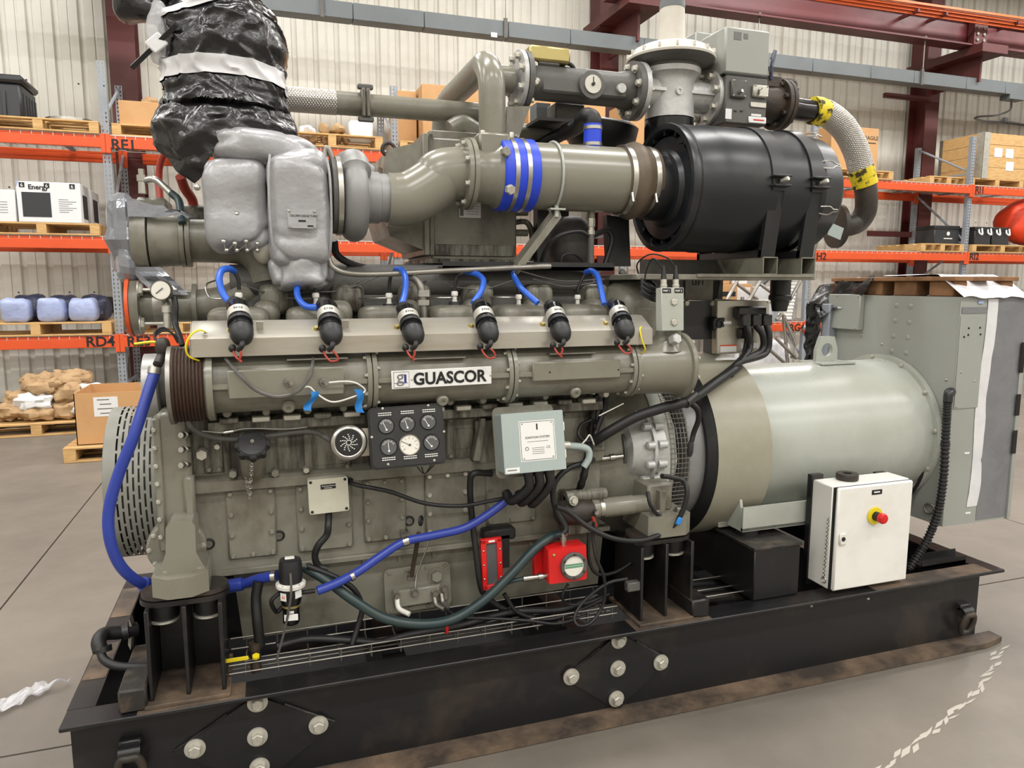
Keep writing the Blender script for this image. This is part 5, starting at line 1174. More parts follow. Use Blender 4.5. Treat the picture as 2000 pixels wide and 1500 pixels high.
# ---- turbocharger compressor
TY = .35; tc = A(690, 385, TY)
tu = thing('turbocharger', 'bare grey cast turbocharger compressor with a spiral volute', 'turbocharger', tc - V(0, 0, .16))
obj('volute', MB().torus(tc, (1, 0, 0), .108, .047, 60, 18, rf=lambda t: .82 + .3 * ((t + .6) % 1)), 'compressor_alu', tu)
obj('back_plate', MB().lathe(tc - V(.075, 0, 0), (1, 0, 0), [(0, .06), (0, .125), (.018, .125), (.03, .12), (.05, .1)], 48), 'cast_grey', tu)
obj('clamp_ring', MB().lathe(tc - V(.06, 0, 0), (1, 0, 0), [(0, .126), (0, .131), (.016, .131), (.016, .126)], 48), 'steel', tu)
obj('inlet_cone', MB().lathe(tc, (1, 0, 0), [(0, .09), (.05, .092), (.052, .087), (.085, .087), (.087, .082), (.12, .082)], 44), 'compressor_alu', tu)
vo = A(668, 320, .42); obj('volute_outlet', MB().tube([tc + V(0, .09, .10), tc + V(.0, .17, .14), tc + V(.05, .24, .13), tc + V(.12, .26, .09)], .042, 16), 'compressor_alu', tu)
obj('outlet_sleeve', MB().lathe(tc + V(.10, .26, .10), (1, 0, -.3), [(0, .05), (.01, .055), (.03, .05), (.04, .055), (.08, .052)], 24), 'rust_hose', tu)
obj('centre_housing', MB().lathe(tc - V(.17, 0, 0), (1, 0, 0), [(0, .08), (.1, .07)], 24), 'cast_grey', tu)
obj('oil_line', MB().tube([A(652, 470, .4), A(660, 500, .42), A(700, 520, .45), A(760, 530, .48)], .013, 8), 'black_rubber', tu)
# ---- S bend, mixer, big intake pipe
az = A(1150, 350, TY).z
ap = thing('intake_pipe', 'fat grey intake pipe with a blue silicone sleeve and hump hose', 'pipe', (.9, TY, az - .12))
sb0 = tc + V(.115, 0, -.004)
fx = A(908, 340, TY).x; fzz = A(915, 340, TY).z
obj('s_bend', MB().tube([sb0, sb0 + V(.035, 0, .0), sb0 + V(.09, 0, .012), V((sb0.x + fx) / 2 + .03, TY, (sb0.z + fzz) / 2 + .012), V(fx - .09, TY, fzz - .012), V(fx - .035, TY, fzz), V(fx, TY, fzz)], .091, 36, 10), 'paint_light', ap)
for dx, r in ((-.012, .122), (.006, .126)):
    f_ = obj('flange', MB().lathe(V(fx + dx, TY, fzz), (1, 0, 0), [(0, r), (.016, r)], 48), 'paint_light', ap)
ring_bolts(ap, V(fx - .012, TY, fzz), (-1, 0, 0), .108, 8, .008, .012, 'zinc', .35)
xb0, xb1 = A(995, 340, TY - .13).x, A(1055, 340, TY - .13).x; xe = A(1243, 360, TY - .13).x
obj('mixer_body', MB().lathe(V(fx + .02, TY, fzz), (1, 0, 0), [(0, .1), (.03, .098), (.07, .104), (.1, .122), (xb0 - fx, .125)], 44), 'paint_light', ap)
obj('mixer_neck', MB().bb((fx + .035, TY - .07, fzz + .06), (fx + .15, TY + .12, A(960, 272, .4).z), .008), 'paint_light', ap)
for (u, v) in ((985, 298), (994, 370)): bolt(ap, A(u, v, TY - .12), (.2, -1, .1 if v < 300 else -.2), .018, .02, 'paint_light' if v < 300 else 'zinc', 'hexplain', 'boss')
slv = obj('blue_sleeve', MB().lathe(V(xb0 - .01, TY, az), (1, 0, 0), [(0, .124), (.004, .129), (xb1 - xb0 + .016, .129), (xb1 - xb0 + .02, .124)], 56), 'blue_silicone', ap)
for f_ in (.22, .62):
    x = xb0 + (xb1 - xb0) * f_; obj('band_clamp', MB().lathe(V(x, TY, az), (1, 0, 0), [(0, .1295), (0, .1315), (.016, .1315), (.016, .1295)], 56), 'steel', ap); obj('clamp_screw', MB().lathe(V(x - .004, TY - .03, az + .134), (.1, 1, .2), [(0, .006), (.035, .006)], 8), 'steel', ap)
obj('main_pipe', MB().lathe(V(xb1, TY, az), (1, 0, 0), [(-.02, .12), (xe - xb1, .122), (xe - xb1 + .004, .118)], 56), 'paint_light', ap)
xu = A(1100, 340, TY - .12).x
obj('u_bolt', MB().torus(V(xu, TY, az), (1, 0, .0), .1255, .005, 50, 8, R(40), R(250)), 'gen_light', ap); obj('u_bolt_nut', MB().cyl(V(xu, TY - .06, az - .105), V(xu, TY - .06, az - .15), .008).box(V(xu, TY - .06, az - .122), (.06, .03, .006)), 'gen_light', ap)
obj('pipe_bracket', MB().prism([V(xu + .01, TY - .06, az - .12), V(xu - .15, TY - .06, az - .32), V(xu - .15, TY - .06, az - .36), V(xu + .02, TY - .06, az - .15)], (0, .08, 0)), 'paint', ap)
# hump hose
xh = xe - .015; hw = A(1293, 360, TY - .12).x - xh
obj('hump_hose', MB().lathe(V(xh, TY, az), (1, 0, 0), [(0, .126), (.025, .128), (.04, .14), (hw * .45, .146), (hw * .62, .14), (hw * .72, .13), (hw + .01, .128)], 56), 'rust_hose', ap)
for x in (xh + .004, xh + hw * .8): obj('band_clamp', MB().lathe(V(x, TY, az), (1, 0, 0), [(0, .129), (0, .1325), (.02, .1325), (.02, .129)], 56), 'steel', ap); obj('clamp_screw', MB().lathe(V(x, TY - .12, az - .06), (0, -.3, -1), [(0, .008), (.035, .008)], 8), 'steel', ap)
# breather stub with blue hose
bs = A(1157, 290, TY)
br = thing('breather_hose', 'black breather elbow joined by a short blue sleeve on the intake pipe', 'hose', V(bs.x, TY, az + .11))
zs = A(1157, 245, TY).z
obj('spigot', MB().lathe(V(bs.x, TY, az + .11), (0, 0, 1), [(0, .03), (.03, .026), (.05, .026)], 20), 'paint_light', br)
bl0 = A(1155, 290, TY).z; bl1 = A(1155, 243, TY).z
obj('blue_sleeve', MB().lathe(V(bs.x, TY, bl0), (0, 0, 1), [(0, .034), (bl1 - bl0, .034)], 28), 'blue_silicone', br)
for z in (bl0 + .008, bl1 - .02): obj('band_clamp', MB().lathe(V(bs.x, TY, z), (0, 0, 1), [(0, .035), (0, .0365), (.012, .0365), (.012, .035)], 28), 'steel', br)
obj('elbow', MB().tube([V(bs.x, TY, bl1 - .01), V(bs.x, TY, bl1 + .02), V(bs.x - .015, TY + .03, bl1 + .035), A(1130, 245, TY + .12), A(1105, 258, TY + .2)], .031, 16), 'black_rubber', br)
obj('hose', MB().tube([A(1112, 256, TY + .18), A(1085, 268, TY + .26), A(1055, 285, TY + .34), A(1030, 300, TY + .4)], .027, 14, radf=lambda t: 1 + .05 * math.sin(t * 60)), 'black_rubber', br)
# sensor hanging under the pipe
sn = thing('pressure_probe', 'plated probe and hose fitting under the intake pipe', 'probe', A(1155, 450, TY))
p = V(bs.x, TY, az - .115); obj('stub', MB().cyl(p, p - V(0, 0, .03), .014), 'paint', sn); obj('hex_fitting', MB().lathe(p - V(0, 0, .03), (0, 0, -1), [(0, .015), (.03, .015), (.032, .011), (.045, .011), (.045, .014), (.06, .014)], 6), 'zinc', sn)
obj('stem', MB().cyl(p - V(0, 0, .09), p - V(0, 0, .2), .012), 'cast_grey', sn); obj('hose', MB().tube([p - V(.0, 0, .1), A(1130, 452, TY), A(1090, 462, TY), A(1065, 490, TY + .02), A(1055, 520, TY + .04)], .0075, 8), 'black_rubber', sn)
# black bracket plates and cross straps behind
tag(obj('black_strut', MB().bb((A(1050, 430, .55).x, .55, A(1050, 520, .55).z), (A(1072, 430, .55).x, .6, A(1050, 400, .55).z)), 'black_plastic'), 'upright black strut right of the charge cooler', 'strut')
tag(obj('black_strut', MB().prism([A(1185, 420, .5), A(1228, 425, .5), A(1232, 520, .5), A(1190, 520, .5)], (0, .04, 0)), 'black_plastic'), 'wide black strut below the hump hose', 'strut')
gd = thing('governor_bracket', 'dark casting and linkages behind the pressure probe', 'bracket', A(1110, 520, .55))
obj('casting', MB().ball(A(1110, 475, .6), (.09, .1, .11), 18, 12, e=.7), 'cast_grey', gd); obj('post', MB().bb(A(1080, 520, .58), A(1100, 415, .64)), 'black_plastic', gd)
obj('loop_cable', MB().tube([A(1095, 520, .4), A(1100, 500, .4), A(1120, 497, .4), A(1138, 512, .4), A(1140, 530, .4)], .004, 6), 'black_rubber', gd)
obj('loop_cable', MB().tube([A(1155, 462, .42), A(1185, 450, .42), A(1195, 470, .42), A(1180, 520, .42)], .011, 8), 'black_rubber', gd)

# ================================================================ AIR CLEANER
AY = .35; fxl, fxr = 1.50, 2.15; afz = 1.975; FRr = .243
af = thing('air_cleaner', 'huge black plastic air cleaner canister strapped on brackets', 'air cleaner', (1.83, AY, afz - FRr))
obj('canister', MB().lathe(V(fxl + .03, AY, afz), (1, 0, 0), [(0, FRr - .012), (.01, FRr), (.12, FRr), (.125, FRr + .003), (.34, FRr + .003), (.345, FRr - .004), (.36, FRr - .004), (.365, FRr + .002), (.49, FRr + .002), (.5, FRr - .008), (.53, FRr - .008)], 80), 'filter_black', af)
obj('inlet_lip', MB().lathe(V(fxl, AY, afz), (1, 0, 0), [(.035, FRr - .004), (.008, FRr + .002), (0, FRr), (0, FRr - .02), (.03, FRr - .03)], 80, cap=False), 'filter_black', af)
obj('end_wall', MB().lathe(V(fxl + .03, AY, afz), (1, 0, 0), [(0, FRr - .01), (.0, .20), (-.012, .195), (-.012, .15), (-.03, .14), (-.035, .125), (-.10, .122)], 72), 'filter_black', af)
for k in range(16):
    an = k * PI / 8; obj('end_rib', MB().box(V(fxl + .022, AY + .218 * math.cos(an), afz + .218 * math.sin(an)), (.02, .034, .012), 0, Matrix.Rotation(an, 3, 'X')), 'filter_black', af)
obj('rear_cover', MB().lathe(V(fxr - .09, AY, afz), (1, 0, 0), [(0, FRr - .006), (.012, FRr + .004), (.03, FRr + .004), (.04, FRr - .004), (.12, FRr - .014), (.15, FRr - .04), (.155, .1)], 80), 'filter_black', af)
for k, an in enumerate((R(160), R(200), R(120), R(60), R(250))):
    p = V(fxr - .08, AY + (FRr + .006) * math.cos(an), afz + (FRr + .006) * math.sin(an)); d = V(0, -math.sin(an), math.cos(an)) * .013; o_ = V(0, math.cos(an), math.sin(an)) * .006
    obj('wire_clip', MB().tube([p - d, p - d * 1.2 + V(.04, 0, 0) + o_, p - d * .4 + V(.06, 0, 0) + o_, p - d * .3 + V(.085, 0, 0), p + d * .3 + V(.085, 0, 0), p + d * .4 + V(.06, 0, 0) + o_, p + d * 1.2 + V(.04, 0, 0) + o_, p + d], .0025, 6, 4), 'steel', af)
lbp = AX(1292, 286, fxl + .014); obj('sticker', MB().box(V(fxl + .015, AY - .12, afz + .165), (.003, .04, .024)), 'ink', af)
for x in (A(1513, 350, AY - .22).x, A(1589, 350, AY - .22).x):
    st = obj('strap', MB().lathe(V(x - .03, AY, afz), (1, 0, 0), [(0, FRr + .003), (0, FRr + .009), (.06, FRr + .009), (.06, FRr + .003)], 60, R(-20), R(185), cap=False), 'black_plastic', af)
    obj('strap_leg', MB().prism([V(x - .032, AY - FRr + .004, afz - .02), V(x + .032, AY - FRr + .004, afz - .02), V(x + .032, AY - .20, afz - .27), V(x - .032, AY - .20, afz - .27)], (0, .02, 0)), 'black_plastic', af)
    obj('strap_rear_leg', MB().bb((x - .032, AY + FRr - .02, afz - .27), (x + .032, AY + FRr, afz - .02)), 'black_plastic', af)
    obj('saddle', MB().bb((x - .032, AY - .2, afz - FRr - .025), (x + .032, AY + FRr, afz - FRr + .002)), 'black_plastic', af)
    for dz in (.025, .06): obj('buckle_lug', MB().box(V(x, AY - FRr - .016, afz + dz - .03), (.075, .035, .008), .002), 'black_plastic', af)
    bolt(af, V(x, AY - FRr - .02, afz + .012), (.2, -1, .2), .009, .03, 'zinc', 'hexplain')
zp = afz - FRr - .025
pf_ = thing('filter_platform', 'flat steel platform with square tubes under the air cleaner', 'platform', (1.8, .4, zp - .08))
for (u, v) in ((1502, 503), (1576, 508)):
    x = A(u, v, .15).x; w = .032; b = MB()
    for (dx, dz, sx_, sz_) in ((-w, 0, .004, 2 * w), (w, 0, .004, 2 * w), (0, w, 2 * w, .004), (0, -w, 2 * w, .004)): b.bb((x + dx - sx_ / 2, .14, zp - w - .001 + dz - sz_ / 2), (x + dx + sx_ / 2, .62, zp - w - .001 + dz + sz_ / 2))
    obj('square_tube', b, 'paint', pf_)
zs_ = zp - .0675
obj('shelf', MB().bb((A(1245, 512, .14).x, .14, zs_ - .02), (A(1594, 518, .14).x, .62, zs_), .002), 'paint', pf_)
obj('front_lip', MB().bb((A(1362, 512, .138).x, .132, zs_ - .009), (A(1590, 518, .138).x, .14, zs_ + .002)), 'paint', pf_)
obj('cross_channel', MB().bb((A(1250, 495, .5).x, .45, zs_ + .001), (A(1480, 495, .5).x, .5, zp - .002)), 'cast_grey', pf_)
obj('lower_frame', MB().bb((A(1190, 520, .5).x, .5, zs_ - .09), (A(1340, 520, .5).x, .56, zs_ - .02)), 'cast_grey', pf_)
for x in (1.5, 1.86): obj('post', MB().bb((x, .5, GZ + .33), (x + .05, .56, zs_ - .02)), 'cast_grey', pf_)
dr_ = A(1520, 525, .35); obj('drain_boot', MB().lathe(V(dr_.x, .33, zs_ - .02), (0, 0, -1), [(0, .042), (.06, .042), (.065, .047), (.08, .047), (.085, .038), (.13, .03)], 24), 'black_rubber', pf_)

# ================================================================ LOOPED GAS PIPE AND GAS TRAIN
px_, pw = A(961, 200, .42).x, L(26, A(961, 200, .42))
ztop = A(945, 110, .45).z - .012
gp = thing('looped_pipe', 'thick grey pipe looping over from the mixer to the far bank', 'pipe', V(px_, .42, fzz + .1))
obj('pipe_loop', MB().tube([V(px_, .42, A(961, 275, .42).z - .05), V(px_, .42, A(961, 275, .42).z), V(px_, .42, ztop - .16), V(px_, .43, ztop - .07), V(px_, .49, ztop - .01), V(px_, .57, ztop), V(px_, .85, ztop), V(px_, 1.05, ztop), V(px_, 1.15, ztop - .02), V(px_, 1.2, ztop - .1), V(px_, 1.2, ztop - .2), V(px_, 1.2, 2.0)], pw * 1.02, 32, 10), 'paint_light', gp)
obj('base_flange', MB().bb((px_ - .07, .34, A(961, 275, .4).z - .006), (px_ + .07, .5, A(961, 275, .4).z + .006), .003), 'paint_light', gp)
for dx in (-.055, .055): bolt(gp, V(px_ + dx, .36, A(961, 275, .4).z + .006), (0, 0, 1), .009, .02, 'zinc', 'hex')
GTY = .50; gz = A(1012, 152, GTY).z - .01
obj('side_branch', MB().cyl(V(px_ + .02, GTY, gz), V(A(1000, 150, GTY).x, GTY, gz), .05, seg=28), 'paint_light', gp)
obj('gusset', MB().prism([A(990, 208, .45), A(1036, 207, .45), A(1012, 272, .45), A(988, 278, .45)], (0, .012, 0)), 'paint', gp)
p = A(867, 190, .8); obj('stub', MB().cyl(V(px_ - .02, .95, ztop - .05), V(px_ - .02, .95, ztop - .13), .012), 'paint', gp)
gt = thing('gas_valve', 'dark cast gas control valve with an amber actuator box', 'gas valve', V(1.2, GTY, gz - .11))
def flange_at(u, parent, r, m, n=8, t=.016, bm='zinc'):
    x = A(u, 150 + (u - 1012) * .1, GTY).x
    f_ = obj('flange', MB().lathe(V(x, GTY, gz), (1, 0, 0), [(0, r), (t, r)], 44), m, parent); return x
x1 = flange_at(1008, gt, .108, 'cast_alu'); x1b = x1 + .018
obj('flange', MB().lathe(V(x1b + .002, GTY, gz), (1, 0, 0), [(0, .108), (.02, .108)], 44), 'cast_grey', gt)
ring_bolts(gt, V(x1, GTY, gz), (-1, 0, 0), .088, 8, .012, .018, 'zinc', .3); ring_bolts(gt, V(x1b + .022, GTY, gz), (1, 0, 0), .088, 8, .011, .016, 'zinc', .3)
x2 = A(1238, 180, GTY).x
obj('valve_body', MB().lathe(V(x1b + .02, GTY, gz), (1, 0, 0), [(0, .06), (.04, .066), (x2 - x1b - .1, .066), (x2 - x1b - .05, .075), (x2 - x1b - .02, .06)], 32).bb((x1b + .06, GTY - .066, gz - .05), (x2 - .06, GTY + .06, gz + .01), .01), 'cast_grey', gt)
dk = A(1157, 165, GTY - .08); dd = obj('indicator_boss', MB().lathe(V(dk.x, GTY - .05, dk.z), (0, -1, 0), [(0, .055), (.03, .052), (.032, .03)], 28), 'cast_grey', gt); obj('indicator_dial', MB().lathe(V(dk.x, GTY - .082, dk.z), (0, -1, 0), [(0, .034), (.006, .034)], 28), 'zinc', gt)
bolt(gt, V(dk.x, GTY - .088, dk.z), (0, -1, 0), .007, .008, 'dark_iron', 'hexplain'); obj('dial_hand', MB().box(V(dk.x + .001, GTY - .089, dk.z + .016), (.003, .002, .022)), 'ink', gt)
q = A(1213, 173, GTY - .07); obj('test_port', MB().lathe(V(q.x, GTY - .05, q.z), (0, -1, 0), [(0, .02), (.03, .018), (.03, .008)], 18), 'cast_alu', gt)
q = A(1050, 157, GTY - .07); bolt(gt, V(q.x, GTY - .06, q.z), (0, -1, 0), .014, .014, 'zinc', 'dome')
neck = A(1062, 130, GTY); obj('actuator_neck', MB().bb((neck.x - .045, GTY - .05, gz + .05), (neck.x + .05, GTY + .05, A(1065, 118, GTY).z), .008), 'cast_grey', gt)
c = rect(1040, 80, 1115, 124, GTY - .06); obj('actuator_box', MB().bb((c[0] - c[2] / 2 - .01, GTY - .06, c[1] - c[3] / 2), (c[0] + c[2] / 2, GTY + .12, c[1] + c[3] / 2 - .01), .008), 'gold_zinc', gt)
obj('actuator_cable', MB().tube([A(1105, 122, GTY - .02), A(1117, 128, GTY - .03), A(1122, 140, GTY - .02), A(1115, 150, GTY + .02)], .008, 8), 'black_rubber', gt)
obj('lower_stub', MB().bb((A(1085, 205, .56).x, .56, A(1085, 238, .56).z), (A(1143, 205, .56).x, .66, gz - .05), .006), 'cast_grey', gt); obj('lower_tray', MB().bb((A(1048, 240, .56).x, .53, A(1085, 240, .56).z), (A(1146, 240, .56).x, .7, A(1085, 234, .56).z)), 'black_plastic', gt)
obj('grey_side_box', MB().bb((A(1048, 232, .72).x, .72, A(1048, 232, .72).z), (A(1075, 205, .72).x, .8, A(1048, 200, .72).z)), 'duct_grey', gt)
# regulator
rg = thing('gas_regulator', 'upright gas regulator with a white diaphragm dome and spring tower', 'regulator', V(1.6, GTY, gz - .13))
rxc = A(1308, 190, GTY).x; x3 = A(1385, 190, GTY).x
obj('flange', MB().lathe(V(x2, GTY, gz), (1, 0, 0), [(-.022, .112), (0, .112)], 44), 'cast_grey', rg); obj('flange', MB().lathe(V(x2 + .003, GTY, gz), (1, 0, 0), [(0, .112), (.02, .112)], 44), 'cast_alu', rg)
ring_bolts(rg, V(x2 - .022, GTY, gz), (-1, 0, 0), .09, 8, .012, .016, 'zinc', .1); ring_bolts(rg, V(x2 + .023, GTY, gz), (1, 0, 0), .09, 8, .011, .016, 'zinc', .1)
obj('body', MB().lathe(V(rxc, GTY, gz - .1), (0, 0, 1), [(0, .1), (.03, .098), (.14, .095), (.16, .105), (.17, .12), (.19, .122)], 44), 'cast_alu', rg)
obj('body_arm', MB().cyl(V(x2 + .02, GTY, gz), V(x3 - .02, GTY, gz), .062, seg=28), 'cast_alu', rg); obj('arm_rib', MB().bb((x2 + .02, GTY - .006 - .07, gz - .006), (x3 - .02, GTY + .07, gz + .006)), 'cast_alu', rg)
q = A(1327, 177, GTY - .1); obj('sight_port', MB().lathe(V(q.x, GTY - .09, q.z), (.1, -1, 0), [(0, .016), (.012, .015), (.012, .008), (.008, .006)], 18), 'cast_alu', rg)
obj('black_bowl', MB().lathe(V(rxc, GTY, gz - .1), (0, 0, -1), [(0, .092), (.004, .1), (.09, .1), (.1, .09)], 40), 'black_gloss', rg)
zd = A(1310, 122, GTY).z
obj('lower_dome', MB().lathe(V(rxc, GTY, gz + .088), (0, 0, 1), [(0, .115), (.012, .12), (zd - gz - .1, .165), (zd - gz - .085, .176)], 56), 'cast_grey', rg)
obj('upper_dome', MB().lathe(V(rxc, GTY, zd), (0, 0, 1), [(0, .178), (.008, .18), (.02, .172), (.04, .155), (.052, .13), (.056, .07)], 56), 'cast_white', rg)
for k in range(16): an = k * PI / 8; obj('dome_rib', MB().box(V(rxc + .164 * math.cos(an), GTY + .164 * math.sin(an), zd + .024), (.03, .006, .016), 0, Matrix.Rotation(an, 3, 'Z')), 'cast_white', rg)
zt0, zt1 = zd + .05, A(1310, 18, GTY).z
obj('spring_tower', MB().lathe(V(rxc, GTY, zt0), (0, 0, 1), [(0, .056), (zt1 - zt0, .05)], 32), 'cast_white', rg); obj('tower_cap', MB().lathe(V(rxc, GTY, zt1), (0, 0, 1), [(0, .052), (.03, .05), (.03, .036), (.09, .034), (.1, .02)], 32), 'duct_grey', rg)
obj('flange', MB().lathe(V(x3 - .02, GTY, gz), (1, 0, 0), [(0, .11), (.02, .11)], 44), 'cast_alu', rg); obj('flange', MB().lathe(V(x3 + .003, GTY, gz), (1, 0, 0), [(0, .11), (.022, .11)], 44), 'cast_grey', rg)
ring_bolts(rg, V(x3 - .02, GTY, gz), (-1, 0, 0), .09, 8, .013, .02, 'zinc', .2)
# shut off valve block
sv = thing('shutoff_valve', 'tall grey motorised gas shutoff valve block with two actuators', 'gas valve', V(2.0, GTY, gz - .12))
yv = GTY - .12
fsv = rect(1418, 50, 1503, 152, yv); z0_ = A(1418, 240, yv).z
xv0, xv1 = A(1418, 160, yv).x, A(1500, 160, yv).x; zmid = A(1460, 148, yv).z; ztp = A(1460, 55, yv).z
obj('upper_housing', MB().bb((xv0 - .01, yv, zmid + .004), (xv1 + .004, yv + .22, ztp), .008), 'cabinet_grey', sv); obj('seam', MB().bb((xv0 - .006, yv + .003, zmid - .002), (xv1, yv + .21, zmid + .004)), 'ink', sv)
obj('valve_block', MB().bb((xv0, yv, z0_), (xv1, yv + .22, zmid - .002), .006), 'cast_grey', sv)
obj('rear_housing', MB().bb((A(1358, 100, yv + .22).x, yv + .22, zmid), (xv0 + .08, yv + .42, A(1370, 62, yv + .22).z), .006), 'cabinet_grey', sv); obj('rear_side', MB().bb((A(1335, 100, yv + .4).x, yv + .38, zmid + .02), (A(1358, 100, yv + .4).x + .05, yv + .5, A(1345, 78, yv + .4).z), .005), 'cast_grey', sv)
obj('top_knob', MB().prism([V(xv1 - .1, yv + .16, ztp), V(xv1 - .01, yv + .16, ztp), V(xv1 - .01, yv + .16, ztp + .05), V(xv1 - .06, yv + .16, ztp + .05)], (0, .08, 0)), 'cast_grey', sv)
cpl = rect(1426, 155, 1454, 194, yv); c1_ = obj('cover_plate', MB().box((cpl[0], yv - .008, cpl[1]), (cpl[2], .016, cpl[3]), .006), 'cast_grey', sv); cpl2 = rect(1468, 166, 1497, 193, yv); c2_ = obj('cover_plate', MB().box((cpl2[0], yv - .008, cpl2[1]), (cpl2[2], .016, cpl2[3]), .005), 'zinc', sv)
bolt(c1_, A(1443, 181, yv - .016), (.2, -1, .2), .008, .02, 'steel', 'hexplain'); obj('toggle', MB().tube([A(1481, 185, yv - .018), A(1483, 175, yv - .03), A(1488, 172, yv - .03)], .005, 8), 'steel', c2_)
for cc_, n in ((cpl, c1_), (cpl2, c2_)):
    for sx_ in (-1, 1):
        for sz_ in (-1, 1): bolt(n, V(cc_[0] + sx_ * cc_[2] * .38, yv - .016, cc_[1] + sz_ * cc_[3] * .4), (0, -1, 0), .004, .003, 'steel', 'dome', 'screw')
c3 = rect(1465, 199, 1495, 212, yv); obj('name_strip', MB().box((c3[0], yv - .003, c3[1]), (c3[2], .006, c3[3]), .002), 'zinc', sv); c4 = rect(1461, 227, 1495, 243, yv); sg_ = obj('rating_plate', MB().box((c4[0], yv - .003, c4[1]), (c4[2], .006, c4[3]), .004), 'plate_white', sv); obj('red_line', MB().box((c4[0] + .005, yv - .0065, c4[1]), (c4[2] * .6, .001, .005)), 'red', sv)
c5 = rect(1417, 212, 1428, 233, yv); obj('barcode_sticker', MB().box((c5[0], yv - .001, c5[1]), (c5[2], .002, c5[3])), 'paper_white', sv); c6 = rect(1467, 222, 1486, 228, yv); obj('sticker', MB().box((c6[0], yv - .001, c6[1]), (c6[2], .002, c6[3])), 'paper_white', sv)
for k in range(2): obj('print_mark', MB().box(A(1436 + k * 12, 217, yv - .001), (.014, .001, .006)), 'ink', sv)
lg = A(1441, 70, yv - .001); obj('logo_print', MB().box(lg, (.035, .001, .03), 0), 'ink_soft', sv); obj('logo_print', MB().box(A(1457, 71, yv - .001), (.02, .001, .02), 0), 'ink_soft', sv)
x4 = A(1527, 205, GTY - .02).x
obj('outlet_neck', MB().lathe(V(xv1, GTY, gz), (1, 0, 0), [(0, .07), (x4 - xv1, .08)], 28), 'dark_iron', sv); f_ = obj('outlet_flange', MB().lathe(V(x4 - .02, GTY, gz), (1, 0, 0), [(0, .105), (.018, .105), (.02, .1), (.022, .1), (.024, .105), (.04, .105)], 44), 'dark_iron', sv)
ring_bolts(f_, V(x4 - .02, GTY, gz), (-1, 0, 0), .087, 8, .011, .016, 'dark_iron', .2); ring_bolts(f_, V(x4 + .02, GTY, gz), (1, 0, 0), .087, 8, .011, .016, 'dark_iron', .2)
hd = A(1530, 163, GTY - .03); obj('lever_handle', MB().tube([V(xv1 + .03, GTY - .02, gz + .1), hd + V(-.02, 0, .01), hd + V(.05, 0, .01), hd + V(.06, 0, -.02)], .013, 8).bb(V(xv1 + .01, GTY - .05, gz + .06), V(x4 - .03, GTY + .03, gz + .1)), 'dark_iron', sv)
obj('coil_wire', MB().tube([A(1508, 115, GTY - .05), A(1514, 100, GTY - .05), A(1507, 130, GTY - .06), A(1505, 155, GTY - .05)], .008, 8), 'navy_film', sv)
# braided hose
bh = thing('braided_hose', 'braided steel gas hose with yellow collars curving down behind the cleaner', 'hose', A(1650, 455, .55))
xs_ = x4 + .02
path = [V(xs_ + .02, GTY, gz), A(1560, 214, GTY), A(1592, 217, GTY), A(1615, 223, GTY), A(1648, 252, GTY), A(1672, 292, GTY), A(1684, 335, GTY), A(1690, 365, GTY)]
obj('black_pipe', MB().tube([V(xs_ - .01, GTY, gz), A(1560, 214, GTY), A(1592, 217.5, GTY)], .046, 24), 'black_gloss', bh)
obj('braid', MB().tube([A(1592, 217, GTY), A(1615, 222, GTY), A(1648, 250, GTY), A(1671, 292, GTY), A(1683, 335, GTY)], .056, 32, 14, uv=True), 'braid', bh)
obj('yellow_collar', MB().tube([A(1586, 216, GTY), A(1598, 217, GTY), A(1608, 221, GTY)], .059, 28), 'yellow_scuffed', bh); obj('yellow_collar', MB().tube([A(1680, 328, GTY), A(1686, 346, GTY)], .058, 28), 'yellow_scuffed', bh); obj('yellow_collar', MB().tube([A(1686, 347, GTY), A(1690, 362, GTY)], .056, 28), 'yellow_scuffed', bh)
obj('elbow', MB().tube([A(1689, 357, GTY), A(1692, 385, GTY), A(1690, 412, GTY + .01), A(1678, 432, GTY + .03), A(1660, 440, GTY + .04), A(1645, 440, GTY + .05)], .049, 24, 10), 'dark_iron', bh)
ef_ = A(1638, 442, GTY + .05); obj('end_flange', MB().lathe(ef_, (-1, .2, .0), [(0, .1), (.02, .1), (.02, .04)], 40), 'dark_iron', bh)
obj('hanging_tag', MB().box(A(1632, 452, GTY - .04), (.075, .004, .055), 0, Matrix.Rotation(.3, 3, 'Y')), 'grey_box', bh)
# black round damper box behind the breather
tag(obj('belt_guard', MB().lathe(A(1170, 268, .75), (.1, -.1, 1), [(-.05, .12), (0, .16), (.05, .165), (.06, .15)], 40), 'black_plastic'), 'round black cover behind the breather hose', 'cover')
# upper small bore pipe with braided section
sp = thing('coolant_pipe', 'grey small bore pipe with a braided section leaving the black wrap', 'pipe', A(760, 215, .75))
yq = .75
q0, q1 = A(712, 205, yq), A(935, 228, yq); q1.z = q0.z
obj('pipe', MB().cyl(q0, q1, .042, seg=28), 'paint_light', sp); qa = A(550, 190, yq); qa.z = q0.z
obj('braid', MB().tube([qa, (qa + q0) / 2 + V(-.02, 0, 0), q0 - V(.11, 0, 0)], .046, 28, 10, uv=True), 'braid', sp); obj('sleeve', MB().cyl(q0 - V(.12, 0, 0), q0, .044, seg=28), 'paint', sp)
for dx in (-.014, .004): obj('clamp_half', MB().box(q0 + V(dx + .005, 0, 0), (.016, .1, .105), .004), 'paint', sp)
for dz in (-.06, .06): obj('clamp_nut', MB().box(q0 + V(0, -.03, dz), (.06, .02, .02), .004), 'cast_grey', sp)
tag(obj('header_pipe', MB().tube([A(880, 255, .7), A(905, 245, .7), A(940, 262, .7), A(1000, 262, .7), A(1050, 262, .72), A(1085, 270, .75)], .04, 20), 'paint'), 'grey elbowed pipe behind the looped pipe', 'pipe')

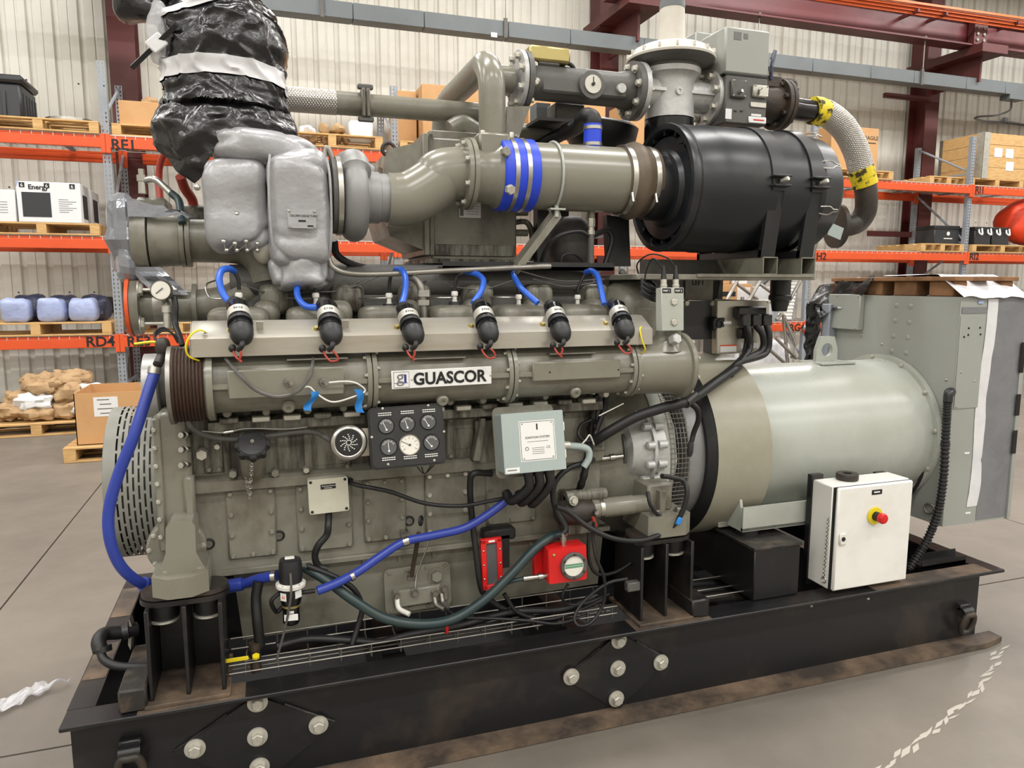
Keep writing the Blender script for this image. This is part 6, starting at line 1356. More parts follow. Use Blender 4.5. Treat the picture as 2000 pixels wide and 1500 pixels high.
# ================================================================ WRAPPED EXHAUST
wx = thing('wrapped_exhaust', 'exhaust stack wrapped in shiny black plastic with white tape', 'exhaust stack', A(440, 330, .55))
WY = .52
prof_px = [(-60, 345, 470), (-20, 350, 492), (0, 345, 512), (30, 330, 538), (60, 316, 550), (100, 311, 559), (135, 318, 556), (160, 324, 551), (190, 322, 554), (215, 316, 566), (235, 305, 574), (258, 292, 582), (290, 300, 598), (330, 322, 606), (380, 350, 600)]
def wrap_ring(v):
    for i in range(len(prof_px) - 1):
        a_, b_ = prof_px[i], prof_px[i + 1]
        if a_[0] <= v <= b_[0]:
            t = (v - a_[0]) / (b_[0] - a_[0]); t = t * t * (3 - 2 * t); return a_[1] + (b_[1] - a_[1]) * t, a_[2] + (b_[2] - a_[2]) * t
    return prof_px[-1][1:]
def hem(th):   # lowest row of the wrap for each angle (front is -90 degrees, left is 180)
    d = math.degrees(th) % 360
    K = [(0, 296), (180, 280), (205, 330), (225, 372), (240, 352), (258, 306), (285, 284), (315, 282), (345, 292), (360, 296)]
    for i in range(len(K) - 1):
        if K[i][0] <= d <= K[i + 1][0]: t = (d - K[i][0]) / (K[i + 1][0] - K[i][0]); return K[i][1] + (K[i + 1][1] - K[i][1]) * t
    return 296
def wrap_pt(th, v, off=0, wr=1):
    l, r = wrap_ring(min(v, 379)); a_, b_ = A(l, v, WY), A(r, v, WY); c = (a_ + b_) / 2; rx = (b_.x - a_.x) / 2; ry = rx * (.92 if v < 220 else .8)
    p = V(c.x + rx * math.cos(th), WY + ry * math.sin(th), c.z); n = V(math.cos(th), math.sin(th), 0)
    f1 = noise.noise(V(p.x * 6, p.y * 6, p.z * 17)); f2 = noise.noise(V(p.x * 16 + 5, p.y * 16, p.z * 30)); f3 = abs(noise.noise(V(p.x * 9 + p.z * 7, p.y * 9, p.z * 9 - p.x * 6)))
    lo = max(0, min(1, (v - 170) / 70))
    g1 = noise.noise(V(p.x * 7 + p.z * 5, p.y * 7, p.z * 8 - p.x * 4)); g2 = 1 - min(1, abs(noise.noise(V(p.x * 11 + p.z * 9, p.y * 11 + 3, p.z * 12 - p.x * 8))) * 3)
    return p + n * (off + wr * ((1 - lo) * (.014 * g1 + .012 * g2 * g2) + lo * (.014 * f1 + .010 * f2 - .016 * f3 + .008 * g2)))
b = MB(); NT, NV = 150, 150
b.grid(lambda i, j: wrap_pt(2 * PI * i, -60 + (hem(2 * PI * i) + 60) * j), NT, NV, wrap=True); obj('black_wrap', b, 'bag_black', wx, angle=60)
def band(vfun0, vfun1, off=.006):
    return MB().grid(lambda i, j: wrap_pt(2 * PI * i, vfun0(2 * PI * i) * (1 - j) + vfun1(2 * PI * i) * j, off, 1), 150, 10, wrap=True)
obj('white_tape', band(lambda t: 148 + 12 * math.sin(t), lambda t: 181 + 12 * math.sin(t) ), 'tape_white', wx, angle=60)
obj('white_tape', band(lambda t: 4 - 40 * math.cos(t) + 10, lambda t: 22 - 40 * math.cos(t) + 10), 'tape_white', wx, angle=60)
obj('core_pipe', MB().cyl(A(440, 300, WY), A(425, -80, WY), .11, seg=28), 'dark_iron', wx)
tl = A(285, 20, WY - .0)
obj('side_pouch', MB().ball(A(285, 2, .5), (.085, .08, .085), 40, 26, e=.6, nz=.04, nf=10, rz=.02, rf=8), 'bag_black', wx); obj('clear_sleeve', MB().ball(A(311, 62, .45), (.035, .03, .09), 16, 12, e=.6, nz=.02, nf=16), 'clear_film', wx)
st = obj('strap', MB().tube([A(345, 48, .36), A(312, 80, .40), A(258, 132, .46)], .010, 4, smooth=False), 'black_plastic', wx); obj('strap_tape', MB().box(A(306, 84, .395), (.055, .01, .045), .004, Matrix.Rotation(R(-42), 3, 'Y')), 'tape_white', wx)
# insulation blankets
ib = thing('turbine_blanket', 'silver quilted insulation blanket with nameplate around the turbine', 'blanket', A(585, 560, .4))
b = MB(); c = A(583, 412, .36); b.ball(c, (L(57, c), .15, L(108, c)), 90, 70, e=.34, nz=.016, nf=8, seed=3, rz=.012, rf=5); obj('quilted_cover', b, 'blanket', ib, angle=70)
b = MB(); c2 = A(586, 530, .36); b.ball(c2, (L(55, c2), .13, L(38, c2)), 60, 36, e=.6, nz=.03, nf=12, seed=8, rz=.016, rf=9); obj('tied_skirt', b, 'blanket', ib, angle=70)
for dx, m in ((-1, 'blanket'), (1, 'blanket')): obj('seam_piping', MB().tube([c + V(dx * L(50, c), -.13, L(92, c)), c + V(dx * L(54, c), -.142, L(60, c)), c + V(dx * L(55, c), -.146, 0), c + V(dx * L(53, c), -.142, -L(60, c)), c + V(dx * L(48, c), -.12, -L(94, c))], .004, 6), m, ib)
npx = A(590, 428, .2); pw_, ph_ = L(54, npx), L(36, npx)
nb = obj('name_tag', MB().box(npx, (pw_, .004, ph_), .001), 'blanket', ib)
for sx_ in (-.44, .44):
    for sz_ in (-.42, .42): bolt(nb, npx + V(sx_ * pw_, -.002, sz_ * ph_), (0, -1, 0), .005, .003, 'steel', 'round', 'rivet')
text('CALORIFUGEAGE TURBO', npx + V(-pw_ * .42, -.0025, ph_ * .12), (1, 0, 0), (0, 0, 1), .0095, 'ink', nb, sx=.8); obj('tag_print', MB().box(npx + V(0, -.0025, -ph_ * .1), (pw_ * .26, .001, .006)), 'ink', nb); obj('tag_print', MB().box(npx + V(pw_ * .28, -.0025, -ph_ * .36), (pw_ * .2, .001, .005)), 'ink', nb)
ib2 = thing('elbow_blanket', 'silver insulation blanket laced with hooks on the exhaust elbow', 'blanket', A(465, 500, .45))
c = A(466, 405, .42); b = MB(); b.ball(c, (L(62, c), .15, L(92, c)), 80, 60, e=.45, nz=.022, nf=7, seed=5, rz=.018, rf=6); obj('quilted_cover', b, 'blanket', ib2, angle=70)
c3 = A(520, 305, .46); b = MB(); b.ball(c3, (L(98, c3), .2, L(36, c3)), 80, 40, e=.6, M=Matrix.Rotation(R(6), 3, 'Y'), nz=.02, nf=6, seed=6, rz=.014, rf=6); obj('collar_cover', b, 'blanket', ib2, angle=70)
for k in range(4):
    p = A(437 + k * 22, 472 + 4 * (k % 2), .27); bolt(ib2, p, (0, -1, .1), .009, .008, 'steel', 'dome', 'lacing_hook'); p2 = A(443 + k * 20, 489, .275); bolt(ib2, p2, (0, -1, -.1), .008, .008, 'steel', 'dome', 'lacing_hook'); obj('lacing_wire', MB().tube([p, p2, p + V(.035, 0, 0)], .0018, 5), 'steel', ib2)
for (u, v) in ((385, 366), (421, 367), (462, 418)): bolt(ib2, A(u, v, .28), (0, -1, 0), .01, .008, 'steel', 'dome', 'lacing_hook')
c4 = A(490, 478, .38); obj('cream_lining', MB().ball(A(512, 470, .36), (.035, .06, .07), 20, 12, nz=.015, nf=16), 'cream_box', ib2)

# ================================================================ LEFT END PIPING
ox = thing('outlet_pipe', 'flanged grey water outlet pipe with its end wrapped in plastic', 'pipe', A(380, 520, .45))
yo = .48; oz = A(350, 470, yo).z
xo0, xo1 = A(290, 470, yo).x, A(470, 480, yo).x
rp = .072
obj('pipe', MB().tube([V(xo0, yo, oz), V(xo0 + .2, yo, oz), V(xo1 - .06, yo, oz), V(xo1 + .02, yo, oz - .012), V(xo1 + .07, yo - .01, oz - .06), V(xo1 + .085, yo - .02, oz - .14)], rp, 28, 10), 'paint', ox)
obj('neck_casting', MB().lathe(V(xo0 + .01, yo, oz), (1, 0, 0), [(0, .1), (.03, .088), (.09, .084), (.1, .078)], 32), 'paint', ox)
obj('end_flange', MB().lathe(V(xo0 - .04, yo, oz), (1, 0, 0), [(0, .115), (.045, .115)], 44), 'paint', ox)
for dx in (.1, .118): obj('clamp_flange', MB().lathe(V(xo0 + dx, yo, oz), (1, 0, 0), [(0, .088), (.014, .088)], 32), 'paint', ox)
obj('film_wrap', MB().ball(V(xo0 - .06, yo, oz - .005), (.05, .115, .125), 18, 14, e=.75, nz=.07, nf=11, seed=2), 'silver_film', ox, angle=12); obj('film_tail', MB().grid(lambda i, j: V(xo0 - .04 + .2 * i, yo - .115 + .05 * i, oz + .125 - .05 * i - .06 * j * (1 - i) + .02 * noise.noise(V(i * 7, j * 5, 3))), 9, 5), 'silver_film', ox, angle=12)
obj('film_tail', MB().grid(lambda i, j: V(xo0 - .06 + .1 * i + .08 * j, yo - .08 + .03 * noise.noise(V(i * 5, j * 7, 1)), oz - .09 - .09 * j), 6, 7), 'silver_film', ox, angle=12)
obj('upper_casting', MB().bb((A(268, 390, yo + .1).x, yo + .05, oz + .08), (A(330, 390, yo + .1).x, yo + .2, A(290, 382, yo).z), .01), 'paint', ox); obj('upper_pipe', MB().cyl(V(A(360, 420, yo + .2).x, yo + .2, oz + .09), V(A(450, 420, yo + .2).x, yo + .2, oz + .09), .05, seg=24), 'paint_dirty', ox)
obj('vent_fitting', MB().lathe(A(279, 378, yo + .05), (0, 0, 1), [(0, .014), (.04, .012), (.04, .016), (.06, .016), (.06, .01), (.08, .01)], 8), 'steel', ox); obj('vent_tee', MB().tube([A(281, 353, yo + .05), A(300, 350, yo + .03), A(318, 362, yo + .02), A(335, 378, yo)], .011, 10), 'steel', ox)
obj('vent_hose', MB().tube([A(335, 378, yo), A(348, 390, yo - .02), A(353, 410, yo - .05), A(356, 436, yo - .08)], .0125, 10), 'green_hose', ox)
tag(obj('red_hose', MB().tube([A(314, 395, .70), A(311, 360, .72), A(312, 325, .72), A(322, 300, .7), A(345, 292, .65)], .012, 10), 'red_wire'), 'red hose rising to the black wrap behind the outlet pipe', 'hose')
tag(obj('red_hose', MB().tube([A(352, 345, .6), A(362, 370, .64), A(376, 392, .67), A(380, 425, .68)], .017, 10), 'red_wire'), 'short red hose under the black wrap tip', 'hose')
ip = thing('inlet_pipe', 'grey flanged inlet pipe with a red gasket ring and pressure gauge', 'pipe', A(300, 640, .45))
yi = .46; iz = A(300, 598, yi).z; xi0 = A(268, 600, yi).x; xi1 = A(440, 600, yi).x
obj('pipe', MB().tube([V(xi0, yi, iz), V(xi0 + .15, yi, iz), V(xi1 - .06, yi, iz + .004), V(xi1 + .02, yi, iz + .02), V(xi1 + .08, yi, iz + .06)], .054, 24, 8), 'paint', ip)
obj('flange', MB().lathe(V(xi0 - .012, yi, iz), (1, 0, 0), [(0, .094), (.026, .094)], 44), 'paint', ip); obj('red_gasket', MB().lathe(V(xi0 - .024, yi, iz), (1, 0, 0), [(0, .1), (.011, .1)], 44), 'rack_orange', ip)
for dz in (.055, -.055): obj('tie_bolt', MB().cyl(V(xi0, yi - .06, iz + dz), V(xi0 + .13, yi - .06, iz + dz), .0055, seg=8), 'zinc', ip); bolt(ip, V(xi0 + .014, yi - .06, iz + dz), (1, 0, 0), .02, .014, 'zinc', 'hex')
for x in (A(378, 600, yi).x,): obj('mid_flange', MB().lathe(V(x, yi, iz), (1, 0, 0), [(0, .075), (.014, .075)], 32), 'paint', ip)
obj('strap_band', MB().lathe(V(A(302, 600, yi).x, yi, iz), (1, 0, 0), [(0, .055), (0, .0565), (.03, .0565), (.03, .055)], 32), 'steel_dull', ip)
gg = A(315, 567, .34); rg_ = L(19, gg)
pg = thing('pressure_gauge', 'round silver pressure gauge on a stem at the inlet pipe', 'gauge', gg - V(0, 0, .1))
fg = Fr(gg, (1, -.12, 0), (0, .05, 1))
obj('case', MB().lathe(gg, fg.n, [(-.025, rg_ * .9), (-.02, rg_ * 1.02), (.004, rg_ * 1.05), (.008, rg_ * .96), (.006, rg_ * .9)], 36), 'steel', pg); obj('dial', MB().lathe(gg + fg.n * .006, fg.n, [(0, rg_ * .9), (.0005, rg_ * .9)], 36), 'dial_white', pg)
obj('pointer', fg.box(MB(), (-.004, -.002, .009), (rg_ * .9, .003, .0015), 0), 'ink', pg).rotation_euler = (0, -.7, 0)
obj('glass', MB().lathe(gg + fg.n * .011, fg.n, [(0, rg_ * .93), (.001, rg_ * .93)], 36), 'glass', pg)
obj('stem', MB().tube([gg + V(.004, .01, -rg_), A(325, 590, .36), A(327, 615, .36)], .009, 8), 'steel_dull', pg); obj('valve', MB().lathe(A(328, 640, .36), (0, 0, 1), [(0, .012), (.05, .012), (.05, .016), (.07, .016), (.075, .008)], 10), 'zinc', pg)
tag(obj('gauge_hose', MB().tube([A(340, 580, .35), A(343, 600, .34), A(342, 630, .33), A(350, 655, .3), A(356, 675, .28)], .009, 8), 'black_rubber'), 'thin black hose hanging beside the pressure gauge', 'hose')
lh = thing('cock_valve', 'small brass cock with cables above the blue hose end', 'valve', A(318, 700, .15)); obj('cock_body', MB().ball(A(318, 678, .2), (.022, .025, .03), 14, 10, e=.8).cyl(A(318, 690, .2), A(308, 712, .16), .014), 'dark_iron', lh); obj('lever', MB().tube([A(262, 672, .2), A(300, 668, .2), A(312, 675, .2)], .004, 4), 'yellow', lh)
for k in range(3): obj('loop_wire', MB().tube([A(305 + k * 4, 670, .2), A(302, 650 + k * 4, .22), A(318, 640 + k * 3, .24), A(335, 650, .24), A(348, 662 + k * 4, .24)], .0035, 6), 'black_rubber', lh)

# ================================================================ GAUGE PANEL
def gauge(parent, f, a, b_, r, face, label, needle, bez='black_gloss'):
    c = f.P(a, b_, 0)
    g = obj('gauge', MB().lathe(c, f.n, [(0, r), (.005, r), (.007, r * .93), (.003, r * .86)], 32), bez, parent)
    obj('dial', MB().lathe(c + f.n * .0032, f.n, [(0, r * .87), (.0004, r * .87)], 32), face, g)
    ink = 'ink' if face == 'dial_white' else 'ink_white'
    tk = MB()
    for k in range(9):
        an = R(150 - 15 * k) if face != 'dial_white' else R(215 - 31 * k)
        q = f.P(a + r * .66 * math.cos(an), b_ + r * .66 * math.sin(an) + (0 if face == 'dial_white' else -.0), .0042)
        tk.box(q, (r * .14 if k % 2 else r * .26, .0012, .0006), 0, Matrix((f.r * math.cos(an) + f.u * math.sin(an), f.u * math.cos(an) - f.r * math.sin(an), f.n)).transposed())
    obj('scale_marks', tk, ink, g, kind='stuff')
    dr_ = f.r * math.cos(needle) + f.u * math.sin(needle); base = f.P(a, b_ - (0 if face == 'dial_white' else r * .45), .005)
    obj('needle', MB().box(base + dr_ * r * .45, (r * 1.0, .0016, .0008), 0, Matrix((dr_, f.n.cross(dr_), f.n)).transposed()), ink, g)
    obj('hub', MB().lathe(base, f.n, [(0, r * .12), (.001, r * .12)], 10), ink, g)
    obj('lens', MB().lathe(c + f.n * .0066, f.n, [(0, r * .9), (.0005, r * .9)], 24), 'glass', g)
    return g
gpn = thing('instrument_cluster', 'black instrument panel with six round gauges on the engine side', 'instrument', A(797, 910, .08))
fp = Fr(A(796, 852, .03), (1, 0, .02), (0, .2, 1)); w, h = L(148, fp.o), L(120, fp.o)
def rounded(f, w, h, r, c0, c1, n=6):
    poly = []
    for (sx_, sy_, a0) in ((1, 1, 0), (-1, 1, 90), (-1, -1, 180), (1, -1, 270)):
        for k in range(n + 1): an = R(a0 + 90 * k / n); poly.append(f.P(sx_ * (w / 2 - r) + r * math.cos(an), sy_ * (h / 2 - r) + r * math.sin(an), c0))
    return MB().prism(poly, f.n * (c1 - c0))
obj('housing', rounded(fp, w, h, .018, -.065, -.002), 'black_rubber', gpn); obj('face_plate', rounded(fp, w * .96, h * .94, .016, -.003, .002), 'black_plastic', gpn)
def loc(u, v):   # panel coordinates of a photo point
    d = (A(u, v, .03) - CAM); t = (fp.o - CAM).dot(fp.n) / d.dot(fp.n); q = CAM + d * t - fp.o; return q.dot(fp.r), q.dot(fp.u)
caps = ['COOLANT TEMP', 'OIL TEMP', 'AIR PRESSURE', 'OIL FILTER', 'OIL PRESSURE', 'GAS PRESSURE']
for k, (u, v, r, face, nd) in enumerate(((754, 832, 16, 'dial_black', R(112)), (795, 828, 16, 'dial_black', R(105)), (836, 824, 16, 'dial_black', R(118)), (759, 873, 17, 'dial_black', R(92)), (800, 869, 21, 'dial_white', R(152)), (842, 864, 16.5, 'dial_black', R(128)))):
    a, b_ = loc(u, v); gauge(gpn, fp, a, b_, L(r, fp.o), face, '', nd, 'black_gloss' if face == 'dial_black' else 'steel')
bars = MB()
for (u, v) in ((751, 807), (795, 803), (837, 800), (759, 894), (801, 891), (842, 887)):
    a, b_ = loc(u, v)
    for dz in (0, -.0065): 
        for s_ in range(6): fp.box(bars, (a - .018 + s_ * .0072, b_ + dz, .0026), (.0058, .0026, .0008))
obj('caption_print', bars, 'ink_white', gpn, kind='stuff')
for (u, v) in ((747, 798), (836, 792), (726, 854), (867, 843), (758, 907), (848, 899)): a, b_ = loc(u, v); bolt(gpn, fp.P(a, b_, .002), fp.n, .0045, .003, 'zinc', 'dome', 'screw')
obj('panel_bracket', MB().bb(fp.o + V(-.06, .05, -.02), fp.o + V(.06, .19, .0)).bb(fp.o + V(-.06, .05, .03), fp.o + V(.06, .19, .05)), 'cast_grey', gpn)
for k in range(2): obj('loose_wire', MB().tube([A(815 + k * 8, 912, .05), A(830, 925, .06), A(850 - k * 6, 905, .05)], .002, 5), 'ink', gpn)
mg = thing('round_gauge', 'large round silver meter with a black dial beside the gauge panel', 'gauge', A(688, 900, .06))
fm = Fr(A(681, 864, .04), (1, -.06, 0), (0, .12, 1)); r = L(36, fm.o)
obj('bezel', MB().lathe(fm.o, fm.n, [(-.02, r * .9), (-.01, r), (0, r), (.006, r * .92), (.01, r * .78), (.008, r * .7)], 44), 'steel', mg); obj('dial', MB().lathe(fm.P(0, 0, .009), fm.n, [(0, r * .72), (.0006, r * .72)], 36), 'dial_black', mg)
tk = MB()
for k in range(10):
    for q in range(4):
        an = R(36 * k); fm.box(tk, (r * (.14 + .1 * q) * math.cos(an + q * .12), r * (.14 + .1 * q) * math.sin(an + q * .12), .0102), (.004, .0025, .0006))
obj('dial_print', tk, 'ink_white', mg, kind='stuff')
obj('bracket_plate', MB().box(A(707, 864, .05), (L(30, fm.o), .004, L(56, fm.o)), .001), 'stainless', mg); obj('rear_can', MB().lathe(fm.P(0, 0, -.02), -fm.n, [(0, r * .85), (.05, r * .8)], 28), 'steel_dull', mg)
# ================================================================ IGNITION BOX
ig = thing('ignition_box', 'pale grey ignition system box with a white instruction label', 'control box', A(1045, 930, .0))
fi = Fr(A(1043, 863, -.02), (1, -.03, .02), (0, .17, 1)); w, h = L(127, fi.o), L(117, fi.o)
obj('enclosure', rounded(fi, w * .98, h * .98, .006, -.1, -.012), 'grey_box', ig); dor = obj('door', rounded(fi, w, h, .005, -.012, .0), 'grey_box', ig)
obj('back_plate', rounded(fi, w * 1.02, h * 1.22, .02, -.108, -.1), 'paint', ig)
ax, ay = .06 * w, .02 * h
lw, lh_ = w * .55, h * .64
obj('label_border', fi.box(MB(), (ax, ay, .0003), (lw, lh_, .0006)), 'ink', dor); obj('label_sheet', fi.box(MB(), (ax, ay, .0006), (lw * .975, lh_ * .975, .0008)), 'plate_white', dor); obj('label_edge', fi.box(MB(), (ax, ay, .0001), (lw * 1.05, lh_ * 1.05, .0005)), 'plate_white', dor)
obj('label_mark', fi.box(MB(), (ax, ay + lh_ * .36, .0012), (.005, .02, .0006)), 'ink', dor); text('IGNITION SYSTEM', fi.P(ax, ay + lh_ * .06, .0012), fi.r, fi.u, .0105, 'ink', dor, align='CENTER'); text('ALTRONIC', fi.P(ax, ay + lh_ * .19, .0012), fi.r, fi.u, .006, 'ink_soft', dor, align='CENTER') if False else None
for k in range(5): obj('label_line', fi.box(MB(), (ax, ay - lh_ * (.02 + .0 if k == 0 else .14 + .05 * k), .0012), (lw * (.62 if k == 0 else .36), .0016, .0004)), 'ink_soft', dor)
obj('mark_ring', MB().torus(fi.P(ax - lw * .33, ay - lh_ * .2, .0012), fi.n, .0055, .0009, 18, 5), 'ink', dor); text('CE', fi.P(ax + lw * .24, ay - lh_ * .22, .0012), fi.r, fi.u, .012, 'ink_soft', dor)
for sx_ in (-.43, .43):
    for sy_ in (-.45, .45): obj('label_screw', MB().lathe(fi.P(ax + sx_ * lw, ay + sy_ * lh_, .001), fi.n, [(0, .0025), (.0008, .0025)], 8), 'steel_dull', dor)
obj('corner_sticker', fi.box(MB(), (-w * .37, -h * .44, .0005), (w * .22, h * .085, .0008)), 'plate_white', dor); obj('sticker_print', fi.box(MB(), (-w * .38, -h * .44, .001), (w * .15, h * .02, .0005)), 'ink_soft', dor)
for sy_ in (.22, -.24): obj('hinge', fi.box(MB(), (w * .505, h * sy_, -.01), (.006, .03, .02), .002), 'white_plastic', ig)
for k, dx in enumerate((-.05, .12, .30)):
    p = fi.P(w * dx, -h * .49, -.05); obj('gland', MB().cyl(p, p - V(0, 0, .02), .018), 'black_plastic', ig); obj('cable', MB().tube([p - V(0, 0, .015), p + V(0, 0, -.06), A(1000 + k * 20, 978 + k * 3, .06), A(988 + k * 26, 962, .1)], .0165, 12), 'black_rubber', ig)
obj('side_conduit', MB().tube([fi.P(w * .5, -h * .12, -.05), A(1130, 872, .06), A(1148, 878, .07), A(1150, 895, .07), A(1140, 912, .07)], .0125, 12), 'grey_box', ig); obj('conduit_nut', MB().lathe(fi.P(w * .5, -h * .12, -.05), (1, 0, 0), [(0, .016), (.02, .016), (.02, .014), (.035, .014)], 12), 'zinc', ig)
# bracket arm left of the box
tag(obj('support_bracket', MB().prism([A(940, 818, .16), A(948, 818, .16), A(938, 900, .16), A(925, 900, .16)], (0, .06, 0)).bb(A(930, 905, .19), A(965, 818, .215)), 'paint_dirty'), 'angled grey bracket arm behind the ignition box', 'bracket')

# ================================================================ SMALL JUNCTION BOX, OIL FILLER
jb = thing('junction_box', 'small cream junction box with a black label on the crankcase', 'junction box', A(641, 1003, .15))
fj = Fr(A(642, 968, .145), (1, 0, .02), (0, .05, 1)); w, h = L(76, fj.o), L(68, fj.o)
obj('base', rounded(fj, w, h, .006, -.06, -.012), 'cream_box', jb); obj('lid', rounded(fj, w, h, .008, -.011, .0), 'cream_box', jb); obj('label_strip', fj.box(MB(), (0, h * .27, .0006), (w * .38, h * .14, .001)), 'ink', jb); text('Crankcase Pressure', fj.P(-w * .16, h * .275, .0014), fj.r, fj.u, .0055, 'ink_white', jb); text('transmitter', fj.P(-w * .1, h * .22, .0014), fj.r, fj.u, .0055, 'ink_white', jb)
for sx_ in (-.43, .43):
    for sy_ in (-.43, .43): bolt(jb, fj.P(sx_ * w, sy_ * h, 0), fj.n, .005, .002, 'ink', 'round', 'screw')
obj('cable', MB().tube([fj.P(w * .5, h * .3, -.03), A(700, 948, .13), A(760, 960, .12), A(830, 983, .12), A(900, 988, .12), A(960, 978, .12), A(1000, 970, .12)], .007, 10), 'black_rubber', jb); obj('gland', MB().lathe(fj.P(w * .5, h * .3, -.03), (1, 0, 0), [(0, .012), (.016, .012), (.02, .009)], 12), 'black_plastic', jb)
obj('lower_cable', MB().tube([fj.P(0, -h * .5, -.03), A(641, 1025, .13), A(638, 1045, .13), A(622, 1065, .13), A(615, 1085, .14), A(622, 1105, .15), A(640, 1112, .15)], .0115, 10), 'black_rubber', jb)
of = thing('oil_filler', 'oil filler neck with a black knob cap and chain', 'oil filler', A(495, 925, .15))
p0, p1 = A(494, 915, .18), A(493, 878, .10); d = (p1 - p0); obj('neck', MB().lathe(p0, d, [(-.02, .036), (.02, .036), (d.length, .04)], 28), 'paint', of)
cap = MB(); cap.lathe(p1, d, [(0, .041), (.008, .045), (.03, .045), (.036, .04), (.038, .02)], 36)
kc = obj('cap', cap, 'black_plastic', of)
for k in range(8): an = k * PI / 4; a_, b_, n_ = frame(d); obj('cap_lobe', MB().lathe(p1 + (a_ * math.cos(an) + b_ * math.sin(an)) * .042 + n_ * .008, d, [(0, .011), (.022, .011), (.026, .007)], 12), 'black_plastic', kc)
bolt(of, p1 + d.normalized() * .036, d, .008, .014, 'steel', 'round', 'stud')
ch = MB(); cp0 = p1 + d.normalized() * .04
cpts = spline([cp0, A(492, 895, .07), A(491, 925, .1), A(487, 972, .15), A(484, 955, .16), A(480, 925, .17), A(478, 905, .17)], 8)
for k in range(0, len(cpts), 1): ch.torus(cpts[k], (1, 0, 0) if k % 2 else (0, 1, 0), .0045, .0013, 8, 5)
obj('chain', ch, 'steel', of, kind='stuff')
# grey conduit along the block top, thin lines
tag(obj('sheathed_conduit', MB().tube([A(366, 812, .1), A(372, 832, .1), A(400, 850, .13), A(450, 858, .15), A(520, 852, .15), A(590, 843, .15), A(620, 846, .14), A(648, 862, .1)], .0085, 10), 'cast_grey'), 'grey sheathed cable looping from the coupling to the round meter', 'cable')
tl_ = thing('capillary_line', 'thin steel line with a ferrule along the upper block', 'line', A(500, 845, .15)); obj('line', MB().tube([A(385, 842, .14), A(440, 845, .14), A(480, 838, .14), A(560, 838, .14), A(600, 834, .14)], .003, 6), 'steel', tl_); obj('ferrule', MB().cyl(A(437, 845, .14), A(456, 842, .14), .005, seg=8), 'steel', tl_)
for k, (pts, r_, m, lab) in enumerate((
    ([(322, 842, .2), (345, 832, .18), (352, 828, .17), (352, 838, .17), (330, 842, .18)], .003, 'steel', 'bent bright line on the gear case'),
    ([(636, 748, .0), (670, 745, .0), (695, 748, .0), (713, 763, .01), (690, 775, -.005), (650, 785, -.005), (620, 770, .0), (605, 756, .0), (590, 757, .0)], .0028, 'white_plastic', 'thin white sensor wire looped on the manifold'),
    ([(440, 700, .05), (470, 735, .0), (500, 762, -.01), (540, 775, -.015), (580, 765, -.01), (605, 735, .0), (612, 700, .04)], .0052, 'cast_grey', 'slack grey cable hanging over the manifold'))):
    tag(obj('loose_line', MB().tube([A(*q) for q in pts], r_, 6), m), lab, 'line')
for k, (u0, v0, u1, v1) in enumerate(((614, 764, 602, 802), (698, 760, 706, 806))):
    p0, p1 = A(u0, v0, -.005), A(u1, v1, -.002)
    tag(obj('tape_flag', MB().grid(lambda i, j: p0.lerp(p1, j) + V((i - .5) * .022 + .006 * math.sin(j * 6), -.008 * math.sin(j * 5 + i * 2), 0), 4, 12), 'blue_tape'), ('blue tape flag hanging under the two manifold probes', 'blue tape flag at the first manifold flange')[k], 'tape')
for (s, u, v) in (('LB', 752, 708), ('MID', 754, 718), ('LB', 640, 710), ('K', 646, 720)):
    an = R(62 if v < 712 else 50); p = A(u, v, .05); text(s, V(p.x, MY - (MR + .002) * math.cos(an), MZ + (MR + .002) * math.sin(an)), (1, 0, 0), (0, math.sin(an), math.cos(an)), .018, 'ink_soft', mf)

# ================================================================ HOSES
bhz = thing('blue_coolant_hose', 'long blue hose sweeping around the slotted guard to the pump', 'hose', A(290, 1140, .2))
pts = [A(304, 722, .16), A(288, 770, .13), A(262, 850, .1), A(232, 925, .1), A(213, 995, .1), A(215, 1055, .1), A(236, 1106, .12), A(272, 1137, .16), A(310, 1146, .215), A(415, 1146, .215), A(470, 1141, .2), A(505, 1131, .16), A(538, 1124, .12)]
obj('hose', MB().tube(pts, .0165, 16, 10), 'blue_hose', bhz); obj('outer_sleeve', MB().tube([A(412, 1147, .215), A(440, 1146, .205), A(474, 1140, .195)], .022, 16), 'blue_hose', bhz); obj('outer_sleeve', MB().tube([A(279, 1140, .17), A(300, 1146, .2), A(312, 1147, .215)], .022, 16), 'blue_hose', bhz)
obj('hose_clamp', MB().lathe(A(303, 718, .16), V(-.2, -.3, -1), [(0, .019), (.02, .019)], 14), 'steel', bhz); obj('hose_clamp', MB().lathe(A(530, 1126, .125), (1, -.3, .1), [(0, .0185), (.014, .0185)], 14), 'steel', bhz)
bp2 = thing('cut_blue_hose', 'blue hose with a cut open end clipped across the crankcase', 'hose', A(622, 1152, .1))
pts = [A(620, 1154, .06), A(655, 1140, .07), A(700, 1116, .09), A(745, 1085, .11), A(790, 1058, .12), A(850, 1045, .12), A(905, 1032, .12), A(945, 1010, .12), A(980, 985, .12), A(1002, 966, .12)]
obj('hose', MB().tube(pts, .0145, 16, 10, cap=False), 'blue_hose', bp2)
obj('hose_clamp', MB().lathe(A(684, 1127, .082), A(700, 1116, .09) - A(655, 1140, .07), [(0, .0165), (.012, .0165)], 16), 'steel', bp2); cl_ = obj('p_clip', MB().lathe(A(787, 1059, .12), (1, 0, .25), [(0, .017), (.02, .017)], 16), 'steel', bp2); obj('clip_tab', MB().bb(A(784, 1040, .17), A(796, 1055, .2)), 'steel', bp2)
gh = thing('green_drain_hose', 'dark green hose sagging across the oil pan to the red level box', 'hose', A(800, 1218, .1))
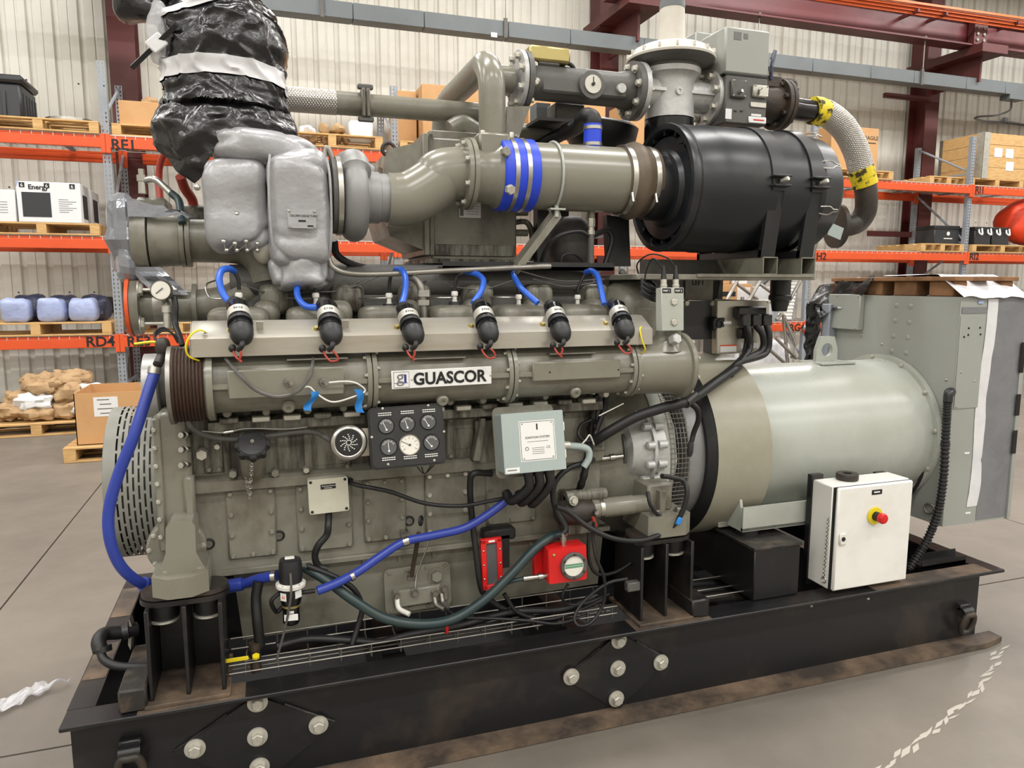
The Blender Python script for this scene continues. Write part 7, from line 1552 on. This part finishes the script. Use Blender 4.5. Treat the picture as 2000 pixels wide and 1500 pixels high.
obj('hose', MB().tube([A(596, 1108, .16), A(640, 1135, .12), A(690, 1172, .08), A(750, 1207, .06), A(820, 1219, .05), A(885, 1209, .05), A(945, 1172, .05), A(1000, 1120, .06), A(1045, 1072, .07), A(1075, 1050, .09), A(1098, 1043, .11)], .0165, 16, 10), 'green_hose', gh); obj('end_ferrule', MB().lathe(A(1094, 1044, .105), (1, .2, .1), [(0, .018), (.02, .018)], 14), 'steel', gh)
# circulation pump
pm = thing('circulation_pump', 'small black circulation pump with white labels and a clamp ring', 'pump', A(570, 1218, .1))
pc = A(568, 1150, .1); ax_ = V(.02, 0, 1)
def Z(v): return A(568, v, .1).z - pc.z
obj('motor_cap', MB().lathe(pc, ax_, [(Z(1136), .036), (Z(1122), .038), (Z(1100), .036), (Z(1092), .033), (Z(1089), .02)], 28), 'black_plastic', pm); obj('mount_ring', MB().lathe(pc, ax_, [(Z(1146), .038), (Z(1144), .046), (Z(1138), .047), (Z(1135), .04)], 28), 'white_plastic', pm)
obj('pump_body', MB().lathe(pc, ax_, [(Z(1178), .03), (Z(1170), .034), (Z(1146), .036)], 28), 'black_gloss', pm); obj('brass_band', MB().lathe(pc, ax_, [(Z(1183), .028), (Z(1175), .029)], 28), 'gold_zinc', pm); obj('lower_can', MB().lathe(pc, ax_, [(Z(1217), .022), (Z(1213), .027), (Z(1183), .0265)], 28), 'black_gloss', pm)
for (u, v, sw, sh) in ((549, 1158, 14, 16), (585, 1155, 15, 15), (568, 1199, 26, 13), (567, 1189, 12, 5)):
    p = A(u, v, .065); n_ = V(p.x - pc.x, p.y - pc.y, 0).normalized(); f_ = Fr(pc + n_ * (.0368 if v < 1170 else .0278) + V(0, 0, Z(v)), V(-n_.y, n_.x, 0), (0, 0, 1)); lb_ = obj('label', f_.box(MB(), (0, 0, 0), (L(sw, p), L(sh, p), .001)), 'plate_white', pm)
    if u == 549: text('H', f_.P(-.005, -.006, .001), f_.r, f_.u, .015, 'rack_orange', pm)
obj('outlet_stub', MB().cyl(pc + V(.03, 0, Z(1160)), pc + V(.075, 0, Z(1160)), .007, seg=10), 'black_rubber', pm); obj('top_tag', MB().box(pc + V(0, -.005, Z(1088)), (.03, .02, .006), .002), 'white_plastic', pm)
obj('cable', MB().tube([pc + V(.0, -.04, Z(1110)), pc + V(0, -.05, Z(1140)), A(566, 1180, .06), A(556, 1230, .08), A(540, 1290, .1)], .004, 6), 'cast_grey', pm); obj('side_hose', MB().tube([pc + V(-.035, 0, Z(1155)), A(530, 1175, .1), A(540, 1195, .12), A(552, 1185, .12)], .007, 8), 'black_rubber', pm)
for k in range(5): bolt(pm, pc + V(.042 * math.cos(R(180 + 36 * k + 18)), .042 * math.sin(R(180 + 36 * k + 18)), Z(1138)), (0, 0, 1), .004, .005, 'steel', 'dome', 'screw')
obj('hanger', MB().bb(pc + V(-.015, .03, Z(1150)), pc + V(.015, .16, Z(1140))), 'cast_grey', pm)

# ================================================================ RED OIL LEVEL DEVICES
sg = thing('sight_glass', 'tall red framed oil sight glass beside the dark hose', 'sight glass', A(960, 1150, .15))
fs_ = Fr(A(960, 1100, .13), (1, 0, .02), (0, .04, 1)); w, h = L(42, fs_.o), L(100, fs_.o); b = MB()
for (a_, b_, sw, sh) in ((-.38, 0, .24, 1), (.38, 0, .24, 1), (0, .46, 1, .09), (0, -.46, 1, .09)): fs_.box(b, (a_ * w, b_ * h, 0), (sw * w, sh * h, .022), .002)
obj('frame', b, 'red', sg); obj('window', fs_.box(MB(), (0, 0, -.002), (w * .56, h * .86, .006)), 'black_gloss', sg); obj('glass', fs_.box(MB(), (0, 0, .004), (w * .56, h * .86, .002)), 'glass', sg); obj('back_bracket', MB().bb(A(945, 1060, .15), A(999, 1022, .2), .006).bb(A(980, 1110, .15), A(990, 1040, .18)), 'black_rubber', sg); obj('tag', fs_.box(MB(), (0, h * .46, .012), (w * .3, h * .035, .001)), 'plate_white', sg)
for sy_ in (-.28, .0, .28):
    for sx_ in (-.4, .4): bolt(sg, fs_.P(sx_ * w, sy_ * h, .011), fs_.n, .004, .003, 'steel', 'dome', 'screw')
lb = thing('level_box', 'red oil level box with a round green lined window', 'level switch', A(1105, 1138, .05))
fl_ = Fr(A(1109, 1103, .02), (1, -.05, .02), (0, .05, 1)); w, h = L(80, fl_.o), L(70, fl_.o)
obj('housing', rounded(fl_, w, h, .006, -.075, -.008), 'red', lb); obj('cover', rounded(fl_, w * .98, h * .98, .008, -.008, 0), 'red', lb); obj('rear_flange', MB().bb(A(1043, 1132, .1), A(1070, 1060, .125), .004), 'red', lb); obj('rear_body', MB().bb(A(1060, 1130, .09), A(1112, 1075, .2), .006), 'red', lb)
c = fl_.P(w * .14, -h * .04, 0); rr = L(27, fl_.o)
obj('window_ring', MB().lathe(c, fl_.n, [(0, rr), (.01, rr), (.012, rr * .95), (.012, rr * .76), (.006, rr * .74)], 40), 'cast_grey', lb); obj('window_dial', MB().lathe(c + fl_.n * .006, fl_.n, [(0, rr * .75), (.0006, rr * .75)], 32), 'dial_white', lb)
for s_ in (-.07, .1): obj('green_line', fl_.box(MB(), (w * .14, -h * .04 + s_ * rr, .0072), (rr * 1.36, rr * .13, .0006)), 'ink_green', lb)
obj('window_glass', MB().lathe(c + fl_.n * .0105, fl_.n, [(0, rr * .76), (.001, rr * .76)], 32), 'glass', lb); ring_bolts(lb, c + fl_.n * .012, fl_.n, rr * .86, 6, .0045, .004, 'dark_iron', .5, 'hexplain')
for (a_, b_) in ((-.35, .32),): bolt(lb, fl_.P(a_ * w, b_ * h, 0), fl_.n, .006, .005, 'gold_zinc', 'dome')
obj('side_fitting', MB().lathe(fl_.P(-w * .5, -h * .32, -.03), -fl_.r, [(0, .009), (.015, .009), (.015, .013), (.03, .013), (.03, .009), (.05, .009), (.05, .011), (.085, .011)], 10), 'steel', lb); obj('top_fitting', MB().lathe(fl_.P(-w * .03, h * .5, -.03), fl_.u, [(0, .009), (.012, .009), (.012, .012), (.03, .012), (.03, .008), (.045, .008)], 8), 'steel', lb)
obj('top_hose', MB().tube([fl_.P(-w * .03, h * .5 + .04, -.03), A(1105, 1030, .06), A(1088, 1000, .08), A(1080, 970, .09), A(1085, 940, .09), A(1110, 915, .09), A(1140, 905, .1), A(1158, 898, .18)], .0105, 10), 'black_rubber', lb); obj('side_hose', MB().tube([fl_.P(-w * .5 - .08, -h * .32, -.03), A(1000, 1135, .07), A(960, 1150, .09)], .008, 8), 'green_hose', lb)
# ---- pan flange block, dipstick
db = thing('pump_cover', 'bolted oil pump cover with pipe fittings on the oil pan', 'cover', A(815, 1190, .22))
fd = Fr(A(816, 1147, .24), (1, 0, .02), (0, .05, 1)); w, h = L(130, fd.o), L(88, fd.o)
obj('cover_plate', rounded(fd, w, h, .02, -.02, .006), 'paint_light', db); obj('valve_block', fd.box(MB(), (w * .02, -h * .13, .02), (w * .82, h * .38, .03), .004), 'paint_light', db)
for k in range(4):
    for s_ in (-1, 1): bolt(db, fd.P(w * (-.42 + .28 * k), s_ * h * .43, .006), fd.n, .007, .006, 'paint_light', 'round')
for (a_, b_, r_) in ((.28, .22, .022), (-.35, -.02, .011), (-.08, -.02, .013), (.22, -.1, .012), (.36, -.02, .012)): bolt(db, fd.P(a_ * w, b_ * h, .006 if b_ > .1 else .034), fd.n, r_, .02, 'paint_light' if b_ > .1 else 'steel_dull', 'hex')
for (u0, v0, u1, v1, m) in ((775, 1166, 800, 1200, 'white_plastic'), (848, 1160, 868, 1190, 'steel_dull'), (862, 1160, 875, 1185, 'steel_dull')): obj('hose_end', MB().tube([A(u0, v0, .2), A(u0 + 4, (v0 + v1) / 2 + 5, .18), A(u1, v1, .15)], .009, 10), m, db)
ds = thing('dipstick', 'flat dipstick with a looped black handle at the oil pump cover', 'dipstick', A(803, 1130, .18)); obj('rod', MB().tube([A(804, 1125, .19), A(818, 1040, .15)], .008, 6, smooth=False), 'dark_iron', ds); obj('loop_handle', MB().torus(A(822, 1017, .145), (1, -.6, 0), .014, .005, 18, 8), 'black_rubber', ds); obj('collar', MB().lathe(A(803, 1133, .2), (.05, 0, 1), [(0, .016), (.015, .016), (.015, .012), (.03, .012)], 6), 'steel_dull', ds)
obj('thin_line', MB().tube([A(842, 1045, .17), A(830, 1080, .18), A(815, 1120, .19), A(812, 1148, .18), A(816, 1156, .18)], .003, 6), 'steel', ds)

# ================================================================ CABLES IN THE SKID
bk = thing('wire_basket', 'zinc wire basket tray running along the skid below the engine', 'cable tray', (.5, .15, .36))
b = MB(); xa_, xb_ = -.15, 1.22
for (y, z) in ((.10, .40), (.10, .372), (.16, .355), (.22, .355), (.27, .372), (.27, .41)): b.cyl((xa_, y, z), (xb_, y, z), .0028, seg=6)
for k in range(14):
    x = xa_ + .05 + k * .1; b.tube([(x, .10, .40), (x, .10, .357), (x, .27, .357), (x, .27, .41)], .0026, 5, smooth=False)
obj('wire_mesh', b, 'steel_dull', bk, kind='stuff')
b = MB()
for (y, z) in ((.12, .37), (.2, .36), (.28, .37)): b.cyl((1.58, y, z), (1.8, y, z), .0028, seg=6)
obj('short_mesh', b, 'steel_dull', bk, kind='stuff')
cables = [
 ([(540, 1262), (600, 1248), (680, 1250), (740, 1254), (800, 1240), (900, 1222), (1000, 1195), (1100, 1190), (1160, 1165)], .14, .013, 'black_rubber', 'thick black cable lying in the wire basket'),
 ([(505, 1135), (500, 1170), (503, 1215), (508, 1260)], .13, .017, 'black_rubber', 'upright black hose left of the circulation pump'),
 ([(600, 1105), (650, 1125), (690, 1150), (707, 1185), (700, 1220), (688, 1258)], .13, .0095, 'black_rubber', 'black hose dropping behind the cut blue hose'),
 ([(960, 925), (925, 925), (918, 950), (922, 1010), (930, 1080), (938, 1140), (950, 1165), (985, 1190), (1040, 1205)], .14, .0115, 'black_rubber', 'black cable falling left of the red sight glass'),
 ([(985, 1160), (1010, 1195), (1060, 1210), (1110, 1200), (1180, 1170)], .11, .008, 'black_rubber', 'black cable under the red level box'),
 ([(870, 1190), (900, 1205), (960, 1208), (1030, 1212), (1090, 1218), (1150, 1200)], .1, .006, 'black_rubber', 'thin black cable tied along the basket'),
 ([(1085, 990), (1110, 1000), (1150, 1030), (1200, 1052), (1255, 1055), (1305, 1035), (1330, 1005), (1342, 965), (1335, 940), (1310, 932), (1293, 930)], .02, .0095, 'black_rubber', 'heavy black starter cable looping in front of the engine foot'),
 ([(1160, 1020), (1158, 1050), (1165, 1090), (1180, 1130), (1178, 1180), (1155, 1215), (1130, 1222), (1122, 1205), (1140, 1175), (1185, 1140), (1225, 1130)], .03, .0062, 'black_rubber', 'black cable making a long loop beside the pedestal'),
 ([(1150, 1040), (1150, 1090), (1165, 1120), (1200, 1118), (1240, 1095)], .1, .0065, 'black_rubber', 'dark cable curving to the flywheel end pedestal'),
 ([(1265, 960), (1270, 985), (1285, 1005), (1305, 1015)], .05, .007, 'black_rubber', 'short sensor cable above the flywheel end foot'),
 ([(1110, 1140), (1098, 1165), (1110, 1180), (1145, 1178), (1190, 1160)], .08, .005, 'black_rubber', 'thin cable leaving the bottom of the red level box'),
 ([(1165, 770), (1160, 800), (1155, 840), (1150, 880), (1140, 930), (1130, 960)], .19, .014, 'black_rubber', 'upright corrugated black loom beside the drive housing'),
 ([(1185, 765), (1180, 800), (1165, 840), (1165, 862)], .17, .012, 'black_rubber', 'black loom running down behind the harness'),
 ([(1155, 820), (1135, 830), (1130, 850), (1145, 862), (1165, 850), (1160, 828)], .16, .006, 'black_rubber', 'coiled thin black cable right of the ignition box'),
]
for k, (pts, y, r, m, lab) in enumerate(cables):
    tag(obj('black_cable', MB().tube([A(u, v, y + .012 * math.sin(i * 1.7 + k)) for i, (u, v) in enumerate(pts)], r, 10, 8, radf=(lambda t: 1 + .1 * math.sin(t * 190)) if k == 11 else None), m), lab, 'cable')
tag(obj('wire_end', MB().tube([A(1160, 868, .12), A(1152, 850, .1), A(1145, 858, .1), A(1136, 868, .1)], .003, 6).cyl(A(1170, 812, .1), A(1218, 788, .1), .002, seg=6), 'white_plastic'), 'white cable tie ends beside the harness', 'cable tie')
tag(obj('red_plug', MB().tube([A(1158, 1010, .06), A(1164, 1028, .06)], .006, 8), 'red_wire'), 'red wire boot on the starter terminal', 'wire')
tag(obj('tape_flag', MB().box(A(1326, 1018, .0), (.02, .012, .03), .004, Matrix.Rotation(.5, 3, 'Y')), 'blue_tape'), 'blue tape wrapped on the starter cable over the foot', 'tape')
tag(obj('terminal_block', MB().bb(A(1226, 1158, .03), A(1246, 1130, .06), .004), 'cast_grey'), 'small dark terminal block on the flywheel end pedestal', 'terminal')
yv_ = thing('drain_valve', 'drain valve with a flat yellow lever near the front pedestal', 'valve', A(495, 1300, .1)); obj('lever', MB().box(A(462, 1288, .09), (L(44, A(462, 1288, .09)), .004, .013), .001), 'yellow', yv_); obj('valve_body', MB().lathe(A(500, 1300, .12), (0, 0, 1), [(-.02, .016), (.02, .018), (.05, .016), (.06, .02), (.08, .02)], 12), 'dark_iron', yv_); obj('nut', MB().lathe(A(500, 1284, .09), (0, -.3, 1), [(0, .012), (.008, .012)], 6), 'yellow', yv_); obj('arm', MB().bb(A(478, 1292, .1), A(500, 1287, .1) + V(0, .01, 0)), 'steel', yv_)
tag(obj('red_lever', MB().box(A(873, 1226, .09), (.012, .006, .045), .003), 'red'), 'small red valve lever hanging in the wire basket', 'lever')
ce = thing('cable_elbow', 'black elbow conduit fitting crossing the front skid end', 'conduit', A(250, 1300, .2))
obj('elbow', MB().tube([A(268, 1228, .3), A(235, 1235, .28), A(205, 1238, .26), A(193, 1252, .22), A(196, 1272, .2)], .022, 14), 'black_rubber', ce); obj('lower_cable', MB().tube([A(196, 1270, .2), A(203, 1288, .18), A(225, 1300, .16), A(255, 1303, .15), A(290, 1302, .15)], .0135, 12), 'black_rubber', ce); obj('lock_plate', MB().prism([A(252, 1208, .28), A(258, 1225, .28), A(255, 1270, .28), A(250, 1260, .28)], (.004, .03, 0)), 'zinc', ce)
for (u, v) in ((240, 1234), (200, 1262)): obj('gland_ring', MB().lathe(A(u, v, .28 if u > 220 else .21), (1, .1, .1) if u > 220 else (.1, -.3, -1), [(0, .026), (.018, .026)], 14), 'black_plastic', ce)
tag(obj('loose_channel', MB().bb((2.72, .1, SZ + .002), (2.98, .16, SZ + .012)).bb((2.72, .155, SZ + .002), (2.98, .16, SZ + .045)).bb((2.72, .1, SZ + .002), (2.98, .104, SZ + .03)), 'skid_black'), 'loose black steel channel lying on the skid beside the conduit', 'channel')
for k in range(3): tag(obj('loom', MB().tube([V(1.55, .2 + .07 * k, .30), V(1.7, .22 + .07 * k, .31), V(1.9, .2 + .07 * k, .30)], .022, 10), 'dark_iron' if k == 0 else 'black_rubber'), ('brown taped loom lying in the skid by the support beam', 'middle black loom lying in the skid by the support beam', 'rear black loom lying in the skid by the support beam')[k], 'loom')
